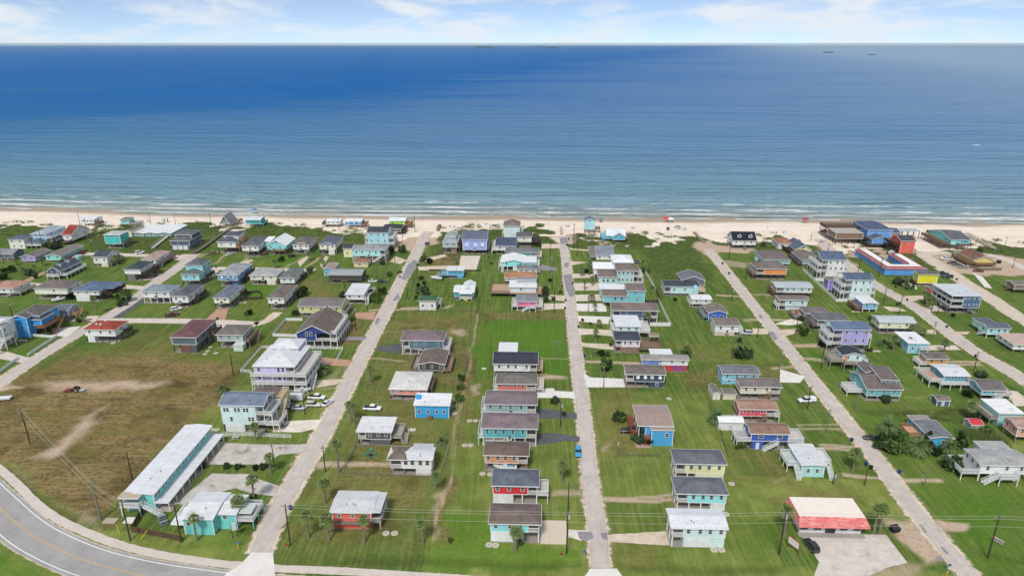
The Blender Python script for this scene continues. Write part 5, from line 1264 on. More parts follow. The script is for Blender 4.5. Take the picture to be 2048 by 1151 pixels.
h = Hs('dark low house with charcoal hip roof', 'behind the light aqua three-level house', 764, 801, 468, 458, 447, '#4d4540', '#4b4d55', 'hip', yw=463, body=B(nf=2, ns=1, pilec=DWOOD))
h.deck('R', 2.5, c=DWOOD, railc=DWOOD)
h = Hs('aqua white-trimmed house with grey hip roof', 'and white ramped porch', 704, 770, 524, 499.5, 489, '#a5e0e4', '#a5a8ac', 'hip', yw=511, sl=.3, body=B(porch='R', pw=3, nf=4, ns=1, pilec=TRIM, ac=True))
h.stairs('F', .2, at=.9, toward=-1, w=1.4)
h = Hs('cream shed house with dark roof', 'left of the ramped porch', 687, 703, 514, 497, 489, '#e2d6a8', '#4f535c', 'gx', name='shed_house', D=7, body=B(nf=1, ns=0, slab=False))
h = Hs('tan cottage with rust roof', 'in front of the ramped porch', 708, 735, 534, 525, 516, '#d9c4a6', '#a97f6c', 'hip', name='cottage', body=B(nf=1, ns=1, slab=False))
h = Hs('white boxy house with white side deck', 'left of the sandy street', 692, 726, 607, 589.5, 567, '#dfe6ef', '#dfe2e4', 'shed', sl=.04, metalroof='x', yw=598, body=B(nf=2, ns=1, pilec='#5d5a58'))
h.deck('R', 2.6); h.stairs('R', 1.2, at=.1)
# ---- column of houses left of the middle street
h = Hs('tall pale blue house with brown hip roof', 'nearest the beach in its column', 1008, 1039, 477, 452, 438, '#c7dae6', '#8a817b', 'hip', fl=2, sl=.5, body=B(nf=0, ns=0, slab=False))
h.deck('R', 2.0, z=3, y0=2); h.deck('L', 1.2, z=3, y0=2)
h = Hs('cream house with charcoal hip roof', 'and dark wooden side deck', 1033, 1063, 493, 474, 463, '#eae5cd', '#6d7274', 'hip', yw=483, body=B(nf=1, ns=0, pilec=DWOOD))
h.deck('R', 5.0, c=DWOOD, railc=DWOOD); h.stairs('R', 4.2, c=DWOOD, at=.3)
h = Hs('white house with navy-slate roof', 'and white left deck', 992, 1031, 508, 492, 474, '#e4e9ec', '#59657a', 'gx', sl=.2, yw=500, body=B(nf=2, ns=0, pilec='#8b8680', ac=True))
h.deck('L', 2.6)
h = Hs('teal house with wide grey roof', 'and white street-side deck', 1012, 1076, 519, 505, 495, '#53a7a0', '#84878a', 'hip', yw=512, body=B(porch='R', pw=4, nf=2, ns=1))
h.deck('R', 2.0)
h = House('stilt_house', 'aqua house with white stepped roofs', 'and white street porch', 1003, 1050, 541, 524, 504, '#84dbe4', '#eef1f3', 'gy', sl=.22, yw=532, D=12, metalroof='y')
h.body(nf=2, ns=1, pilec=TRIM); h.block(h.x1 + .01, h.x1 + 5.5, 1, 11, h.zp, h.He - .2, 'flat', 0, h.wm, h.rm); h.deck('L', 1.6); h.enclose(.5, 1, '#dfe4e4', 0, .5); h.stairs('N', 0, at=.05)
q = h.x1; h.x1 += 5.5; h.deck('R', 2.0, y0=1, y1=11); h.x1 = q
h = Hs('white low house with grey roof', 'beside a narrow asphalt drive', 1035, 1074, 549, 538, 529, '#d9d6d0', '#85878c', 'hip', body=B(nf=3, ns=0, slab=False))
h.deck('R', 1.8, z=1.6, c=GWOOD, railc='#c9c5bf')
h = Hs('pale house with orange-tan hip roof', 'left of the middle street', 1010, 1072, 569, 556, 543, '#d6d6d6', '#c0906f', 'hip', yw=561, body=B(nf=3, ns=1))
h = House('stilt_house', 'broad deck house with white and grey roofs', 'on a wide tan deck', 1020, 1072, 592, 574.5, 560, '#c9d3de', '#eef0f2', 'flat', yw=584, D=8.5)
h.rm = metal('#eef0f2', 'x'); h.body(nf=1, ns=0, pilec=DWOOD, slab=False)
h.deck('L', 9, c='#c2a58c', railc='#6a5a4e', y0=-1.5, y1=11); h.deck('F', 1.6, c='#c2a58c', railc='#8a7a6e', railing=False); h.deck('R', 2.8, c='#c2a58c', railc='#a58a74', y0=-1.6, y1=8)
h.block(h.x0 + 3, h.x1 - .3, 5.0, 8.2, h.He + .05, h.He + 2.0, 'flat', 0, paint('#aab0b6'), metal('#8d9094', 'x')); h.enclose(0, 1, '#463d38', .1, .9)
h = Hs('hot pink cottage with grey hip roof', 'and white decks and stairs', 1034, 1073, 621, 603, 588, '#e8649a', '#9297a0', 'hip', yw=612, body=B(nf=2, ns=0, pilec=TRIM, winw=.7))
h.deck('L', 2.4); h.deck('R', 2.8); h.deck('F', 1.8, x0=1.0, x1=4.0); h.stairs('F', .3, at=.62, toward=-1)
h = House('stilt_house', 'white house with black roof', 'and white flat roof behind it', 988, 1074, 752, 728, 702, '#e8ebef', '#474b57', 'gx', sl=.3, yw=741)
h.body(porch='R', pw=2.4, nf=4, ns=0, pilec='#8b8680'); h.deck('R', 2.2, c='#cbb8a4', railc='#b79d86', y0=1); h.block(h.x0 + 1.5, h.x0 + 7.5, h.D + .02, h.D + 7, h.zp, h.He + .3, 'flat', 0, h.wm, metal('#e9ebee', 'x'))
h = Hs('coral red house with grey hip roof', 'and tan street deck', 994, 1072, 790, 768, 745, '#e46a58', '#827d7a', 'hip', yw=779, body=B(porch='R', pw=3.0, nf=4, ns=0, pilec='#8b8680', winw=.8))
h.deck('R', 2.6, c='#d6c2ac', y0=1); h.deck('L', 1.4, z=h.zp)
h = Hs('grey-green house with purplish hip roof', 'just behind the teal twin', 971, 1072, 838, 809, 780, '#91b0ae', '#8d8085', 'hip', yw=823, body=B(porch='R', pw=2.8, nf=4, ns=0, pilec=TRIM, ac=True, winw=.74, winh=1.25))
h.deck('L', 1.5)
h = Hs('teal house with purplish hip roof', 'and white ground floor, by a black driveway', 965, 1073, 891, 857, 824, '#48a9b4', '#8f8086', 'hip', yw=874, body=B(porch='R', pw=2.8, nf=5, ns=0, pilec=TRIM, ac=True, winw=.74, winh=1.25))
h.deck('L', 1.4); h.enclose(.02, .52, '#e6eaec', .15, .9)
h = Hs('salmon brown house with brown hip roof', 'over a parked boat', 970, 1055, 941, 911, 881, '#c78d6e', '#7d6d66', 'hip', yw=925, body=B(porch='R', pw=2.6, nf=4, ns=0, pilec='#9a8f84', winw=.85))
h.enclose(.85, .99, '#b08468', .3, .9)
h = Hs('bright red house with slate hip roof', 'and white street deck', 986, 1075, 1006, 972, 936, '#c8152c', '#707684', 'hip', yw=987, body=B(porch='R', pw=2.4, nf=3, ns=0, pilec=TRIM, winw=.8))
h.deck('R', 2.8, y1=5); h.enclose(.02, .46, '#e4e6e8', 0, .6, slats=4)
h = Hs('sky blue house with brown hip roof', 'nearest the highway by the middle street', 981, 1079, 1083, 1048, 1005, '#86d3e4', '#80726d', 'hip', yw=1062, body=B(porch='R', pw=2.6, nf=3, ns=0, pilec=TRIM, winw=.8, winh=1.1))
h.enclose(.02, .46, '#e4e6e8', 0, .6, slats=4); h.slab(h.x1 + .3, h.x1 + 6.6, -.4, 8, '#d8cab6')
# ---- column right of the middle street
h = Hs('light blue tall beach house with slate-blue gable', 'standing on the sand', 1170, 1190, 466, 440, 432, '#9ed0ea', '#69809a', 'gy', sl=.42, yw=458, body=B(nf=0, ns=1, pilec='#6a5240', slab=False))
h.window(0, -.003, h.He - .8, .8, .9); h.deck('R', 3.5, c='#8c6b4f', railc='#8c6b4f', y0=1)
h = House('stilt_house', 'cyan cottage with white cross-gabled roof', 'beside the dune grass', 1214, 1250, 482, 471.5, 452, '#48b4d6', '#e6ecf0', 'gx', sl=.42, metalroof='x', D=11)
h.zp = 1.6; h.body(nf=0, ns=1, pilec=DWOOD, slab=False)
h.block(h.x0 + 3.2, h.x1 - .2, -2.4, 4, 1.6, h.He, 'gy', .6, h.wm, h.rm); h.window(h.x0 + 5, -2.403, 2.6, .9, 1.0); h.window(h.x1 - 2.6, -2.403, 2.6, .9, 1.0); h.window((h.x0 + 3.2 + h.x1 - .2) / 2, -2.403, h.He + .6, .8, .9)
h.deck('L', 3.0, c='#8fc6d6', railc='#67b6d0'); h.deck('R', 2, c=WOODC, railc=WOODC); h.stairs('L', 1, c='#67b6d0', at=.1)
h = Hs('pale house with grey-blue shingle roof', 'and white left deck, in its column nearest the beach', 1193, 1227, 519, 511, 491, '#d3dde2', '#959ca8', 'gx', sl=.3, body=B(nf=2, ns=1, slab=False))
h.deck('L', 3.4, z=1.4, c=GWOOD, railc='#b9bcc0')
h = House('stilt_house', 'white two-storey house with white hip roofs', '', 1227, 1266, 557, 525, 508, '#e6ebee', '#f0f2f4', 'hip', sl=.34, fl=2, metalroof='x', D=12)
h.zp = 2.6; h.body(nf=3, ns=1, pilec=TRIM); h.enclose(0, 1, '#e2e6e8', .1, 1)
h.block(h.x0 - 9.5, h.x0 - .01, -1, 9, 2.6, h.He - 3.0, 'gx', .28, h.wm, h.rm); h.pilings(TRIM, x0=h.x0 - 9.2, x1=h.x0 - .5, y0=-.7, y1=8.6, h=2.5)
h = House('stilt_house', 'sage green two-storey house with brown hip roofs', 'and white right-hand decks', 1235, 1278, 573, 542, 526, '#a9cccb', '#8a7f79', 'hip', fl=2, yw=566, D=10)
h.body(porch='R', pw=2.4, nf=4, ns=0, pilec=TRIM); h.deck('R', 2.0); h.deck('R', 2.0, z=h.zp + h.fh)
h.block(h.x0 - 8.6, h.x0 - .01, -1, h.D - .5, h.zp, h.zp + h.fh + .4, 'hip', .34, h.wm, h.rm); h.stairs('R', 2.1, at=.7); h.windows_front(3, x0=h.x0 - 8, x1=h.x0 - .5, y=-1, z=h.zp + 1, fl=1)
h = House('stilt_house', 'turquoise house with brown stepped roofs', 'and white roof behind', 1255, 1290, 614, 582, 573, '#73bcc6', '#897d78', 'hip', fl=2, yw=604, D=9)
h.body(nf=1, ns=0, pilec='#8b8680'); h.block(h.x0 - 10.5, h.x0 - .01, 0, h.D - 1, h.zp, h.zp + h.fh + .2, 'gx', .22, h.wm, h.rm); h.block(h.x0 - 11, h.x0 + 4, h.D + .02, h.D + 6, h.zp, h.zp + h.fh + .2, 'flat', 0, h.wm, metal('#eef0f3', 'x'))
h.windows_front(2, x0=h.x0 - 7, x1=h.x0 - .5, y=0, z=h.zp + 1, fl=1)
h = Hs('dark denim blue house with long brown hip roof', '', 1226, 1316, 647, 621.5, 604, '#465878', '#887d78', 'hip', yw=635, body=B(porch='LR', pw=3.0, nf=2, ns=0, pilec=TRIM, ac=True))
h.enclose(.2, .7, '#d9dde2', .1, .9)
h = Hs('pale aqua house with flat white roof', 'and white decks at both ends', 1233, 1280, 678, 653, 634, '#c6e2e4', '#e2e7ee', 'flat', yw=663, D=11, metalroof='x', body=B(nf=3, ns=0, pilec=TRIM))
h.deck('L', 1.5); h.deck('R', 4.2, y1=9); h.enclose(0, 1, '#cfd6d8', .1, .9)
h = Hs('lilac house with charcoal hip roof', 'beside a big weathered wooden deck', 1232, 1280, 705, 681, 661, '#d9cbe6', '#4e545f', 'hip', yw=692.5, body=B(porch='L', pw=2.2, nf=3, ns=0, pilec='#8b7768', winw=.7))
h.enclose(.2, .99, '#85685a', 0, .9, slats=2); h.deck('R', 8.5, c='#8a7460', railc='#8a7460', z=1.4, y0=.5, y1=9); h.add_roof('flat', h.x1 + 4.6, h.x1 + 8, 6, 9, 4.4, 0, wood('#9a8672'), .1, 'pergola'); h.stairs('R', .6, at=1.2, c='#8a7460', z=2.4)
for (a_, b_) in ((4.8, 6.2), (7.8, 6.2), (4.8, 8.8), (7.8, 8.8)): add('pergola_post', box_mesh('pergola_post', .18, .18, 4.2, wood('#8a7460')), h.root, (h.x1 + a_, b_, 0))
h = House('shop_house', 'long patchwork house in blue, white and red', 'with faded grey roof', 1285, 1376, 742, 720, 708, '#e4e2e0', '#aaa7a2', 'gx', sl=.22, yw=729)
h.body(nf=4, ns=1, pilec='#b9483f'); h.enclose(.45, .99, '#b92a3a', .0, .9); h.block(h.x0 - .05, h.x0 + 6, -.06, 3, h.zp, h.He - .3, 'flat', 0, paint('#5e86bd'), paint('#5e86bd'), -.2, trim=False)
for k in range(4): MB().box(h.x0 + h.W * (.68 + .075 * k), h.x0 + h.W * (.705 + .075 * k), -.03, .03, .1, h.zp - .2).build('painted_panel', paint('#2450b4'), h.root)
h.block(h.x0 + 4, h.x0 + 11, h.D + .02, h.D + 5, 0, h.He - .2, 'flat', 0, h.wm, metal('#e9ebec', 'x'))
h = Hs('midnight blue house with brown-grey roof', 'by a white concrete drive', 1253, 1329, 774, 749, 728, '#23364e', '#867b76', 'gx', sl=.26, yw=762, body=B(porch='L', pw=2.4, nf=4, ns=0, pilec='#8b8680', win='#dfe4e8', winw=.9))
h.enclose(.6, .99, '#23364e', 0, .9); h.window(h.x0 + h.W * .82, -.003 + .035, .7, .9, 1.0)
# broad brown-roofed house with blue walls
h = House('house', 'blue-walled house with broad brown metal roof', 'and rusty red porch', 1278, 1344, 884, 852, 809, '#3f9fd8', '#a8938a', 'gx', sl=.12, metalroof='x')
h.body(porch='L', pw=2.0, nf=0, ns=0, slab=False)
h.block(h.x1 - 6.0, h.x1 + .1, -1.8, 3.0, 0.02, h.He - .35, 'flat', 0, h.wm, h.rm, .3); h.window(h.x1 - 1.6, -1.803, 3.0, .9, 1.2)
h.deck('L', 1.8, z=1.6, c='#8a5040', railc='#a4583f', y0=2); MB().box(h.x0 + 1.5, h.x1 - 6.2, -1.6, -.02, 0, 2.6).build('porch_screen', paint('#7c4a36'), h.root); h.slab(h.x0 - 1, h.x1 - 6.1, -3.0, -.1, '#b79d8c')
# ---- right-hand blocks, towards the beach
h = Hs('white house with black roof and two dormers', '', 1466, 1512, 497, 481.5, 463, '#eceef0', '#30333f', 'gx', sl=.62, yw=489, body=B(nf=3, ns=1, pilec='#7b746c'))
for fx in (.3, .78): h.dormer(h.x0 + h.W * fx, 1.6, 2.0, 1.5, 'F')
h.stairs('N', 0, at=.5, c='#8d8378')
h = Hs('white house with rust-brown hip roof', 'behind the yellow gabled house', 1557, 1586, 498, 487, 474, '#e6e6e4', '#b07f68', 'hip', body=B(nf=2, ns=1, slab=False))
h = Hs('yellow gabled house with slate roof', 'and dark left deck', 1591, 1622, 508, 498, 475, '#ecdc8c', '#66738a', 'gy', sl=.55, body=B(nf=0, ns=1, slab=False))
h.window(0, -.003, h.He + .5, .9, 1.1); h.deck('L', 4, z=1.6, c=DWOOD, railc=DWOOD); h.deck('B', 3, z=2.5, c=GWOOD, railc=GWOOD)
h = Hs('aqua house with brown hip roof', 'behind the orange house', 1528, 1580, 532, 520, 500, '#8ec2c8', '#857b7a', 'hip', yw=527, body=B(nf=1, ns=2, pilec='#8b8680'))
h.stairs('L', .2, at=.7)
h = Hs('orange house with brown hip roof', 'and weathered left porch', 1514, 1573, 559, 538, 523, '#ea8b44', '#857a77', 'hip', yw=548, body=B(porch='L', pw=3.6, nf=0, ns=2, pilec='#6a5b50'))
h.deck('L', 2, c=GWOOD, railc='#8b7a6b')
h = Hs('grey-blue house with brown roof', 'left of the white three-level house', 1606, 1645, 532, 521, 498, '#8fa6ba', '#8b7f7b', 'gy', sl=.3, yw=528, body=B(nf=1, ns=2, pilec=DWOOD))
h.deck('L', 2.4, c='#6d625a', railc='#6d625a')
h = Hs('white three-level house with slate roof', 'and white balconies at both ends', 1645, 1692, 557, 520, 502, '#e2eef2', '#667590', 'gx', fl=2, yw=543, body=B(porch='L', pw=3.0, nf=3, ns=0, pilec=TRIM))
for k in range(2): h.deck('R', 1.8, z=h.zp + k * h.fh); h.deck('L', 1.8, z=h.zp + k * h.fh)
h.enclose(.22, 1, '#e6ebee', 0, .95)
h = Hs('pale blue three-level house with slate roof', 'beside a purple annex', 1692, 1747, 599, 560, 545, '#c8dff2', '#66738c', 'gx', fl=2, yw=586, body=B(porch='L', pw=3.2, nf=3, ns=0, pilec=TRIM))
for k in range(2): h.deck('R', 1.8, z=h.zp + k * h.fh); h.deck('L', 1.6, z=h.zp + k * h.fh)
h.enclose(.22, 1, '#d6e2ec', 0, .95); h.block(h.x0 - 3.5, h.x0 + 2, h.D + .02, h.D + 5, 1.5, h.zp + 3, 'flat', 0, paint('#8f79cc'), shingle('#8f8078'))
h = Hs('grey-white long house with pale metal roof', 'and brown left deck', 1553, 1624, 595, 575, 562, '#c6d2de', '#bcc3cb', 'gx', sl=.2, metalroof='x', yw=584.5, body=B(porch='L', pw=3.6, nf=4, ns=0, pilec='#5f4d42'))
h.deck('L', 1.4, c='#7a5a48', railc='#8b6a56'); h.enclose(.3, .98, '#6d4a40', .2, .9)
h = House('stilt_house', 'pale aqua house with black roof', 'and chimney beside a grey gable', 1329, 1397, 591, 573, 560, '#b9dbe2', '#4f535d', 'gx', sl=.24, yw=586)
h.body(porch='L', pw=3.0, nf=3, ns=0, pilec=DWOOD); h.chimney(h.x0 + h.W * .9, -.6, 1.6, '#9fd0dc', 0, h.He + .4)
h.block(h.x1 - 6, h.x1 + 4.5, h.D + .02, h.D + 10, 1.5, h.He + .4, 'gy', .35, paint('#5b6773'), shingle('#83848c')); h.deck('R', 4, z=1.5, c='#d6bfa2', railc='#d6cbbb', y0=2)
h = Hs('small white house on white posts', 'in front of the black-roofed aqua house', 1385, 1422, 614, 599, 588, '#dfe6ee', '#eaecee', 'gx', sl=.14, metalroof='x', yw=607, body=B(nf=2, ns=1, pilec='#bfc3c8'))
h.deck('L', 1.2, c='#cfc8bd', railc='#dcd8d0')
h = Hs('cobalt blue gabled house with brown roof', '', 1418, 1454, 641, 625, 605, '#1f5fc4', '#908580', 'gy', sl=.3, name='house', body=B(nf=2, ns=2, slab=False, winw=1.4))
h.deck('L', 2.4, z=1.6, c=GWOOD, railc='#8d9db0')
h = Hs('white house with taupe roof', 'and car under its right end', 1431, 1478, 671, 651, 635, '#dbe3ee', '#8d817c', 'gx', sl=.26, yw=663, body=B(nf=2, ns=0, pilec='#b3a89a', ac=True))
h.enclose(0, .85, '#c9b8a4', 0, .9); h.deck('R', 2.2, y0=1); h.stairs('R', 1, at=.5)
h = Hs('pale aqua house with brown roof', 'and white-framed left porch', 1559, 1615, 620, 600, 590, '#c4e4e6', '#8d8280', 'gx', sl=.2, yw=611, body=B(porch='L', pw=2.8, nf=2, ns=0, pilec=TRIM))
h.enclose(.3, 1, '#cfe0e2', .1, .9); h.deck('L', 1.0)
h = Hs('dark house with mauve-brown roof', 'and red chairs on its left deck', 1611, 1656, 641, 627, 613, '#6d7478', '#857b80', 'hip', yw=634, body=B(nf=1, ns=2, pilec='#6a625c'))
DKR = h; h.deck('L', 4.5, c='#a9a6a3', railc='#8b8884')
h = Hs('turquoise house with wide grey roof', 'behind the purple house', 1636, 1699, 661, 641, 624, '#7fd0d8', '#75787e', 'hip', yw=651, body=B(porch='L', pw=4, nf=0, ns=2, pilec='#5a5550'))
h.deck('L', 1.8, c=GWOOD, railc='#77726c'); h.stairs('L', 1.8, c='#77726c', at=.8)
h = Hs('purple two-storey house with blue-slate roof', 'and white balconies', 1668, 1740, 702, 660, 641, '#a99fd8', '#7384a2', 'gx', sl=.3, yw=688, fl=2, body=B(porch='L', pw=3.4, nf=3, ns=0, pilec='#5a5550'))
for k in range(2): h.deck('L', 1.8, z=h.zp + k * h.fh)
h.deck('R', 1.2, z=h.zp + h.fh)
h = Hs('mint gabled cottage with black roof', 'orange door and broad left deck', 1687, 1727, 737, 709, 690, '#bfe0d6', '#454a56', 'gy', sl=.28, yw=722, body=B(nf=2, ns=2, pilec='#8b8680', slab=False))
h.deck('L', 4.2, c='#a59c94', railc='#b3aaa1'); h.deck('F', 2.0, c='#a59c94', railc='#b3aaa1'); MB().box(-2.9, -1.9, -.07, -.004, h.zp, h.zp + 2.1).build('door', plain('#e08a4c'), h.root); h.deck('R', 1.6, y0=-1)
h = Hs('light blue house with grey gable roof', 'behind the beige house', 1446, 1517, 768, 748, 729, '#77bfe2', '#83858c', 'gx', sl=.3, yw=759, body=B(nf=4, ns=1, pilec=TRIM))
h.enclose(0, .98, '#77bfe2', 0, .95); h.window(h.x0 + h.W * .2, .032, .9, 1.2, .8)
h = Hs('beige house with grey-brown hip roof', 'and wooden front stairs', 1482, 1562, 798, 774, 754, '#d6cfb8', '#88807e', 'hip', yw=786, body=B(porch='R', pw=3.2, nf=3, ns=1, pilec='#8b7f74'))
h.stairs('F', .2, c='#8d7560', at=.75, toward=-1)
h = Hs('raspberry red house with tan gable roof', 'and right-hand porch', 1480, 1553, 843, 819, 797, '#e04a5c', '#b2907e', 'gx', sl=.3, yw=831, body=B(porch='R', pw=3.0, nf=3, ns=1, pilec='#8b7f74'))
h.stairs('F', .2, c='#8d7560', at=.75, toward=-1); h.deck('R', 1.4, c='#cbb8a4')
h = Hs('royal blue house with brown roof', 'between two white decks', 1503, 1578, 898, 868, 844, '#234fa8', '#9d8072', 'gx', sl=.3, yw=881, body=B(nf=2, ns=1, pilec='#6a625c', winw=1.4, winh=1.2))
h.deck('L', 4.0, c='#b9b5b0'); h.deck('R', 4.6, c='#d2cec8'); h.stairs('F', .2, at=.72, toward=-1); h.enclose(.04, .36, '#234fa8', 0, .6)
MB().box(h.x0 + 1.6, h.x0 + 2.6, -.02, .03, .1, 2.1).build('door', plain('#e6e8ea'), h.root)
h = Hs('light aqua house with pale grey roof', 'with white decks and stairs on both sides', 1605, 1650, 953, 928, 887, '#a9d8e4', '#dcdfe4', 'gy', sl=.06, metalroof='y', body=B(nf=2, ns=1, slab=False))
h.zp = 2.4; h.deck('L', 3.2, c='#c9cdd0', y0=2, y1=8); h.stairs('L', .4, at=.18); h.deck('R', 3.0, c='#e0e0de', y0=3, y1=9); h.stairs('R', 1.2, at=.2)
h = Hs('pale yellow house with slate hip roof', 'rearmost of the three-house row', 1352, 1450, 958, 928, 897, '#f0e8a8', '#767a84', 'hip', yw=945, body=B(porch='L', pw=2.6, nf=4, ns=0, pilec=TRIM, winw=.8))
h.enclose(.42, .99, '#eee6b8', 0, .9, slats=3)
h = Hs('sky aqua house with slate hip roof', 'middle of the three-house row', 1355, 1453, 1020, 988, 952, '#8edfe4', '#767a84', 'hip', yw=1004, body=B(porch='L', pw=2.6, nf=4, ns=0, pilec=TRIM, winw=.8))
h.enclose(.70, .99, '#e4e8ea', 0, .9, slats=2)
h = Hs('powder blue house with white ribbed roof', 'nearest of the three-house row', 1345, 1452, 1093, 1057, 1016, '#c2d9f0', '#e4e8ee', 'gx', sl=.22, metalroof='x', yw=1073, body=B(porch='L', pw=2.6, nf=4, ns=0, pilec=TRIM, winw=.8))
h.enclose(.22, .98, '#c6dcf2', 0, .9); h.garage(.24, .7, 2)
# store with mansard
h = House('store', 'low store with cream roof and red mansard', 'facing the parking lot', 1603, 1737, 1073, 1043, 1003, '#dfe4de', '#f6ece0', 'flat', cat='store', D=8.8)
h.He = 3.2; h.zp = 0; h.fh = 3.2; s_ = h
MB().box(h.x0 + .5, h.x1 - .5, 1.4, h.D - .2, 0, 3.1).build('wall', h.wm, h.root)
zt = 4.6; ym = .4
h.roof = MB().box(h.x0, h.x1, ym + .9, h.D, zt - .2, zt).build('roof', plain('#f6e9dc', .6), h.root)
m = MB(); m.slab([(h.x0 - .6, -.4, 2.9), (h.x1 + .6, -.4, 2.9), (h.x1, ym + .95, zt + .05), (h.x0, ym + .95, zt + .05)], .12)
m.slab([(h.x0 - .6, h.D, 2.9), (h.x0 - .6, -.4, 2.9), (h.x0, ym + .95, zt + .05), (h.x0, h.D, zt + .05)], .12); m.slab([(h.x1 + .6, -.4, 2.9), (h.x1 + .6, h.D, 2.9), (h.x1, h.D, zt + .05), (h.x1, ym + .95, zt + .05)], .12)
t = NT('faded_red_mansard'); n_ = t.noise(t.mapv(t.pos(), (.4, 1.5, 1.5)), 1.6, 6, .7)
m.build('mansard', t.base(t.mix(t.ramp(n_, .42, .62), lin('#cf5d5c'), lin('#dd9a94')), .75), h.root)
for k in range(5):
    x = h.x0 + h.W * (.1 + .2 * k)
    (h.window(x, 1.397, .9, 1.8, 1.4, 'F', '#39424a') if k != 2 else MB().box(x - 1.2, x + 1.2, 1.33, 1.397, .02, 2.3).build('door', glass('#39424a'), h.root))
h.slab(h.x0, h.x1, -.3, 1.4, '#a9a39b')
STORE = h
# ---- far right: restaurant, motel court and their neighbours
h = House('restaurant', 'beachfront restaurant with blue-slate roof', 'and stilted brown decks', 1737, 1785, 486, 460, 442, '#5f9be2', '#5f6d88', 'hip', sl=.3, cat='restaurant', D=20)
h.zp = 3.0; h.body(nf=3, ns=1, pilec=DWOOD, slab=False); h.enclose(0, 1, '#4d79b4', .2, 1)
h.block(h.x0 - .2, h.x0 + 9.0, -7, -.5, 1.4, 4.4, 'gy', .34, h.wm, h.rm); h.deck('F', 9.5, z=1.3, c=DWOOD, railc='#4a4038', x0=h.x0 - 4, x1=h.x1 - 1)
h.block(h.x0 - 19.5, h.x0 - 4, -3.0, 9, 3.4, 6.6, 'flat', 0, paint('#7a5c48'), plain('#b4aaa2', .9), .3, trim=False); h.pilings('#4a4038', x0=h.x0 - 19, x1=h.x0 - 4.5, y0=-2.7, y1=8.6, h=3.3)
h.deck('L', 20, z=6.4, c='#6d5848', railc='#4a3c33', y0=9.5, y1=20, postc='#4a3c33'); h.deck('L', 4.0, z=3.2, c='#6d5848', railc='#4a3c33', y0=-2, y1=9)
h.block(h.x1 + .02, h.x1 + 6, 2, 14, 1.0, h.He - 2.4, 'gx', .2, paint('#9a5f48'), h.rm)
h.block(h.x1 + 7, h.x1 + 21, 9, 15, 5.0, 5.2, 'flat', 0, plain('#5a4a40'), plain('#b9bcc2'), .2, 'awning', trim=False); h.pilings('#4a4038', x0=h.x1 + 7.2, x1=h.x1 + 20.8, y0=9.2, y1=14.8, h=5)
h = Hs('orange-red two-storey building with charcoal roof', 'and dark left balconies', 1803, 1831, 508, 482, 470, '#dd5a44', '#565861', 'gx', sl=.3, fl=2, name='building', body=B(nf=1, ns=0, slab=False), cat='building')
for k in range(2): h.deck('L', 4, z=2.8 + k * 2.8 - (k == 0) * 0.0 - 0.2 * k, c='#54473e', railc='#3c332d')
h.stairs('R', .3, c='#8d8680', at=.8, z=2.8)
h = Hs('aqua beach house with charcoal roof', 'on a long brown deck at the dune edge', 1903, 1940, 498, 480, 459, '#83d9d2', '#73757c', 'gx', sl=.2, yw=488, D=22, body=B(nf=1, ns=2, pilec='#6d5340', slab=False))
h.deck('L', 5, c='#7d6350', railc='#7d6350'); h.deck('F', 2.5, c='#7d6350', railc='#7d6350', x0=h.x0 + 3); h.deck('B', 4, c='#7d6350', railc='#6d5544', z=h.zp + .5); MB().box(h.x1 - 4.5, h.x1 - 1, -.06, -.004, h.zp + .9, h.zp + 1.7).build('name_board', plain('#2f9fc4'), h.root)
h = Hs('tan-yellow gabled building with brown roof', 'ringed by fences and parked cars', 1948, 1988, 531, 519, 497, '#e8c47a', '#8d6a58', 'gy', sl=.38, name='building', cat='building', yw=526, body=B(nf=0, ns=2, pilec='#8a6a4e', slab=False))
h.deck('L', 3.5, c='#8a6f58', railc='#8a6f58'); h.deck('F', 2.5, c='#8a6f58', railc='#8a6f58'); h.enclose(0, 1, '#b08d55', .1, .9)
# U-shaped motel court
h = House('motel_court', 'blue U-shaped motel court with orange parapets', 'around a courtyard', 1771, 1856, 550, 535, 506, '#4f93dc', '#f0f0f0', 'flat', cat='motel', D=34)
t_ = h; w_ = 7.0; hz = h.He - .6
for (a, b, c, d) in ((h.x0, h.x1, 0, w_), (h.x0, h.x0 + w_, w_ + .01, h.D), (h.x1 - w_, h.x1, w_ + .01, h.D - 8)):
    MB().box(a, b, c, d, 0, hz).build('wall', h.wm, h.root)
    MB().box(a + 1.3, b - 1.3, c + (1.3 if c == 0 else -1.3), d - 1.3 if c else d - 1.2, hz, hz + .25).build('roof', plain('#f2f2f0', .6), h.root)
pm_ = shingle('#c0704e')
def par(a, b, c, d):
    MB().slab([(a[0], a[1], hz - .5), (b[0], b[1], hz - .5), (c[0], c[1], hz + .75), (d[0], d[1], hz + .75)], .15).build('parapet', pm_, h.root)
e = .35
par((h.x0 - e, -e), (h.x1 + e, -e), (h.x1 - 1.3, 1.3), (h.x0 + 1.3, 1.3))
par((h.x0 - e, h.D), (h.x0 - e, -e), (h.x0 + 1.3, 1.3), (h.x0 + 1.3, h.D))
par((h.x1 + e, -e), (h.x1 + e, h.D - 8), (h.x1 - 1.3, h.D - 8), (h.x1 - 1.3, 1.3))
par((h.x0 + w_ + e, w_), (h.x0 + w_ + e, h.D), (h.x0 + w_ - 1.3, h.D), (h.x0 + w_ - 1.3, w_)); par((h.x1 - w_ - e, h.D - 8), (h.x1 - w_ - e, w_), (h.x1 - w_ + 1.3, w_), (h.x1 - w_ + 1.3, h.D - 8))
h.slab(h.x0 + w_ + .05, h.x1 - w_ - .05, w_ + .05, h.D, '#b5aaa0'); h.fh = 2.5
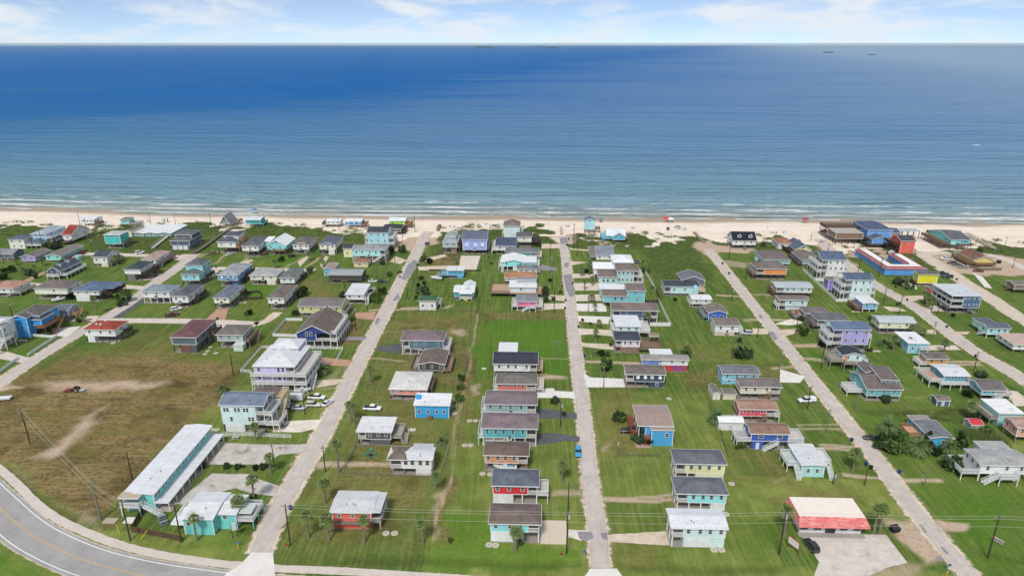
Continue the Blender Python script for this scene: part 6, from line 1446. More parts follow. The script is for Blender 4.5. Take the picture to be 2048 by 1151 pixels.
h = Hs('vivid yellow house with grey roof', '', 1838, 1877, 571, 549, 542, '#f3d51c', '#7d756c', 'gx', sl=.16, yw=566, fl=1, body=B(nf=0, ns=2, pilec='#5a5046'))
h.deck('L', 1.5, c=DWOOD, railc=DWOOD)
h = Hs('coral pink house with grey roof', 'half hidden behind a dark blue one', 1866, 1906, 597, 582, 571, '#dd7a78', '#75737c', 'gx', sl=.2, body=B(nf=2, ns=2, slab=False))
h = Hs('dark blue two-storey house with pale flat roof', 'and grey left galleries', 1905, 1963, 625, 592, 575, '#3f6288', '#d3d9de', 'flat', fl=2, yw=615, metalroof='x', D=15, body=B(porch='L', pw=5, nf=4, ns=0, pilec='#5a6068', winw=.55, winh=.7))
h.deck('L', 1.4, c=GWOOD, railc='#7b8188'); h.stairs('F', .2, c='#8b8f94', at=.55, toward=1); h.enclose(.7, .95, '#8b8680', .1, .8)
h = Hs('small sky blue house with white roof', 'and reddish left deck', 1727, 1756, 624, 606, 591, '#7db3ea', '#e9ecf0', 'gy', sl=.12, metalroof='y', yw=617.5, body=B(nf=2, ns=2, pilec=TRIM, slab=False))
h.deck('L', 3.0, c='#9c7a68', railc='#7d5f50')
h = Hs('cream long house with pale grey roof', 'behind two palm trees', 1760, 1830, 667, 645, 630, '#eae4c0', '#c3c9cf', 'gx', sl=.26, metalroof='x', yw=655.5, body=B(nf=2, ns=2, pilec='#8b8680'))
h.deck('R', 2.0, c=GWOOD, railc='#8b867f')
h = Hs('pale turquoise gabled house with slate roof', 'and white left stairs', 1976, 2019, 676, 657, 644, '#a9e2dc', '#6d7583', 'gx', sl=.3, yw=668, body=B(nf=3, ns=1, pilec=TRIM, slab=False))
h.stairs('L', .2, at=.2, toward=1); h.block(h.x0 + .5, h.x0 + 6, h.D + .02, h.D + 5, h.zp, h.He - .1, 'flat', 0, h.wm, h.rm)
h = Hs('white house with tan metal roof', 'cut by the right edge', 2028, 2085, 705, 690, 667, '#d9dde0', '#c9b0a0', 'shed', sl=.04, metalroof='x', yw=698, body=B(nf=3, ns=3, pilec='#8b8680', slab=False))
h = Hs('light blue house with white flat roof', 'and small front balcony', 1818, 1857, 706, 687, 663, '#8cc6e6', '#f0f2f4', 'flat', name='house', metalroof='y', body=B(nf=2, ns=2, slab=False))
h.zp = 2.3; h.deck('F', 1.3, x0=0, x1=h.x1 - .2); h.chimney(-1.0, h.D * .4, .9, '#5d6064', h.He, h.He + .5)
h = Hs('small orange house with brown roof', 'and white left deck', 1854, 1895, 735, 718, 704, '#f0973c', '#857c78', 'gx', sl=.16, yw=728, body=B(nf=2, ns=3, pilec='#6d6259', slab=False, winw=1.2, winh=.9))
h.deck('L', 2.4, c='#d6d9da'); 
h = Hs('teal house with white sloping roof', 'and long white front deck', 1889, 1938, 775, 752, 727, '#2f8f9f', '#dfe2e6', 'gx', sl=.14, metalroof='x', yw=762, body=B(nf=4, ns=2, pilec=TRIM, slab=False))
h.deck('L', 4.6, c='#c9a594'); h.deck('F', 2.0, c='#dcd8d2', x0=h.x0 - 2, x1=h.x1 + .5)
h = Hs('teal house with brown roof and dormer', 'and white left deck platform', 1735, 1803, 801, 779, 741, '#69aab4', '#7d7472', 'gx', sl=.34, yw=790.5, body=B(nf=3, ns=2, pilec='#b9b1a8'))
h.block(h.x1 - 5.5, h.x1 - .5, 2.6, h.D - 2, h.He + .5, h.He + 2.0, 'shed', .1, h.wm, h.rm); h.window(h.x1 - 3.5, 2.597, h.He + 1.0, 1.4, .6); h.deck('L', 5.0, z=1.6, c='#cfcac4', y0=3, y1=8)
h.block(h.x0 + 3.5, h.x1 - 3.5, h.D - 3, h.D + 3.5, 2.2, h.He + 1.4, 'gy', .34, h.wm, h.rm)
h = Hs('turquoise gabled house with grey roof', 'and right-hand deck', 1964, 2010, 799, 781, 757, '#74bccb', '#7d777a', 'gx', sl=.34, yw=789, body=B(porch='R', pw=2.6, nf=2, ns=3, pilec='#6a5b52', slab=False))
h.deck('R', 2.4, c='#c9a98c'); h.stairs('F', .2, at=.85, toward=-1)
h = Hs('aqua two-storey house with bright white roof', 'and left balcony, near the right edge', 1999, 2045, 852, 827, 797, '#9bd9d8', '#f6f8fa', 'flat', name='house', metalroof='y', body=B(nf=2, ns=3, slab=False))
h.zp = 2.6; h.deck('L', 2.6, c='#b9aea2', railc='#a59a90'); h.stairs('F', .2, at=.8, toward=-1, c='#d6dcdc')
h = Hs('salmon pink house', 'cut by the right edge', 2036, 2090, 886, 856, 832, '#e6a08a', '#c9a898', 'gx', sl=.2, yw=872, body=B(nf=2, ns=2, pilec='#8b8680', slab=False))
h = Hs('blue cottage with worn grey gable roof', 'among date palms', 1862, 1906, 893, 874, 838, '#35a6d8', '#878a90', 'gy', sl=.16, name='cottage', body=B(nf=1, ns=3, slab=False))
h.deck('L', 4.4, z=1.2, c='#d6a888', railc='#a57a5e', y0=4); h.block(h.x0 + .3, h.x1 - 1, h.D + .02, h.D + 3.5, .02, h.He - .4, 'flat', 0, h.wm, shingle('#a9a39b'))
h = House('stilt_house', 'large pale grey house with grey roofs', 'and white left gallery and front stairs', 1962, 2062, 962, 931, 897, '#dfe6e4', '#b9bbba', 'gx', sl=.16, yw=946)
h.body(nf=3, ns=3, pilec=TRIM, slab=False); h.deck('L', 4.6, c='#a9acae'); h.deck('F', 2.4, c='#b9bbba', x0=h.x0 + 4, x1=h.x0 + 9); h.stairs('F', .4, at=.34, toward=-1, w=1.3)
h.block(h.x0 + 5, h.x0 + 12, h.D + .02, h.D + 4, h.zp, h.He, 'flat', 0, h.wm, h.rm)
h = Hs('weathered brown house with outside stairs', 'cut by the right edge', 2030, 2075, 586, 570, 560, '#8a7462', '#8b8580', 'gx', sl=.2, yw=578, body=B(nf=1, ns=0, pilec='#6d5b4c', slab=False))
h.stairs('L', .2, c='#a08c7a', at=.3, toward=1)
# ------------------------------------------------------------------ labels for things, told by what they stand beside
USED = set()
def label_for(kind, P, prefer=None):
    """a label that singles the thing out by the house it stands next to"""
    c = []
    for (hx, hy, sh, w, d) in HOUSES:
        dx = P[0] - hx; dy = P[1] - hy
        gap = math.hypot(max(0, abs(dx) - w / 2), max(0, abs(dy) - d / 2))
        c.append((gap, dx, dy, w, d, sh))
    c.sort(key=lambda q: q[0])
    for tries in (1, 2):
        for (gap, dx, dy, w, d, sh) in c[:6]:
            if abs(dx) < w / 2 and abs(dy) < d / 2: rel = 'at the'
            elif abs(dx) / w > abs(dy) / d: rel = 'left of the' if dx < 0 else 'right of the'
            else: rel = 'in front of the' if dy < 0 else 'behind the'
            if gap > 25: rel = 'far ' + rel if rel != 'at the' else rel
            for k2 in ((kind,) if tries == 1 else ('smaller ' + kind, 'taller ' + kind, 'leaning ' + kind)):
                l = f"{k2} {rel} {sh}"
                if l not in USED and 4 <= len(l.split()) <= 16:
                    USED.add(l); return l
    return kind + ' near the houses'

# ------------------------------------------------------------------ palms, trees, bushes
def leafmat(name, c0, c1, c2):
    t = NT(name); g = t.pos(); o = t.new("ShaderNodeObjectInfo")
    n = t.noise(g, 1.6, 4, .65)
    c = t.mix(t.ramp(n, .3, .7), lin(c0), lin(c1))
    c = t.mix(t.math('MULTIPLY', o.outputs["Random"], .5), c, lin(c2))
    t.base(c, .6, .3)
    t.b.inputs["Subsurface Weight"].default_value = 0.0
    return t.m
M_FAN = leafmat('fan_palm_leaf', '#465a2e', '#86985a', '#6f7c46'); M_DATE = leafmat('date_palm_leaf', '#3f5632', '#78905a', '#66783f'); M_DEAD = leafmat('dead_palm_leaf', '#7d6a4c', '#a8926c', '#8d7a5a'); M_BUSH = leafmat('bush_leaf', '#35491f', '#5f7a34', '#4a6030'); M_DBUSH = leafmat('dark_bush_leaf', '#26361c', '#40562c', '#33462a')
M_TRUNK = leafmat('palm_trunk', '#6d655b', '#978d81', '#80766a')
def fan_crown(seed, n=24, R=1.2, lo=-38):
    """costapalmate leaves: a petiole and a hand of separate drooping blades"""
    r = random.Random(seed); m = MB()
    for k in range(n):
        az = k * 2.39996 + r.uniform(-.3, .3); el = math.radians(lo + (80 - lo) * ((k + .5) / n) ** .85 + r.uniform(-8, 8))
        L = R * r.uniform(.5, .75)
        d = Vector((math.cos(az) * math.cos(el), math.sin(az) * math.cos(el), math.sin(el)))
        hub = d * L; side = d.cross(Vector((0, 0, 1))); side = side.normalized() if side.length > .01 else Vector((1, 0, 0))
        m.bar((0, 0, 0), hub, .05)
        nb = 9; rad = R * r.uniform(.55, .75)
        for j in range(nb):
            a = math.radians(-88 + 176 * j / (nb - 1)); dr = (d * math.cos(a) + side * math.sin(a)); pv = (side * math.cos(a) - d * math.sin(a))
            mid = hub + dr * rad * .55 - Vector((0, 0, .10 * rad)); tip = hub + dr * rad - Vector((0, 0, (.38 + .2 * abs(math.sin(a))) * rad)); w = rad * .115
            i0 = len(m.v); m.v += [tuple(hub), tuple(mid - pv * w), tuple(tip), tuple(mid + pv * w)]; m.f.append((i0, i0 + 1, i0 + 2, i0 + 3))
    return m
def date_crown(seed, n=46, R=3.0):
    r = random.Random(seed); m = MB()
    for k in range(n):
        az = k * 2.39996 + r.uniform(-.2, .2); el = math.radians(r.uniform(5, 82)); L = R * r.uniform(.8, 1.1)
        p = Vector((0, 0, 0)); d = Vector((math.cos(az) * math.cos(el), math.sin(az) * math.cos(el), math.sin(el)))
        seg = 9; pts = [p]
        for j in range(seg):
            p = p + d * (L / seg); d = (d + Vector((0, 0, -.20))).normalized(); pts.append(p)
        side = Vector((-math.sin(az), math.cos(az), 0))
        for j in range(seg):
            a, b = pts[j], pts[j + 1]; w = .62 * math.sin(math.pi * (j + 1.3) / (seg + 1.6)) + .08
            for s_ in (-1, 1):
                for q in (0, .5):
                    base = a + (b - a) * q; tip = base + side * (s_ * w) + (b - a) * .9 - Vector((0, 0, .22 * w / .6))
                    i0 = len(m.v); m.v += [tuple(base), tuple(base + (b - a) * .42), tuple(tip)]; m.f.append((i0, i0 + 1, i0 + 2))
            m.bar(a, b, .045)
    return m
def trunk_mesh(seed, h, r0, r1):
    r = random.Random(seed); m = MB(); bx_, by_ = r.uniform(-.25, .25), r.uniform(-.25, .25); n = 9; prev = Vector((0, 0, -.1)); pr = r0 * 1.35
    for k in range(1, n + 1):
        t_ = k / n; p = Vector((bx_ * t_ * t_, by_ * t_ * t_, h * t_)); q = r0 + (r1 - r0) * t_ + (.03 if k % 2 else 0)
        m.cone(prev, p, pr, q, 9, False); prev, pr = p, q
    return m, prev
FANC = [fan_crown(s).mesh('crown', M_FAN) for s in (1, 2, 3, 4)]
SKIRT = [fan_crown(s, 16, .9, 0).mesh('dead_fronds', M_DEAD) for s in (11, 12)]
DATEC = [date_crown(s).mesh('crown', M_DATE) for s in (5, 6, 7)]
TRUNKS = {}
def fan_palm(xb, yb, xc, yc, sz=1.0, kind='fan palm tree', dead=True):
    P = G(xb, yb); u, z = on_plane(P, xc, yc); h = max(1.2, z)
    r = random.Random(crc(f'{xb},{yb}'))
    o = empty('fan_palm', P, r.uniform(0, 6.28)); key = (round(h), r.randrange(2))
    if key not in TRUNKS:
        m, tip = trunk_mesh(key[1] + key[0], float(key[0]), .26, .19); TRUNKS[key] = (m.mesh('trunk', M_TRUNK, True), tip)
    me_, tip = TRUNKS[key]
    add('trunk', me_, o, scale=(1, 1, h / key[0])); tp = Vector((tip.x, tip.y, h))
    add('crown', r.choice(FANC), o, tp, r.uniform(0, 6), (sz,) * 3)
    if dead and h > 3.5:
        q = add('dead_fronds', r.choice(SKIRT), o, tp - Vector((0, 0, .55 * sz)), r.uniform(0, 6), (sz * .72, sz * .72, -sz * .8)); 
    tag(o, label_for(('tall ' if h > 6 else 'short ' if h < 3 else '') + kind, P), 'palm tree', 'fan palms')
    return o
def date_palm(xb, yb, h, sz=1.0, kind='bushy date palm'):
    P = G(xb, yb); r = random.Random(crc(f'{xb},{yb}d')); o = empty('date_palm', P, r.uniform(0, 6.28))
    m, tip = trunk_mesh(r.randrange(99), h, .34, .30); m.build('trunk', M_TRUNK, o, True)
    add('crown', r.choice(DATEC), o, tip, 0, (sz,) * 3)
    tag(o, label_for(kind, P), 'palm tree', 'date palms'); return o
def clump(seed, n=420, leaf=.22):
    r = random.Random(seed); m = MB(); lob = [(Vector((r.gauss(0, .34), r.gauss(0, .34), r.uniform(.35, .8))), r.uniform(.34, .55)) for _ in range(8)]
    for k in range(n):
        c, rad = r.choice(lob); d = Vector((r.gauss(0, 1), r.gauss(0, 1), r.gauss(.2, 1))).normalized()
        p = c + d * rad * (r.random() ** .4); p.z = max(.04, p.z)
        a = Vector((r.gauss(0, 1), r.gauss(0, 1), r.gauss(0, 1))).normalized(); b = a.orthogonal().normalized(); s_ = leaf * r.uniform(.6, 1.3)
        m.poly([p - a * s_, p + b * s_ * .55, p + a * s_, p - b * s_ * .55])
    return m
CL = {(dk, k): clump(k * 7 + dk, 420).mesh('crown', M_DBUSH if dk else M_BUSH) for dk in (0, 1) for k in range(3)}
STEM = MB().cone((0, 0, -.05), (.03, .02, .6), .05, .03, 6).mesh('trunk', M_TRUNK)
def bush(x, y, w, h, dark=0, kind=None, name='bush'):
    P = G(x, y); r = random.Random(crc(f'{x},{y}b')); o = empty(name, P, r.uniform(0, 6.28))
    add('crown', CL[(dark, r.randrange(3))], o, None, None, (w * .62, w * .62, h)); add('trunk', STEM, o, None, None, (1.5, 1.5, h))
    tag(o, label_for(kind or ('dark round bush' if dark else 'green leafy bush'), P), 'bush' if name == 'bush' else 'tree', 'bushes and small trees'); return o
for a in ((542, 946, 534, 914, 1.15), (509, 1001, 504, 957, 1.25), (483, 1044, 476, 1002, 1.35), (394, 1080, 384, 1035, .95), (512, 880, 506, 852, 1.15), (651, 1006, 646, 966, 1.3), (617, 1075, 607, 1030, 1.3), (658, 1081, 650, 1036, 1.3), (678, 944, 672, 888, 1.15), (729, 1083, 724, 1040, 1.15), (846, 1086, 843, 1046, 1.1), (872, 977, 870, 952, 1.25), (1031, 1102, 1026, 1064, 1.25), (1124, 962, 1125, 928, 1.2), (702, 844, 700, 808, 1.05), (709, 848, 704, 812, .9), (742, 766, 738, 737, 1.2), (1747, 1064, 1752, 1018, 1.3), (1759, 1064, 1764, 1018, 1.25), (1568, 1071, 1570, 1022, 1.35), (1705, 942, 1710, 905, 1.4), (34, 530, 33, 522, 1.0), (46, 552, 44, 538, 1.2), (70, 546, 68, 534, 1.1), (86, 532, 86, 520, 1.1), (235, 530, 233, 515, 1.2), (241, 524, 240, 513, 1.1), (193, 630, 187, 598, 1.1), (123, 646, 120, 636, 1.3), (169, 643, 167, 632, 1.1), (618, 522, 618, 507, 1.1), (647, 533, 646, 524, 1.1), (550, 537, 549, 524, 1.2), (690, 584, 689, 565, 1.2), (734, 522, 733, 514, 1.1), (829, 585, 829, 558, 1.0), (912, 528, 912, 518, 1.0), (979, 530, 978, 515, 1.1), (1163, 552, 1163, 538, 1.2), (1178, 550, 1178, 533, 1.2), (1180, 542, 1181, 524, 1.1), (1169, 580, 1168, 563, 1.0), (1185, 571, 1185, 556, 1.0), (1286, 540, 1288, 525, 1.2), (1184, 604, 1186, 593, 1.3), (1190, 624, 1191, 610, .9), (1197, 656, 1197, 644, 1.0), (1222, 657, 1222, 644, 1.1), (1294, 652, 1296, 630, 1.2), (1192, 678, 1193, 663, 1.0), (1807, 577, 1810, 556, 1.2), (1846, 605, 1850, 588, 1.3), (1853, 612, 1857, 592, 1.2), (1863, 621, 1867, 601, 1.2), (1793, 664, 1796, 647, 1.2), (1822, 668, 1824, 654, 1.2), (1846, 672, 1849, 661, 1.0), (1786, 703, 1791, 676, 1.3), (1887, 705, 1889, 685, 1.3), (1938, 835, 1944, 812, 1.5), (1208, 747, 1207, 730, .8), (750, 601, 750, 592, 1.0)):
    fan_palm(*a)
for a in ((1432, 846, 2.2, 1.15), (1474, 714, 6.0, 1.1), (1775, 866, 2.4, 1.25), (1832, 906, 2.2, 1.35), (1895, 905, 2.0, 1.0), (648, 747, 1.4, .95), (447, 782, 1.0, .8), (1769, 692, 1.0, 1.1), (127, 599, .6, .9), (1196, 710, .5, .75), (885, 886, .8, .7)):
    date_palm(*a)
for a in ((73, 556, 3, 2.6, 1), (127, 530, 4, 3, 0), (244, 604, 5, 4, 0), (251, 600, 4, 4, 0), (566, 522, 3, 2.6, 1), (622, 546, 4, 3, 0), (611, 590, 4.5, 4, 1), (785, 508, 4, 4, 1), (807, 505, 4, 4, 1), (780, 552, 3, 2, 0), (842, 559, 3, 1.6, 1), (835, 573, 2.2, 1.6, 1), (847, 568, 2.2, 1.5, 1), (836, 588, 1.6, 1.2, 1), (833, 596, 1.6, 1.3, 1), (853, 590, 4, 4, 1), (859, 525, 4, 2.4, 1), (848, 521, 4, 2.4, 0), (749, 604, 4.5, 4, 0), (767, 590, 3, 3.4, 0), (1093, 592, 3.5, 4, 1), (1092, 603, 3, 2.6, 1), (1203, 711, 2.4, 2, 1), (1215, 712, 2, 1.6, 1), (1208, 742, 4, 4, 1), (1236, 842, 4, 3, 1), (1240, 843, 3, 2.4, 0), (1280, 884, 4, 2, 1), (1292, 884, 4, 2, 1), (1300, 882, 2.4, 2.6, 0), (1490, 715, 6, 3.6, 1), (1482, 713, 4, 3, 1), (1607, 670, 4, 3, 0), (1797, 564, 6, 2, 1), (1774, 806, 3, 2.2, 1), (1788, 906, 5, 3.6, 0), (1780, 895, 4, 3.4, 0), (1800, 886, 4, 3.6, 0), (1860, 905, 3.4, 3, 1), (1857, 888, 1.6, 4, 1), (1908, 942, 4.5, 4, 1), (1917, 890, 3, 4, 0), (1926, 898, 3, 3, 0), (1960, 755, 4, 2, 1), (1940, 842, 3.4, 2.4, 1), (500, 506, 2, 1, 0), (407, 936, 1.9, 1.5, 1), (454, 937, 1.9, 1.4, 1), (475, 936, 1.8, 1.4, 1), (512, 937, 1.8, 1.3, 1), (525, 937, 2.1, 1.7, 1), (505, 1000, 1.8, 1.6, 1), (502, 630, 2.4, 2.4, 1), (1112, 806, 2.4, 2.2, 1), (1560, 520, 1.6, 1.5, 1), (528, 495, 3, 1, 0), (1527, 493, 3, 2.4, 0), (1958, 503, 2, 2, 1), (918, 802, 2.2, 2.4, 0), (921, 780, 2.2, 2.4, 0), (925, 763, 2.2, 2.4, 0), (1040, 1090, .9, 1.3, 0), (900, 1085, .8, 1.6, 0), (1480, 897, 2.6, 2, 0), (1128, 830, 1.4, 1.2, 0), (1373, 712, 4.5, 2.6, 0)):
    bush(*a)
for k, a in enumerate(((100, 492, 6, 3), (110, 498, 5, 3), (95, 500, 4, 2.5), (20, 545, 5, 3), (10, 560, 5, 3), (60, 552, 4, 3), (100, 548, 3, 2), (140, 597, 4, 2.5), (240, 612, 3, 2), (160, 643, 3, 2), (118, 652, 3, 2), (590, 630, 3, 2), (700, 642, 3, 2), (690, 598, 4, 3), (765, 529, 3, 2), (800, 546, 2, 1.2), (745, 592, 3, 3), (1100, 563, 2, 1.5), (1120, 586, 1.5, 1.2), (1108, 601, 2, 1.6), (1165, 641, 1.4, 1), (1180, 649, 1.2, 1), (1220, 691, 1.5, 1), (1350, 601, 2, 1.2), (1400, 621, 2, 1.5), (1600, 641, 3, 2), (1640, 691, 3, 2), (1815, 577, 4, 2.2), (1790, 568, 4, 2.2), (1875, 604, 4, 3), (1905, 633, 2, 1.5), (1745, 641, 3, 1.6), (1740, 702, 2, 1.4), (1800, 692, 3, 2), (1930, 791, 3, 2), (1985, 834, 3, 2), (1975, 872, 4, 2.4), (1850, 872, 3, 2.4), (1872, 909, 3, 2), (2010, 906, 4, 2.5), (1760, 882, 3, 2.2), (1755, 897, 3, 2.4), (1290, 545, 3, 2.6), (1172, 545, 3, 2.4))):
    bush(*a, k % 3 > 0)
# overgrown hedge mound of reeds
o = MB(); rr = random.Random(3)
for k in range(2600):
    q = rr.random(); c = G(1935 + 55 * q, 868 + 18 * q); p = c + Vector((rr.gauss(0, 2.3), rr.gauss(0, 1.6), 0)); hgt = rr.uniform(1.2, 2.8); a = rr.uniform(0, 6.28); d = Vector((math.cos(a), math.sin(a), 0)) * .07; ln = Vector((rr.gauss(0, .5), rr.gauss(0, .5), hgt))
    o.poly([p - d, p + d, p + ln])
tag(o.build('reed_hedge', M_FAN), 'tall pale reed thicket beside the red-roofed shed', 'reeds', kind='stuff')
# dune shrubs along the beach: uncountable low growth
o = MB(); rr = random.Random(9)
spots = []
for k in range(520):
    x = rr.uniform(-330, 330); y = float(dune_y(np.array([x]))[0]) + rr.uniform(-26, 6)
    if any(abs(x - hx) < w / 2 + 2 and abs(y - hy) < d / 2 + 2 for hx, hy, _, w, d in HOUSES): continue
    pj = proj((x, y, 0))
    if 795 < pj[0] < 880 and pj[1] > 455 or 1105 < pj[0] < 1160 or 1385 < pj[0] < 1445 or 1620 < pj[0] < 1700 or 1830 < pj[0] < 1900: continue
    R = rr.uniform(.7, 2.6)
    for j in range(int(26 * R)):
        d = Vector((rr.gauss(0, 1), rr.gauss(0, .8), abs(rr.gauss(0, .34)))); p = Vector((x, y, .1)) + d * R * .6
        a = Vector((rr.gauss(0, 1), rr.gauss(0, 1), rr.gauss(0, .6))).normalized(); b = a.orthogonal().normalized(); s_ = rr.uniform(.2, .45)
        o.poly([p - a * s_, p + b * s_ * .6, p + a * s_, p - b * s_ * .6])
tag(o.build('dune_shrubs', M_BUSH), 'low green dune growth along the edge of the sand', 'dune plants', kind='stuff')

# ------------------------------------------------------------------ utility poles and wires
M_POLE = wood('#4a423b'); M_POLEG = wood('#8a8379'); M_WIRE = plain('#c9cbb8', .5); M_INS = plain('#b9bdbf', .4)
POLES = {}
def pole(xb, yb, xt, yt, arm=1.6, kind='wooden utility pole', grey=False, trans=False, lamp=False, key=None, r=None):
    P = G(xb, yb); _, h = on_plane(P, xt, yt); h = max(4, min(h, 15)); rr = random.Random(crc(f'{xb}{yb}'))
    o = empty('utility_pole', P, rr.uniform(-.2, .2) - PHI); r = r or .12 + .006 * h
    MB().cone((0, 0, -.1), (0, 0, h), r, r * .66, 9).build('post', M_POLEG if grey else M_POLE, o)
    if h > 6.5 and arm:
        a = MB().bar((-arm / 2, -.16, h - .5), (arm / 2, -.16, h - .5), .12, .14).build('crossarm', M_POLEG, o)
        for x in (-arm / 2 + .1, arm / 2 - .1): MB().cone((x, -.16, h - .43), (x, -.16, h - .18), .06, .04, 6).build('insulator', M_INS, a)
    if trans: MB().cone((.32, 0, h - 2.0), (.32, 0, h - 1.1), .24, .24, 10).build('transformer', M_INS, o)
    if lamp:
        b = MB().bar((0, 0, h - .3), (1.2, -.4, h), .06).build('lamp_arm', M_INS, o); MB().box(1.0, 1.5, -.6, -.3, h - .1, h + .04).build('lamp_head', M_INS, b)
    tag(o, label_for(kind, P), 'utility pole', 'utility poles along the streets')
    if key: POLES[key] = (P, h)
    return o
pole(1133, 1106, 1136, 1022, 2.0, key='f3', trans=True); pole(1558, 1108, 1567, 1022, 2.0, key='f4', trans=True); pole(1975, 1114, 1987, 1030, 2.2, key='f5'); pole(581, 1090, 567, 1007, 2.0, key='f2'); pole(261, 1080, 241, 998, 1.8, key='l2'); pole(363, 1083, 347, 1003, 1.4, key='f1', lamp=True); pole(201, 1039, 187, 961, 3.4, 'weathered grey double-guyed power pole', True, key='l1', r=.3); pole(60, 886, 43, 815, 1.8, key='l0'); pole(265, 958, 252, 903, 0, 'black street-light post', key='l3')
for a in ((1136, 1021, 1144, 963), (651, 943, 646, 891), (549, 932, 545, 887), (610, 828, 606, 776), (467, 752, 460, 705), (27, 640, 16, 602), (1108, 627, 1117, 577), (1114, 730, 1117, 681), (1176, 625, 1176, 589), (1121, 852, 1126, 803), (1233, 914, 1236, 877), (1207, 774, 1208, 749), (1101, 513, 1102, 486), (1102, 545, 1102, 511), (1104, 582, 1107, 546), (1147, 498, 1147, 447), (1154, 512, 1151, 476), (830, 464, 828, 433), (806, 492, 805, 467), (790, 526, 789, 491), (773, 553, 771, 518), (757, 579, 755, 546), (834, 557, 835, 530), (850, 528, 850, 495), (735, 620, 733, 583), (712, 660, 712, 613), (816, 598, 815, 574), (352, 453, 348, 427), (423, 455, 420, 426), (678, 460, 677, 432), (501, 534, 500, 517), (161, 454, 159, 427), (176, 473, 170, 435), (185, 505, 182, 477), (86, 497, 79, 459), (7, 527, 0, 498), (67, 501, 62, 472), (302, 450, 301, 425), (1622, 480, 1624, 462), (1656, 503, 1660, 483), (1458, 517, 1460, 477), (1491, 561, 1493, 527), (1526, 600, 1529, 560), (1464, 600, 1465, 576), (1544, 621, 1548, 592), (1591, 668, 1595, 639), (1559, 740, 1565, 698), (1642, 737, 1646, 695), (1514, 677, 1515, 653), (1615, 817, 1623, 771), (1652, 866, 1660, 817), (1767, 606, 1775, 569), (1798, 628, 1808, 591), (1875, 628, 1882, 601), (1865, 676, 1877, 642), (1947, 743, 1957, 703), (1716, 546, 1722, 512), (1758, 552, 1766, 514), (1905, 518, 1908, 500), (2007, 504, 2012, 473), (2025, 536, 2031, 510), (1712, 816, 1716, 787), (1848, 971, 1855, 930), (1729, 970, 1740, 937), (1666, 968, 1670, 942)):
    pole(*a, trans=crc(str(a)) % 3 == 0, grey=crc(str(a)) % 5 == 0)
nw = 0
def wire(a, b, za, zb, off=0.0, sag=.5, kind='power line'):
    pa = Vector((a[0] + off, a[1] - .15, za)); pb = Vector((b[0] + off, b[1] - .15, zb)); m = MB(); n = 10; pr = pa
    for k in range(1, n + 1):
        t_ = k / n; p = pa + (pb - pa) * t_ - Vector((0, 0, sag * 4 * t_ * (1 - t_))); m.bar(pr, p, .032); pr = p
    return m.build('power_line', M_WIRE)
FAR_R = (POLES['f5'][0] + Vector((62, -2, 0)), POLES['f5'][1])
chain = [('f1', 'f2'), ('f2', 'f3'), ('f3', 'f4'), ('f4', 'f5'), ('f5', None), ('l1', 'l2'), ('l0', 'l1')]
where = ['between the office and the sandy street', 'from the sandy street to the middle street', 'across the middle street past the three-house row', 'over the store roof', 'beyond the lower right pole', 'left of the aqua motel', 'over the dry field']
for (a, b), wh in zip(chain, where):
    A = POLES[a]; Bq = POLES[b] if b else FAR_R
    for lv, (dz, nm) in enumerate(((.0, 'upper power line'), (-.75, 'middle power line'), (-2.8, 'lower cable'))):
        tag(wire(A[0], Bq[0], A[1] + dz, Bq[1] + dz, 0, .45), f'{nm} strung {wh}', 'power line', 'overhead lines')

# ------------------------------------------------------------------ vehicles
M_TYRE = plain('#1d1e20', .8); M_RIM = plain('#9a9da0', .3); M_CGL = glass('#14191e'); M_LAMP = plain('#e8e8e2', .2); M_TAIL = plain('#a0201c', .3); M_BLK = plain('#222326', .7)
def loft(sections, name, mat, parent, smooth=True):
    """sections: (x, half width, z bottom, z top, edge rounding)"""
    m = MB(); n = 8
    for (x, w, z0, z1, r_) in sections:
        r2 = min(r_, w * .9, (z1 - z0) * .45)
        m.v += [(x, -w + r2 * .4, z0), (x, -w, z0 + r2), (x, -w, z1 - r2), (x, -w + r2, z1), (x, w - r2, z1), (x, w, z1 - r2), (x, w, z0 + r2), (x, w - r2 * .4, z0)]
    for i in range(len(sections) - 1):
        for k in range(n):
            k2 = (k + 1) % n; m.f.append((i * n + k, i * n + k2, (i + 1) * n + k2, (i + 1) * n + k))
    m.f.append(tuple(range(n - 1, -1, -1))); m.f.append(tuple((len(sections) - 1) * n + k for k in range(n)))
    return m.build(name, mat, parent)
WHEEL = {}
def wheels(o, xs, hw, r):
    if r not in WHEEL: WHEEL[r] = (MB().cone((0, -.11, 0), (0, .11, 0), r, r, 14).mesh('wheel', M_TYRE), MB().cone((0, -.13, 0), (0, .13, 0), r * .6, r * .6, 10).mesh('rim', M_RIM))
    for x in xs:
        for s_ in (-1, 1): w = add('wheel', WHEEL[r][0], o, (x, s_ * (hw - .1), r)); add('rim', WHEEL[r][1], w)
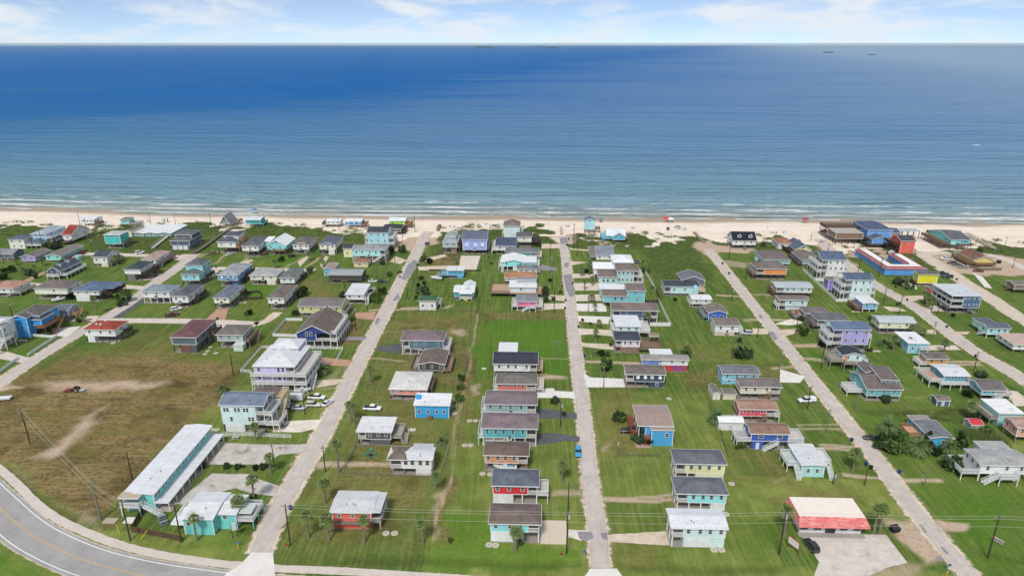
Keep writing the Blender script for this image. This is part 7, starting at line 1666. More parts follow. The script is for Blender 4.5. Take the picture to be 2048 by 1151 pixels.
def vehicle(kind, x, y, yaw, c, desc, cat='car', lab=None):
    """yaw in degrees: 0 = nose to the right of the photo, 90 = nose up the street"""
    P = G(x, y); o = empty({'suv': 'suv', 'sedan': 'sedan', 'pickup': 'pickup_truck', 'jeep': 'jeep', 'van': 'van', 'cart': 'golf_cart', 'canopy': 'pickup_truck'}[kind], P + Vector((0, 0, .03)), math.radians(yaw) - PHI); pm = car_paint(c)
    if kind == 'sedan':
        L, hw = 2.35, .9; loft([(-L, .70, .40, .86, .2), (-L + .25, .88, .25, .95, .2), (-1.2, .9, .22, .98, .2), (.8, .9, .22, .96, .2), (L - .35, .88, .25, .82, .2), (L, .66, .36, .68, .2)], 'body', pm, o)
        loft([(-1.75, .66, .9, .97, .1), (-.95, .72, .9, 1.36, .15), (.15, .72, .9, 1.38, .15), (1.0, .70, .9, .98, .1)], 'windows', M_CGL, o); loft([(-1.05, .62, 1.33, 1.40, .08), (-.5, .66, 1.36, 1.45, .1), (.1, .66, 1.36, 1.44, .1), (.3, .62, 1.32, 1.38, .08)], 'roof_panel', pm, o)
        wh, wr = (-1.4, 1.4), .32; lx = L
    elif kind in ('suv', 'van', 'jeep'):
        L, hw, H = (2.35, .95, 1.75) if kind == 'suv' else (2.6, .98, 1.95) if kind == 'van' else (2.0, .88, 1.82)
        loft([(-L, .82, .45, 1.05, .18), (-L + .15, hw, .32, 1.12, .2), (.6, hw, .3, 1.12, .2), (.9, hw, .3, 1.08, .2), (L - .3, hw - .03, .34, .98, .2), (L, .74, .42, .82, .2)], 'body', pm, o)
        xf = .9 if kind != 'jeep' else .55
        loft([(-L + .1, .76, 1.05, H - .15, .1), (-L + .35, .82, 1.05, H - .05, .12), (.1, .82, 1.05, H - .04, .12), (xf, .78, 1.05, 1.12, .05)], 'windows', M_CGL, o)
        loft([(-L + .2, .72, H - .1, H, .08), (-1.2, .78, H - .08, H + .03, .1), (-.1, .78, H - .08, H + .02, .1), (.2, .72, H - .14, H - .04, .08)], 'roof_panel', pm, o)
        wh, wr = (-L + .95, L - .9), .38; lx = L
        if kind == 'jeep': w = MB().cone((-L - .22, 0, .95), (-L - .02, 0, .95), .36, .36, 12).build('spare_wheel', M_TYRE, o)
    elif kind in ('pickup', 'canopy'):
        L, hw = 2.85, .98
        loft([(-L, .9, .5, 1.05, .12), (-L + .1, hw, .4, 1.1, .15), (-.6, hw, .36, 1.1, .15), (1.0, hw, .36, 1.1, .2), (1.3, hw, .36, 1.08, .2), (L - .3, hw - .03, .38, 1.02, .2), (L, .8, .45, .85, .2)], 'body', pm, o)
        loft([(-.75, .80, 1.05, 1.68, .1), (-.5, .82, 1.05, 1.76, .12), (.7, .82, 1.05, 1.76, .12), (1.45, .78, 1.05, 1.12, .05)], 'windows', M_CGL, o)
        loft([(-.7, .74, 1.7, 1.8, .08), (-.2, .78, 1.72, 1.84, .1), (.5, .78, 1.72, 1.83, .1), (.85, .72, 1.62, 1.72, .08)], 'roof_panel', pm, o)
        if kind == 'pickup': MB().box(-L + .15, -.85, -.8, .8, 1.06, 1.115).build('cargo_bed', M_BLK, o)
        else: loft([(-L + .05, .85, 1.05, 1.74, .12), (-.8, .87, 1.05, 1.78, .12)], 'canopy_cover', pm, o)
        wh, wr = (-1.75, 1.75), .40; lx = L
    else:                                                     # golf cart
        L, hw = 1.2, .6; loft([(-L, .5, .3, .8, .1), (-.5, .6, .25, .85, .1), (.3, .6, .25, .5, .1), (L, .45, .3, .75, .1)], 'body', pm, o); MB().box(-1.0, .8, -.6, .6, 1.8, 1.88).build('roof_panel', plain('#eceeef'), o)
        for a in (-.9, .7):
            for s_ in (-1, 1): MB().bar((a, s_ * .5, .6), (a, s_ * .52, 1.8), .05).build('roof_post', M_BLK, o)
        wh, wr = (-.8, .8), .24; lx = L
    wheels(o, wh, hw, wr)
    for s_ in (-1, 1):
        MB().box(lx - .12, lx + .015, s_ * hw * .66 - .16, s_ * hw * .66 + .16, .62, .78).build('headlight', M_LAMP, o); MB().box(-lx - .015, -lx + .1, s_ * hw * .74 - .1, s_ * hw * .74 + .1, .7, .95).build('tail_light', M_TAIL, o)
    if kind != 'cart': MB().box(lx - .05, lx + .06, -hw * .8, hw * .8, .36, .54).build('front_bumper', M_BLK, o)
    lb = lab or label_for(desc, P); USED.add(lb)
    tag(o, lb, cat); return o
V = vehicle
V('pickup', 745, 819, -2, '#e9ebec', 'white pickup truck', 'pickup', 'white pickup truck parked on the lawn left of the azure house'); V('jeep', 1156, 908, -92, '#3f9cc8', 'bright blue jeep', 'car', 'bright blue jeep parked beside the middle street'); V('suv', 1256, 864, 178, '#1b1d20', 'black suv', 'car', 'black car beside the broad brown-roofed house'); V('canopy', 1613, 803, 188, '#e8eaeb', 'white pickup with canopy', 'pickup', 'white pickup with cargo canopy on the lawn right of the raspberry house'); V('sedan', 1743, 878, 172, '#23262a', 'black car', 'car', 'black car parked under the date palms'); V('suv', 1622, 1094, 100, '#2a2d30', 'black suv', 'car', 'dark suv parked beside the store'); V('pickup', 557, 849, -5, '#9ea3a9', 'silver pickup', 'pickup', 'silver pickup under the mint house porch'); V('pickup', 634, 797, -4, '#e4e6e6', 'white pickup', 'pickup', 'white pickup nearest the street beside the lilac house'); V('sedan', 655, 808, 68, '#dfe2e4', 'white sedan', 'car', 'white sedan parked at the edge of the sandy street'); V('suv', 628, 812, 0, '#cdc6b6', 'beige suv', 'car', 'beige suv between the white pickup and the silver sedan'); V('sedan', 598, 818, 2, '#a9b9c6', 'pale blue sedan', 'car', 'pale blue sedan behind the mint house'); V('pickup', 344, 632, 38, '#5a2230', 'maroon pickup', 'pickup', 'maroon pickup parked at the cross street'); V('suv', 353, 620, 40, '#e2e4e6', 'white suv', 'car', 'white suv just behind the maroon pickup'); V('suv', 1491, 668, 175, '#c3c8cc', 'silver suv', 'car', 'silver suv beside the taupe-roofed white house'); V('suv', 855, 489, 80, '#5a5d62', 'grey suv', 'car', 'grey suv driving at the beach end of the sandy street'); V('sedan', 746, 564, 8, '#c9d2d6', 'silver car', 'car', 'silver car parked beside a black car left of the street'); V('sedan', 764, 564, 5, '#23282c', 'black car', 'car', 'black car nearest the sandy street beside a silver car'); V('van', 280, 507, 60, '#eceeef', 'white van', 'car', 'white van parked on the lane by the white walkway'); V('pickup', 427, 508, 30, '#8b6a58', 'brown pickup', 'pickup', 'brown and black pickup left of the cream two-tier house'); V('sedan', 459, 510, 70, '#e6e8e8', 'white car', 'car', 'white car parked under the cream two-tier house'); V('suv', 585, 514, 60, '#2a2e33', 'black suv', 'car', 'black suv on the drive of the brown-roofed grey house'); V('suv', 1202, 441, 80, '#7d9cb8', 'blue car', 'car', 'blue car parked on the beach beside the light blue tall house'); V('sedan', 1336, 458, 80, '#4a5568', 'dark blue car', 'car', 'dark blue car on the sand at the dune edge'); V('pickup', 1355, 456, 120, '#e3e5e6', 'white truck', 'pickup', 'white truck on the sand right of the dark blue car'); V('pickup', 1650, 464, 150, '#4a2d2c', 'dark red pickup', 'pickup', 'dark red pickup on the sand left of the restaurant'); V('jeep', 1711, 504, 170, '#e4e6e7', 'white jeep', 'car', 'white jeep in front of the restaurant'); V('pickup', 1892, 519, 172, '#e4e6e7', 'white pickup', 'pickup', 'white pickup on the sandy lot left of the tan-yellow building'); V('sedan', 1904, 527, 170, '#3a3d42', 'dark car', 'car', 'darkest of three cars in a row by the tan-yellow building'); V('sedan', 1913, 531, 170, '#5d6570', 'grey-blue car', 'car', 'grey-blue middle car of three by the tan-yellow building'); V('sedan', 1926, 536, 172, '#8a9094', 'silver car', 'car', 'silver car nearest of three by the tan-yellow building'); V('sedan', 1956, 543, 165, '#6d2530', 'maroon car', 'car', 'maroon car in front of the tan-yellow building'); V('sedan', 1918, 506, 170, '#b9bec2', 'silver car', 'car', 'silver car behind the tan-yellow building deck'); V('pickup', 1884, 549, 160, '#2f4038', 'dark green pickup', 'pickup', 'dark green pickup right of the vivid yellow house'); V('suv', 1895, 555, 160, '#3d4350', 'navy suv', 'car', 'navy suv right of the vivid yellow house'); V('cart', 1643, 484, 100, '#d9a8a0', 'pink golf cart', 'golf cart', 'small pink cart on the sandy track to the beach'); V('suv', 684, 640, 15, '#2f5a8a', 'blue car', 'car', 'blue car beside the olive yellow long house'); V('suv', 1665, 664, 160, '#3a4350', 'dark car', 'car', 'dark car under the wide grey-roofed turquoise house')
# boats
def boat(x, y, yaw, L, desc, c='#eceeee', cover=None, trailer=True):
    P = G(x, y); o = empty('boat', P, math.radians(yaw) - PHI); z = .55 if trailer else -.2
    m = MB(); S = [(-L / 2, .95, 0, .8), (-L * .1, 1.1, -.05, .85), (L * .25, .85, 0, .95), (L * .42, .4, .2, 1.05), (L / 2, .04, .6, 1.12)]
    for (q, w, a, b) in S: m.v += [(q, 0, z + a), (q, -w, z + a + .35 * (b - a)), (q, -w * 1.05, z + b), (q, w * 1.05, z + b), (q, w, z + a + .35 * (b - a))]
    for i in range(len(S) - 1):
        for k in range(5):
            k2 = (k + 1) % 5; m.f.append((i * 5 + k, (i + 1) * 5 + k, (i + 1) * 5 + k2, i * 5 + k2))
    m.f.append((0, 1, 2, 3, 4)); m.build('hull', plain(c, .35), o)
    MB().box(-L * .42, L * .12, -.8, .8, z + .86, z + .93).build('cockpit_floor', plain(cover or '#b9bfc2'), o); MB().box(-L * .1, L * .08, -.5, .5, z + .93, z + 1.6).build('console', plain('#dfe3e6'), o); MB().box(-L / 2 - .5, -L / 2, -.25, .25, z + .2, z + 1.1).build('outboard_motor', M_BLK, o)
    if trailer:
        f = MB().bar((-L * .4, -.6, .4), (L * .5, -.6, .4), .1); f.bar((-L * .4, .6, .4), (L * .5, .6, .4), .1); f.bar((L * .5, -.65, .4), (L * .5, .65, .4), .1); f.bar((L * .5, 0, .4), (L * .5 + 1.3, 0, .4), .1); f.build('trailer', plain('#7d8184'), o)
        wheels(o, (-L * .2,), 1.0, .33)
    tag(o, desc, 'boat'); return o
boat(873, 559, 165, 6.2, 'white motorboat on the lawn left of the small cyan house'); boat(1010, 938, 178, 6.5, 'white boat stored under the salmon brown house', cover='#8fb0c8'); boat(568, 803, 160, 6.0, 'motorboat with tan cover behind the mint house', cover='#c9ac84'); boat(566, 815, 170, 5.4, 'small white boat nearest the mint house stairs'); boat(606, 784, 5, 5.5, 'white boat beside the lilac house steps'); boat(1782, 507, 20, 5.0, 'white boat on the lot behind the blue motel court'); boat(118, 602, 30, 5.5, 'white boat under the cream long house'); boat(1953, 288.5, 180, 9.0, 'white fishing boat out on the open sea', '#d3dde6', trailer=False).location.z = SEA_Z
# white enclosed trailer behind the mint house
def trailer(x, y, yaw, L, w, h, c, desc):
    P = G(x, y); o = empty('trailer', P, math.radians(yaw) - PHI); MB().box(-L / 2, L / 2, -w / 2, w / 2, .5, .5 + h).build('box_body', plain(c), o); wheels(o, (-.4, .4), w / 2 + .1, .33); MB().bar((L / 2, 0, .55), (L / 2 + 1.2, 0, .5), .1).build('tow_bar', M_BLK, o); MB().box(-L / 2 + .15, L / 2 - .15, -w / 2 - .02, -w / 2 - .003, .7, .8).build('side_trim', plain('#8d9294'), o); tag(o, desc, 'trailer'); return o
trailer(595, 800, 5, 4.6, 2.0, 1.9, '#d9dcde', 'white box trailer parked behind the mint house'); trailer(-2, 800, 12, 7.5, 2.0, .5, '#dfe3e8', 'low white flat trailer at the left edge of the field')
# ships on the horizon
def ship(x, y, L, c, desc, flip=1):
    P = G(x, y, SEA_Z); o = empty('ship', P, -PHI); k = L / 200
    m = MB(); S = [(-.5, .35, .3), (-.42, 1, 0), (.38, 1, 0), (.5, .1, .2)]
    loft([(L * a * flip, 16 * k * b, 3 * k * c_, 17 * k, 1.0) for a, b, c_ in S], 'hull', plain(c), o); MB().box(min(-.44 * L * flip, -.36 * L * flip), max(-.44 * L * flip, -.36 * L * flip), -13 * k, 13 * k, 17 * k, 40 * k).build('bridge', plain('#cfd5dc'), o); MB().cone((-.38 * L * flip, 0, 40 * k), (-.38 * L * flip, 0, 52 * k), 3 * k, 2 * k, 8).build('funnel', plain(c), o)
    for a in (-.2, .05, .3): MB().bar((a * L * flip, 0, 17 * k), (a * L * flip, 0, 30 * k), 2 * k).build('mast', plain('#8a94a2'), o)
    tag(o, desc, 'ship', 'ships near the horizon')
ship(964, 95.4, 400, '#141c2c', 'cargo ship on the horizon, the larger one left of the sky centre'); ship(980, 96.4, 210, '#1c2a40', 'low barge close to the larger cargo ship on the horizon'); ship(1083, 94.4, 440, '#3a4c66', 'faint pale ship, farthest on the horizon', -1); ship(1104, 96.2, 290, '#10192c', 'dark blue tanker just right of the faint ship'); ship(1657, 105.6, 130, '#1c2034', 'dark tanker on the right part of the sea', -1); ship(1743, 110, 75, '#2a2a38', 'small ship with a wake on the right part of the sea', -1)

# ------------------------------------------------------------------ fences, walkways
def fence(kind, pts, desc, h=1.2, c=TRIM, cat='fence'):
    P = [G(*p) for p in pts]; o = empty(kind, P[0]); q = [p - P[0] for p in P]; mt = plain(c) if kind != 'wooden_fence' else wood(c); up = Vector((0, 0, 1))
    sp = {'white_fence': 2.2, 'wooden_fence': 2.4, 'wire_fence': 3.0, 'panel_fence': 2.2}[kind]; pm_ = box_mesh('post', .14, .14, h + .06, mt)
    for a, b in zip(q[:-1], q[1:]):
        L = (b - a).length; n = max(1, round(L / sp)); d = (b - a).normalized(); az = math.atan2(d.y, d.x)
        for k in range(n + 1): add('post', pm_, o, a + (b - a) * (k / n), az)
        if kind == 'white_fence':
            for z in (.35, .75, h - .05): MB().bar(a + up * z, b + up * z, .06, .15).build('rail', mt, o)
        elif kind == 'wire_fence':
            m = MB()
            for z in (.2, .55, .9, h): m.bar(a + up * z, b + up * z, .035)
            m.build('wire', mt, o)
        else:
            me_ = MB()
            for k in range(int(L / n / .3)): me_.box(.1 + k * .3, .37 + k * .3, -.03, .03, .06, h - .02)
            me_.box(.05, L / n - .05, .03, .07, .3, .4); me_.box(.05, L / n - .05, .03, .07, h - .35, h - .25)
            mm = me_.mesh('panel', mt)
            for k in range(n): add('panel', mm, o, a + (b - a) * (k / n), az)
    tag(o, desc, cat); return o
fence('white_fence', [(424, 872), (500, 872), (582, 876)], 'white rail fence between the mint house and the motel parking', 1.3)
fence('wooden_fence', [(287, 1022), (264, 1063), (310, 1071), (364, 1082)], 'brown wooden fence beside the aqua motel end', 1.7, '#6d5646')
fence('wire_fence', [(745, 893), (709, 894), (684, 948), (780, 952), (880, 954), (898, 896), (868, 896)], 'grey wire fence around the half brown roofed white house', 1.2, '#8f8a80')
fence('wire_fence', [(893, 711), (934, 713), (925, 764), (884, 762)], 'wire fence around the yard of the black gabled house', 1.2, '#8a8378')
fence('wire_fence', [(810, 622), (955, 624), (957, 600)], 'dark wire fence below the green-roofed cottage', 1.1, '#55534a')
fence('panel_fence', [(605, 641), (572, 641), (546, 672), (593, 674)], 'white fence enclosing the lawn left of the navy house', 1.3); fence('white_fence', [(555, 696), (523, 697), (482, 744), (500, 745)], 'white fence left of the lilac house', 1.2); fence('white_fence', [(613, 698), (686, 699), (674, 722)], 'white fence in front of the navy house', 1.2); fence('panel_fence', [(684, 640), (694, 641), (676, 670)], 'white fence right of the navy house', 1.2)
fence('panel_fence', [(1288, 541), (1299, 560), (1310, 580)], 'white fence right of the sage green house', 1.6); fence('panel_fence', [(1317, 602), (1330, 630), (1341, 652), (1300, 652)], 'white fence corner right of the denim blue house', 1.7); fence('wooden_fence', [(1302, 578), (1310, 578), (1322, 605), (1290, 607)], 'dark wooden fence between two white fences', 1.6, '#5f5348')
fence('panel_fence', [(1606, 541), (1628, 562), (1650, 582), (1672, 603), (1702, 603)], 'long white fence left of the pale blue three-level house', 1.5); fence('panel_fence', [(1628, 561), (1656, 563)], 'short white fence beside the white three-level house', 1.5)
fence('panel_fence', [(26, 669), (60, 672), (112, 676)], 'white picket fence in front of the azure tower house', 1.2); fence('panel_fence', [(56, 712), (85, 693), (115, 674)], 'white fence along the left street below the azure house', 1.2); fence('panel_fence', [(-30, 766), (0, 745), (38, 717)], 'white fence along the left street at the left edge', 1.2)
fence('wooden_fence', [(479, 588), (520, 585), (524, 598), (485, 600)], 'dark wooden fence behind the cream blue-slate house', 1.3, '#55493f'); fence('wire_fence', [(795, 797), (830, 806), (850, 806)], 'pale low fence below the coral house', .9, '#d6cdbd'); fence('wire_fence', [(897, 800), (914, 800), (913, 814), (898, 815)], 'pale low fence right of the azure two-storey house', 1.0, '#d0c6b4')
fence('wooden_fence', [(858, 541), (885, 541), (962, 542)], 'dark timber seawall behind the small cyan house', .8, '#3f3630'); fence('wire_fence', [(1418, 812), (1436, 850), (1456, 915)], 'row of dark posts left of the royal blue house', .8, '#5a524a'); fence('wooden_fence', [(1938, 535), (1960, 541), (2002, 541)], 'grey board fence in front of the tan-yellow building', 1.6, '#8a8076'); fence('wire_fence', [(1236, 911), (1320, 913)], 'row of low posts behind the pale yellow house', .8, '#6a645c'); fence('wire_fence', [(1268, 470), (1266, 500)], 'wire fence right of the cyan cottage', 1.1, '#77736a')
def walkway(pts, w, z, c, desc, rails=True):
    P = [G(*p) for p in pts]; o = empty('boardwalk', P[0]); L = smooth_line([p - P[0] for p in P], 4); n = 0
    tot = sum((b - a).length for a, b in zip(L[:-1], L[1:])); mt = wood(c)
    m = MB()
    for a, b in zip(L[:-1], L[1:]): m.bar(a + Vector((0, 0, z)), b + Vector((0, 0, z)), w, .15)
    m.build('walking_deck', mt, o)
    pm_ = box_mesh('walkway_post', .16, .16, z + 1.0, mt)
    for s_ in (-1, 1):
        r_ = MB()
        for a, b in zip(L[:-1], L[1:]):
            d = (b - a).normalized(); e = Vector((d.y, -d.x, 0)) * (s_ * w / 2)
            add('walkway_post', pm_, o, a + e)
            if rails: r_.bar(a + e + Vector((0, 0, z + .95)), b + e + Vector((0, 0, z + .95)), .1, .12)
        if rails: r_.build('handrail', mt, o)
    tag(o, desc, 'boardwalk'); return o
walkway([(388, 508), (405, 498), (440, 472), (468, 454)], 1.8, .9, '#8a7f73', 'long grey boardwalk climbing the dunes to the A-frame cabin'); walkway([(306, 498), (322, 485), (340, 471)], 1.6, .8, '#d3d0c8', 'pale walkway left of the dark slate house'); walkway([(1409, 486), (1398, 476), (1388, 465)], 1.6, .5, '#a39788', 'wooden dune walkover left of the black-roofed white house'); walkway([(1123, 469), (1122, 455)], 1.4, .6, '#c9c0b0', 'short walkover at the end of the middle street'); walkway([(1985, 500), (1970, 490), (1945, 477), (1930, 470)], 1.8, 1.2, '#b9ab98', 'long wooden walkway right of the aqua beach house'); walkway([(876, 462), (880, 450)], 1.6, .6, '#8d7a66', 'short wooden walkover at the end of the sandy street')

# ------------------------------------------------------------------ sheds
def shed(x1, x2, yb, ye, yt, wall, roof, rt, short, extra='', mr=None, **k):
    h = House('shed', short, extra, x1, x2, yb, ye, yt, wall, roof, rt, cat='shed', metalroof=mr, oh=.2, **k); h.fh = h.He
    m = h.block(h.x0, h.x1, 0, h.D, 0.02, h.He, rt, h.sl, h.wm, h.rm, .2); MB().box(-.5, .5, -.05, -.004, .05, min(1.9, h.He - .2)).build('door', plain('#d9dad6'), h.root); return h
shed(467, 484, 702, 690, 685, '#c3d6c4', '#e6ebe6', 'flat', 'pale green storage shed', 'in front of the grey hip-roofed house', D=3); shed(1427, 1440, 799, 786, 776, '#ece6cf', '#8d8680', 'gy', 'small cream garden shed', 'left of the beige house', D=6); shed(1447, 1471, 799, 789, 776, '#d3cfae', '#857f78', 'gx', 'larger tan shed', 'against the beige house'); shed(1439, 1487, 860, 843, 829, '#e4e7ea', '#f0f2f3', 'gx', 'white metal garage', 'left of the raspberry red house', 'x'); shed(1875, 1900, 812, 800, 790, '#3f6478', '#8a7f7a', 'gx', 'dark teal shed', 'alone on the lawn behind the reed thicket'); shed(1942, 1965, 861, 855, 848, '#9aa3a6', '#d8434a', 'gx', 'small shed with bright red roof', '', 'x'); shed(145, 156, 522, 515, 512, '#8fd0cc', '#9fd6d2', 'shed', 'tiny aqua shed', 'beside the red deck', D=4)
# ------------------------------------------------------------------ small things
def bin_(x, y, c, desc):
    P = G(x, y); o = empty('wheelie_bin', P, rnd.uniform(-.5, .5)); m = MB(); b = plain(c, .5)
    m.v += [(-.27, -.3, .08), (.27, -.3, .08), (.27, .3, .08), (-.27, .3, .08), (-.34, -.38, 1.0), (.34, -.38, 1.0), (.34, .38, 1.0), (-.34, .38, 1.0)]; m.f += [(3, 2, 1, 0), (4, 5, 6, 7), (0, 1, 5, 4), (1, 2, 6, 5), (2, 3, 7, 6), (3, 0, 4, 7)]
    m.build('bin_body', b, o); MB().box(-.37, .37, -.42, .42, 1.003, 1.08).build('lid', b, o); MB().cone((-.3, .3, .12), (.3, .3, .12), .12, .12, 8).build('wheel', M_TYRE, o)
    tag(o, label_for(desc, P), 'trash bin', 'wheelie bins by the streets')
for a in ((581, 1018), (1703, 882), (1798, 946), (1169, 714), (1732, 930)): bin_(*a, '#2a3f78', 'blue wheelie bin')
for a in ((1145, 568), (1125, 574), (1131, 602), (1130, 618), (1157, 655), (435, 639), (839, 523), (835, 531), (800, 555), (1137, 479), (1135, 491), (1445, 528), (1458, 548), (1742, 937), (1791, 575), (1814, 601), (1799, 608), (1794, 610), (1893, 655), (1950, 714), (1913, 560), (1905, 556), (424, 535), (432, 535)): bin_(*a, '#2b2d30', 'black wheelie bin')
def dumpster(x, y, yaw, desc):
    P = G(x, y); o = empty('dumpster', P, math.radians(yaw) - PHI); m = MB(); b = plain('#1e2022', .6)
    m.v += [(-.95, -.6, .15), (.95, -.6, .15), (.95, .75, .15), (-.95, .75, .15), (-1, -.75, 1.15), (1, -.75, 1.15), (1, .75, 1.5), (-1, .75, 1.5)]; m.f += [(3, 2, 1, 0), (0, 1, 5, 4), (1, 2, 6, 5), (2, 3, 7, 6), (3, 0, 4, 7)]; m.build('container', b, o)
    MB().slab([(-1.02, -.78, 1.2), (1.02, -.78, 1.2), (1.02, .77, 1.56), (-1.02, .77, 1.56)], .05).build('lid', plain('#2f3134'), o); tag(o, desc, 'dumpster')
dumpster(1789, 1062, 15, 'black dumpster right of the red mansard store'); dumpster(1997, 526, -30, 'long black dumpster right of the tan-yellow building')
def picnic(x, y, yaw, c, desc):
    P = G(x, y); o = empty('picnic_table', P, math.radians(yaw)); mt = plain(c)
    MB().box(-.95, .95, -.4, .4, .7, .76).build('table_top', mt, o)
    for s_ in (-1, 1): MB().box(-.95, .95, s_ * .75 - .14, s_ * .75 + .14, .42, .47).build('bench', mt, o)
    for q in (-.6, .6):
        l = MB().bar((q, -.8, .02), (q, .0, .7), .08); l.bar((q, .8, .02), (q, 0, .7), .08); l.bar((q, -.85, .4), (q, .85, .4), .07); l.build('leg_frame', mt, o)
    tag(o, desc, 'picnic table', 'picnic tables')
picnic(445, 877, 5, '#b9b9b2', 'left picnic table below the white rail fence'); picnic(472, 877, 5, '#b9b9b2', 'right picnic table below the white rail fence'); picnic(324, 1036, 40, '#7d8794', 'upper grey picnic table between motel and office'); picnic(328, 1047, 38, '#7d8794', 'lower grey picnic table between motel and office')
def lawn_chair(x, y, yaw, c, desc, grp):
    P = G(x, y); o = empty('lawn_chair', P, math.radians(yaw)); mt = plain(c)
    MB().slab([(-.3, -.3, .42), (.3, -.3, .42), (.3, .3, .34), (-.3, .3, .34)], .05).build('seat', mt, o); MB().slab([(-.3, .28, .36), (.3, .28, .36), (.3, .62, 1.0), (-.3, .62, 1.0)], .05).build('backrest', mt, o)
    for a in (-.32, .32):
        MB().box(a - .05, a + .05, -.35, .4, .56, .6).build('armrest', mt, o)
        for b in (-.28, .3): MB().box(a - .03, a + .03, b - .03, b + .03, 0, .56).build('leg', mt, o)
    tag(o, desc, 'chair', grp)
for k, (dx, dy, a, w) in enumerate(((0, -7, 0, 'rear'), (-7, -1, 90, 'left'), (7, -1, -90, 'right'), (0, 6, 180, 'front'))): lawn_chair(742 + dx, 910 + dy, a, '#3f9a96', w + ' teal lawn chair of the circle in the fenced lawn', 'teal lawn chairs')
o = MB().cone((0, 0, .02), (0, 0, .35), .5, .55, 10).build('fire_pit', plain('#2b2b2b')); o.location = G(742, 910); tag(o, 'round black fire pit amid the teal lawn chairs', 'fire pit')
LID = MB().cone((0, 0, -.1), (0, 0, .14), .85, .85, 18).mesh('septic_lid', plain('#c9bfb0', .9)); HND = MB().cone((0, 0, .14), (0, 0, .18), .3, .3, 12).mesh('cover', plain('#a69c8e'))
for (x, y) in ((772, 1066), (789, 1066), (978, 1089), (991, 1090), (1428, 1099), (1443, 1099), (1463, 967), (965, 947), (980, 948), (939, 841), (951, 841), (929, 890), (941, 890), (1452, 1028), (909, 826), (226, 686), (236, 682), (415, 702), (420, 694), (410, 708), (432, 706), (1707, 623), (1716, 623), (1748, 702), (1757, 702), (1832, 735), (423, 859), (434, 859), (1286, 699), (1338, 797), (480, 605), (490, 605), (41, 680), (50, 681)):
    P = G(x, y); o = empty('septic_lid', P); add('concrete_disc', LID, o); add('cover', HND, o); tag(o, label_for('round concrete septic lid', P), 'septic lid', 'concrete septic lids')
def sign(x, y, yaw, w, h, z, c, fc, desc, pc='#8a3a30'):
    P = G(x, y); o = empty('sign', P, math.radians(yaw)); 
    for a in (-w / 2 + .1, w / 2 - .1): MB().box(a - .07, a + .07, -.07, .07, 0, z + h).build('sign_post', plain(pc), o)
    f = MB().box(-w / 2, w / 2, -.06, .06, z, z + h).build('board', plain(c), o); MB().box(-w / 2 + .15, w / 2 - .15, -.09, -.063, z + .15, z + h - .15).build('face', plain(fc), f); tag(o, desc, 'sign')
sign(1585, 1100, -62, 3.2, 2.0, 1.2, '#b8564a', '#e6e2da', 'red-framed white roadside sign left of the store'); sign(1995, 1086, -60, 2.6, 1.1, .3, '#d6cfc6', '#a99a94', 'small low sign at the lower right'); sign(471, 1073, 20, 1.4, 2.0, 2.0, '#e4e6e6', '#c9d6d9', 'motel sign on black posts in front of the office', '#232323')
def post_sign(x, y, h, c, desc, pc='#d8d8d4'):
    P = G(x, y); o = empty('street_sign', P); MB().bar((0, 0, 0), (0, 0, h), .08).build('post', plain(pc), o); MB().box(-.35, .35, -.04, .04, h - .5, h).build('plate', plain(c), o); tag(o, desc, 'sign')
post_sign(1168, 1116, 2.2, '#3a6fb8', 'blue and white marker post at the middle street corner'); post_sign(1896, 1143, 2.2, '#4a5fae', 'blue street sign at the diagonal street corner'); post_sign(476, 1093, 1.6, '#3f7fb8', 'blue marker by the yellow hydrant'); post_sign(1122, 1113, 1.2, '#b8452e', 'orange-red marker at the foot of a pole by the middle street'); post_sign(574, 1094, 1.0, '#b8452e', 'orange-red marker at the foot of the pole by the sandy street')
for (x, y, d_) in ((477, 1098, 'yellow fire hydrant at the sandy street corner'), (1893, 1148, 'yellow fire hydrant at the diagonal street corner')):
    P = G(x, y); o = empty('fire_hydrant', P); q = plain('#d8a52e'); MB().cone((0, 0, 0), (0, 0, .65), .16, .15, 10).build('barrel', q, o); MB().cone((0, 0, .65), (0, 0, .85), .18, .04, 10).build('cap', q, o); MB().cone((-.3, 0, .5), (.3, 0, .5), .08, .08, 8).build('nozzle', q, o); tag(o, d_, 'hydrant')
for (x0, y0, x1, y1, d_) in ((227, 1018, 230, 1000, 'yellow guy-wire guard right of the grey power pole'), (239, 1066, 231, 1050, 'yellow guy-wire guard left of the tall black pole'), (281, 1078, 292, 1062, 'yellow guy-wire guard by the brown wooden fence')):
    P = G(x0, y0); u, z = on_plane(P, x1, y1); o = MB().bar((0, 0, 0), (u, .3, max(1.2, z)), .14).build('guy_guard', plain('#d9c23a')); o.location = P; tag(o, d_, 'guy guard')
# tractor on the field
P = G(150, 782); o = empty('farm_tractor', P, math.radians(184)); rm_ = car_paint('#8a3226')
loft([(-1.3, .5, .6, 1.2, .1), (.2, .55, .6, 1.35, .1), (1.6, .42, .6, 1.2, .1), (1.9, .35, .7, 1.05, .1)], 'body', rm_, o); MB().box(-1.0, .0, -.5, .5, 1.3, 1.7).build('seat', M_BLK, o); MB().box(2.0, 3.1, -1.0, 1.0, .2, .8).build('loader_bucket', rm_, o)
a = MB().bar((.4, -.7, 1.1), (2.2, -.8, .6), .14); a.bar((.4, .7, 1.1), (2.2, .8, .6), .14); a.build('loader_arm', rm_, o); wheels(o, (-.8,), .95, .75); wheels(o, (1.3,), .8, .42); MB().box(-3.2, -1.6, -.7, .7, .35, .55).build('mower_deck', plain('#b9bfc4'), o); tag(o, 'rusty red tractor with loader standing on the dry field', 'tractor')
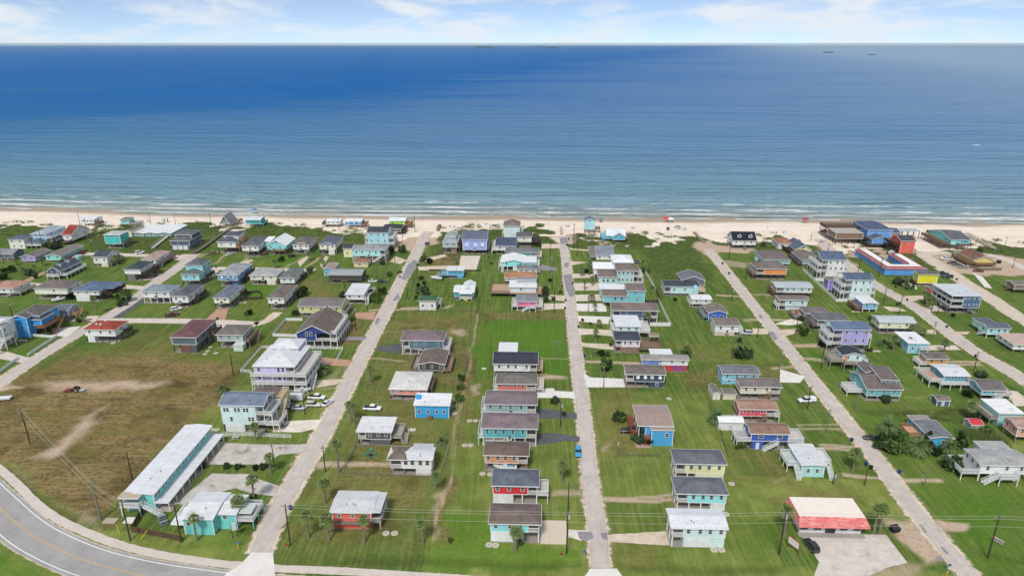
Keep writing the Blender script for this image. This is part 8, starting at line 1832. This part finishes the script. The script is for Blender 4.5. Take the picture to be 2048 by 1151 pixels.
# beach things
def canopy(x, y, c0, desc):
    P = G(x, y, -.6); o = empty('beach_canopy', P, .2); s_ = 1.7
    for a in (-1, 1):
        for b in (-1, 1): MB().bar((a * s_, b * s_, 0), (a * s_, b * s_, 2.1), .07).build('leg', plain('#d6d8da'), o)
    m = MB(); c = [(-s_ - .1, -s_ - .1, 2.1), (s_ + .1, -s_ - .1, 2.1), (s_ + .1, s_ + .1, 2.1), (-s_ - .1, s_ + .1, 2.1)]
    for k in range(4): m.poly([c[k], c[(k + 1) % 4], (0, 0, 3.1)]); m.poly([(c[k][0], c[k][1], 1.8), (c[(k + 1) % 4][0], c[(k + 1) % 4][1], 1.8), c[(k + 1) % 4], c[k]])
    m.build('canopy_top', plain(c0), o); tag(o, desc, 'canopy', 'beach canopies')
canopy(1332, 442, '#e04a44', 'red beach canopy left of a white one'); canopy(1341, 443, '#eceeee', 'white beach canopy right of the red one'); canopy(1610, 444, '#b8425e', 'red and blue beach canopy on the sand left of the restaurant'); canopy(508, 425, '#6f8ec8', 'blue beach canopy near the water above the teal house')
TOILET = {}
def toilet(x, y, c, desc):
    P = G(x, y, -.1); o = empty('portable_toilet', P, .1); MB().box(-.6, .6, -.6, .6, 0, 2.1).build('cabin', plain(c), o); MB().slab([(-.65, -.65, 2.2), (.65, -.65, 2.2), (.65, .65, 2.3), (-.65, .65, 2.3)], .12).build('roof', plain('#e6eaea'), o); MB().box(-.4, .4, -.64, -.603, .1, 1.9).build('door', plain('#e3e8e6'), o); tag(o, desc, 'toilet', 'portable toilets on the beach')
toilet(327, 443, '#3f9a7a', 'left green portable toilet on the far left beach'); toilet(334, 443, '#3f9a7a', 'right green portable toilet on the far left beach'); toilet(981, 455, '#3f9a84', 'green portable toilet left of the tall pale blue house'); toilet(1569, 467, '#8cc3c4', 'pale teal portable toilet on the sand behind the rust-roofed house')
BAR = MB().cone((0, 0, 0), (0, 0, .95), .34, .34, 10).mesh('drum', plain('#6d7f96')); BRIM = MB().cone((0, 0, .95), (0, 0, 1.0), .37, .37, 10).mesh('rim', plain('#8d97a2'))
for (x, y) in ((900, 453), (908, 453), (1133, 453), (1137, 453), (1264, 456), (1268, 456), (1367, 459), (1371, 459), (392, 443), (396, 443), (1543, 466), (1548, 466), (1553, 466), (295, 443), (300, 443)):
    P = G(x, y); P.z = -.12; o = empty('trash_barrel', P); add('drum', BAR, o); add('rim', BRIM, o); tag(o, label_for('grey-blue trash barrel on the sand', P), 'barrel', 'trash barrels on the beach')
# people on the beach: one continuous skinned body each
def person_mesh():
    V_ = [(0, 0, .95), (0, 0, 1.2), (0, 0, 1.42), (0, 0, 1.55), (0, .02, 1.68), (.2, 0, 1.40), (.27, .03, 1.12), (.25, -.08, .88), (-.2, 0, 1.40), (-.27, .03, 1.12), (-.25, -.05, .86), (.1, 0, .88), (.12, -.06, .48), (.12, .04, .05), (.13, -.1, .03), (-.1, 0, .88), (-.12, .06, .48), (-.12, .12, .05), (-.13, -.02, .03)]
    E_ = [(0, 1), (1, 2), (2, 3), (3, 4), (2, 5), (5, 6), (6, 7), (2, 8), (8, 9), (9, 10), (0, 11), (11, 12), (12, 13), (13, 14), (0, 15), (15, 16), (16, 17), (17, 18)]
    R_ = [.15, .14, .16, .06, .11, .07, .05, .04, .07, .05, .04, .10, .07, .045, .04, .10, .07, .045, .04]
    me_ = bpy.data.meshes.new('person'); me_.from_pydata(V_, E_, []); o = bpy.data.objects.new('tmp', me_); COL.objects.link(o); md = o.modifiers.new('s', 'SKIN')
    for k, v in enumerate(me_.skin_vertices[0].data): v.radius = (R_[k], R_[k]); v.use_root = (k == 0)
    sb = o.modifiers.new('u', 'SUBSURF'); sb.levels = 1; dg = bpy.context.evaluated_depsgraph_get(); r_ = bpy.data.meshes.new_from_object(o.evaluated_get(dg)); bpy.data.objects.remove(o); return r_
PM = person_mesh()
def skinmat(cl):
    t = NT('person_' + str(len(MATS))); MATS['p' + str(len(MATS))] = t; sp = t.new("ShaderNodeSeparateXYZ"); t.l.new(t.coord(), sp.inputs[0]); z = sp.outputs[2]
    sh = t.math('MULTIPLY', t.math('GREATER_THAN', z, .62), t.math('LESS_THAN', z, 1.36)); c = t.mix(sh, lin('#a8745a'), lin(cl)); c = t.mix(t.math('GREATER_THAN', z, 1.70), c, lin('#2f241d')); return t.base(c, .7)
for (x, y, cl, d_) in ((898, 431, '#2a2f3d', 'left one of two people in dark clothes on the beach'), (903, 431, '#3d2f38', 'right one of two people in dark clothes on the beach'), (1103, 433, '#2f3a4a', 'left one of two people near the waterline'), (1107, 433, '#5a3036', 'right one of two people near the waterline'), (1342.5, 434, '#2c2f36', 'person standing at the waterline behind the red canopy'), (1336, 446, '#23262c', 'person in dark clothes between the red and white canopies'), (1606, 446, '#2a2d35', 'person under the red and blue canopy'), (1535, 457, '#8a6a5a', 'person standing alone on the sand right of the dormered house'), (1782, 447, '#6a5a54', 'person at the waterline behind the restaurant'), (578, 442, '#3a3440', 'person on the sand right of the deep teal beach house'), (1097, 449, '#c9a03a', 'person in yellow beside the dune walkover')):
    me_ = PM.copy(); me_.materials.clear(); me_.materials.append(skinmat(cl))
    P = G(x, y, -.9); P.z = SEA_Z + min(1.16, max(.1, (float(shore_y(np.array([P.x]))[0]) - P.y) * .03)); tag(add('person', me_, None, P, rnd.uniform(0, 6)), d_, 'person', 'people on the beach')
# deck furniture that shows: red chairs on the dark mauve-roofed house's deck
for k, (a, b) in enumerate(((-2.6, 3.0), (-1.5, 4.6))):
    P = DKR.wpt(DKR.x0 + a, b, DKR.zp); o = empty('deck_chair', P, .6); mt = plain('#c8442e'); MB().slab([(-.4, -.4, .45), (.4, -.4, .45), (.4, .4, .38), (-.4, .4, .38)], .06).build('seat', mt, o); MB().slab([(-.4, .4, .4), (.4, .4, .4), (.4, .75, 1.05), (-.4, .75, 1.05)], .06).build('backrest', mt, o)
    for u in (-.36, .36):
        for v in (-.36, .36): MB().box(u - .03, u + .03, v - .03, v + .03, 0, .4).build('leg', mt, o)
    tag(o, ('nearer' if k == 0 else 'farther') + ' red deck chair beside the mauve-brown roof', 'chair', 'red deck chairs')

def pad(x, y, w, d, desc, c='#e2ddd4', holes=0):
    P = G(x, y); o = empty('concrete_pad', P, -PHI); MB().box(-w / 2, w / 2, -d / 2, d / 2, -.05, .16).build('slab', plain(c, .9), o)
    for k in range(holes): MB().cone(((k - (holes - 1) / 2) * w * .45, 0, .16), ((k - (holes - 1) / 2) * w * .45, 0, .2), .26, .26, 12).build('hatch', plain('#7d776e'), o)
    tag(o, desc, 'concrete pad')
pad(823, 859, 2.4, 1.3, 'white septic pad with two dark hatches right of the charcoal house', holes=2); pad(968, 737, 1.5, 1.2, 'small white pad on the lush lawn left of the black-roofed white house', holes=1); pad(221, 1041, 3.2, 2.0, 'concrete pad edged in stone beside the grey power pole', '#b9a898'); pad(262, 1040, 3.0, 2.2, 'white concrete pad beside the motel balcony stairs', '#e6e2dc')
P = G(1273, 525); o = empty('trampoline', P); MB().cone((0, 0, .85), (0, 0, .9), 1.9, 1.9, 20).build('jumping_mat', plain('#202329'), o)
m = MB()
for k in range(20):
    a, b = 2 * math.pi * k / 20, 2 * math.pi * (k + 1) / 20; m.bar((2.0 * math.cos(a), 2.0 * math.sin(a), .92), (2.0 * math.cos(b), 2.0 * math.sin(b), .92), .12)
m.build('rim', plain('#c9d6e2'), o)
for k in range(6): a = math.pi * k / 3; MB().bar((1.9 * math.cos(a), 1.9 * math.sin(a), 0), (1.95 * math.cos(a), 1.95 * math.sin(a), .9), .08).build('leg', plain('#8d9296'), o)
tag(o, 'round black trampoline right of the white two-storey house', 'trampoline')

# ------------------------------------------------------------------ thin sea air: far water and ships fade towards the horizon
t = NT("sea_haze"); t.n.remove(t.b)
pv = t.new("ShaderNodeVolumePrincipled"); pv.inputs["Color"].default_value = (.74, .91, 1.0, 1); pv.inputs["Density"].default_value = 2.4e-5; pv.inputs["Anisotropy"].default_value = .2
t.l.new(pv.outputs[0], t.out.inputs["Volume"])
tag(MB().box(-75000, 75000, -4000, 40700, -5.5, 113.0).build("haze", t.m), 'thin pale haze over the sea', 'haze', kind='stuff')
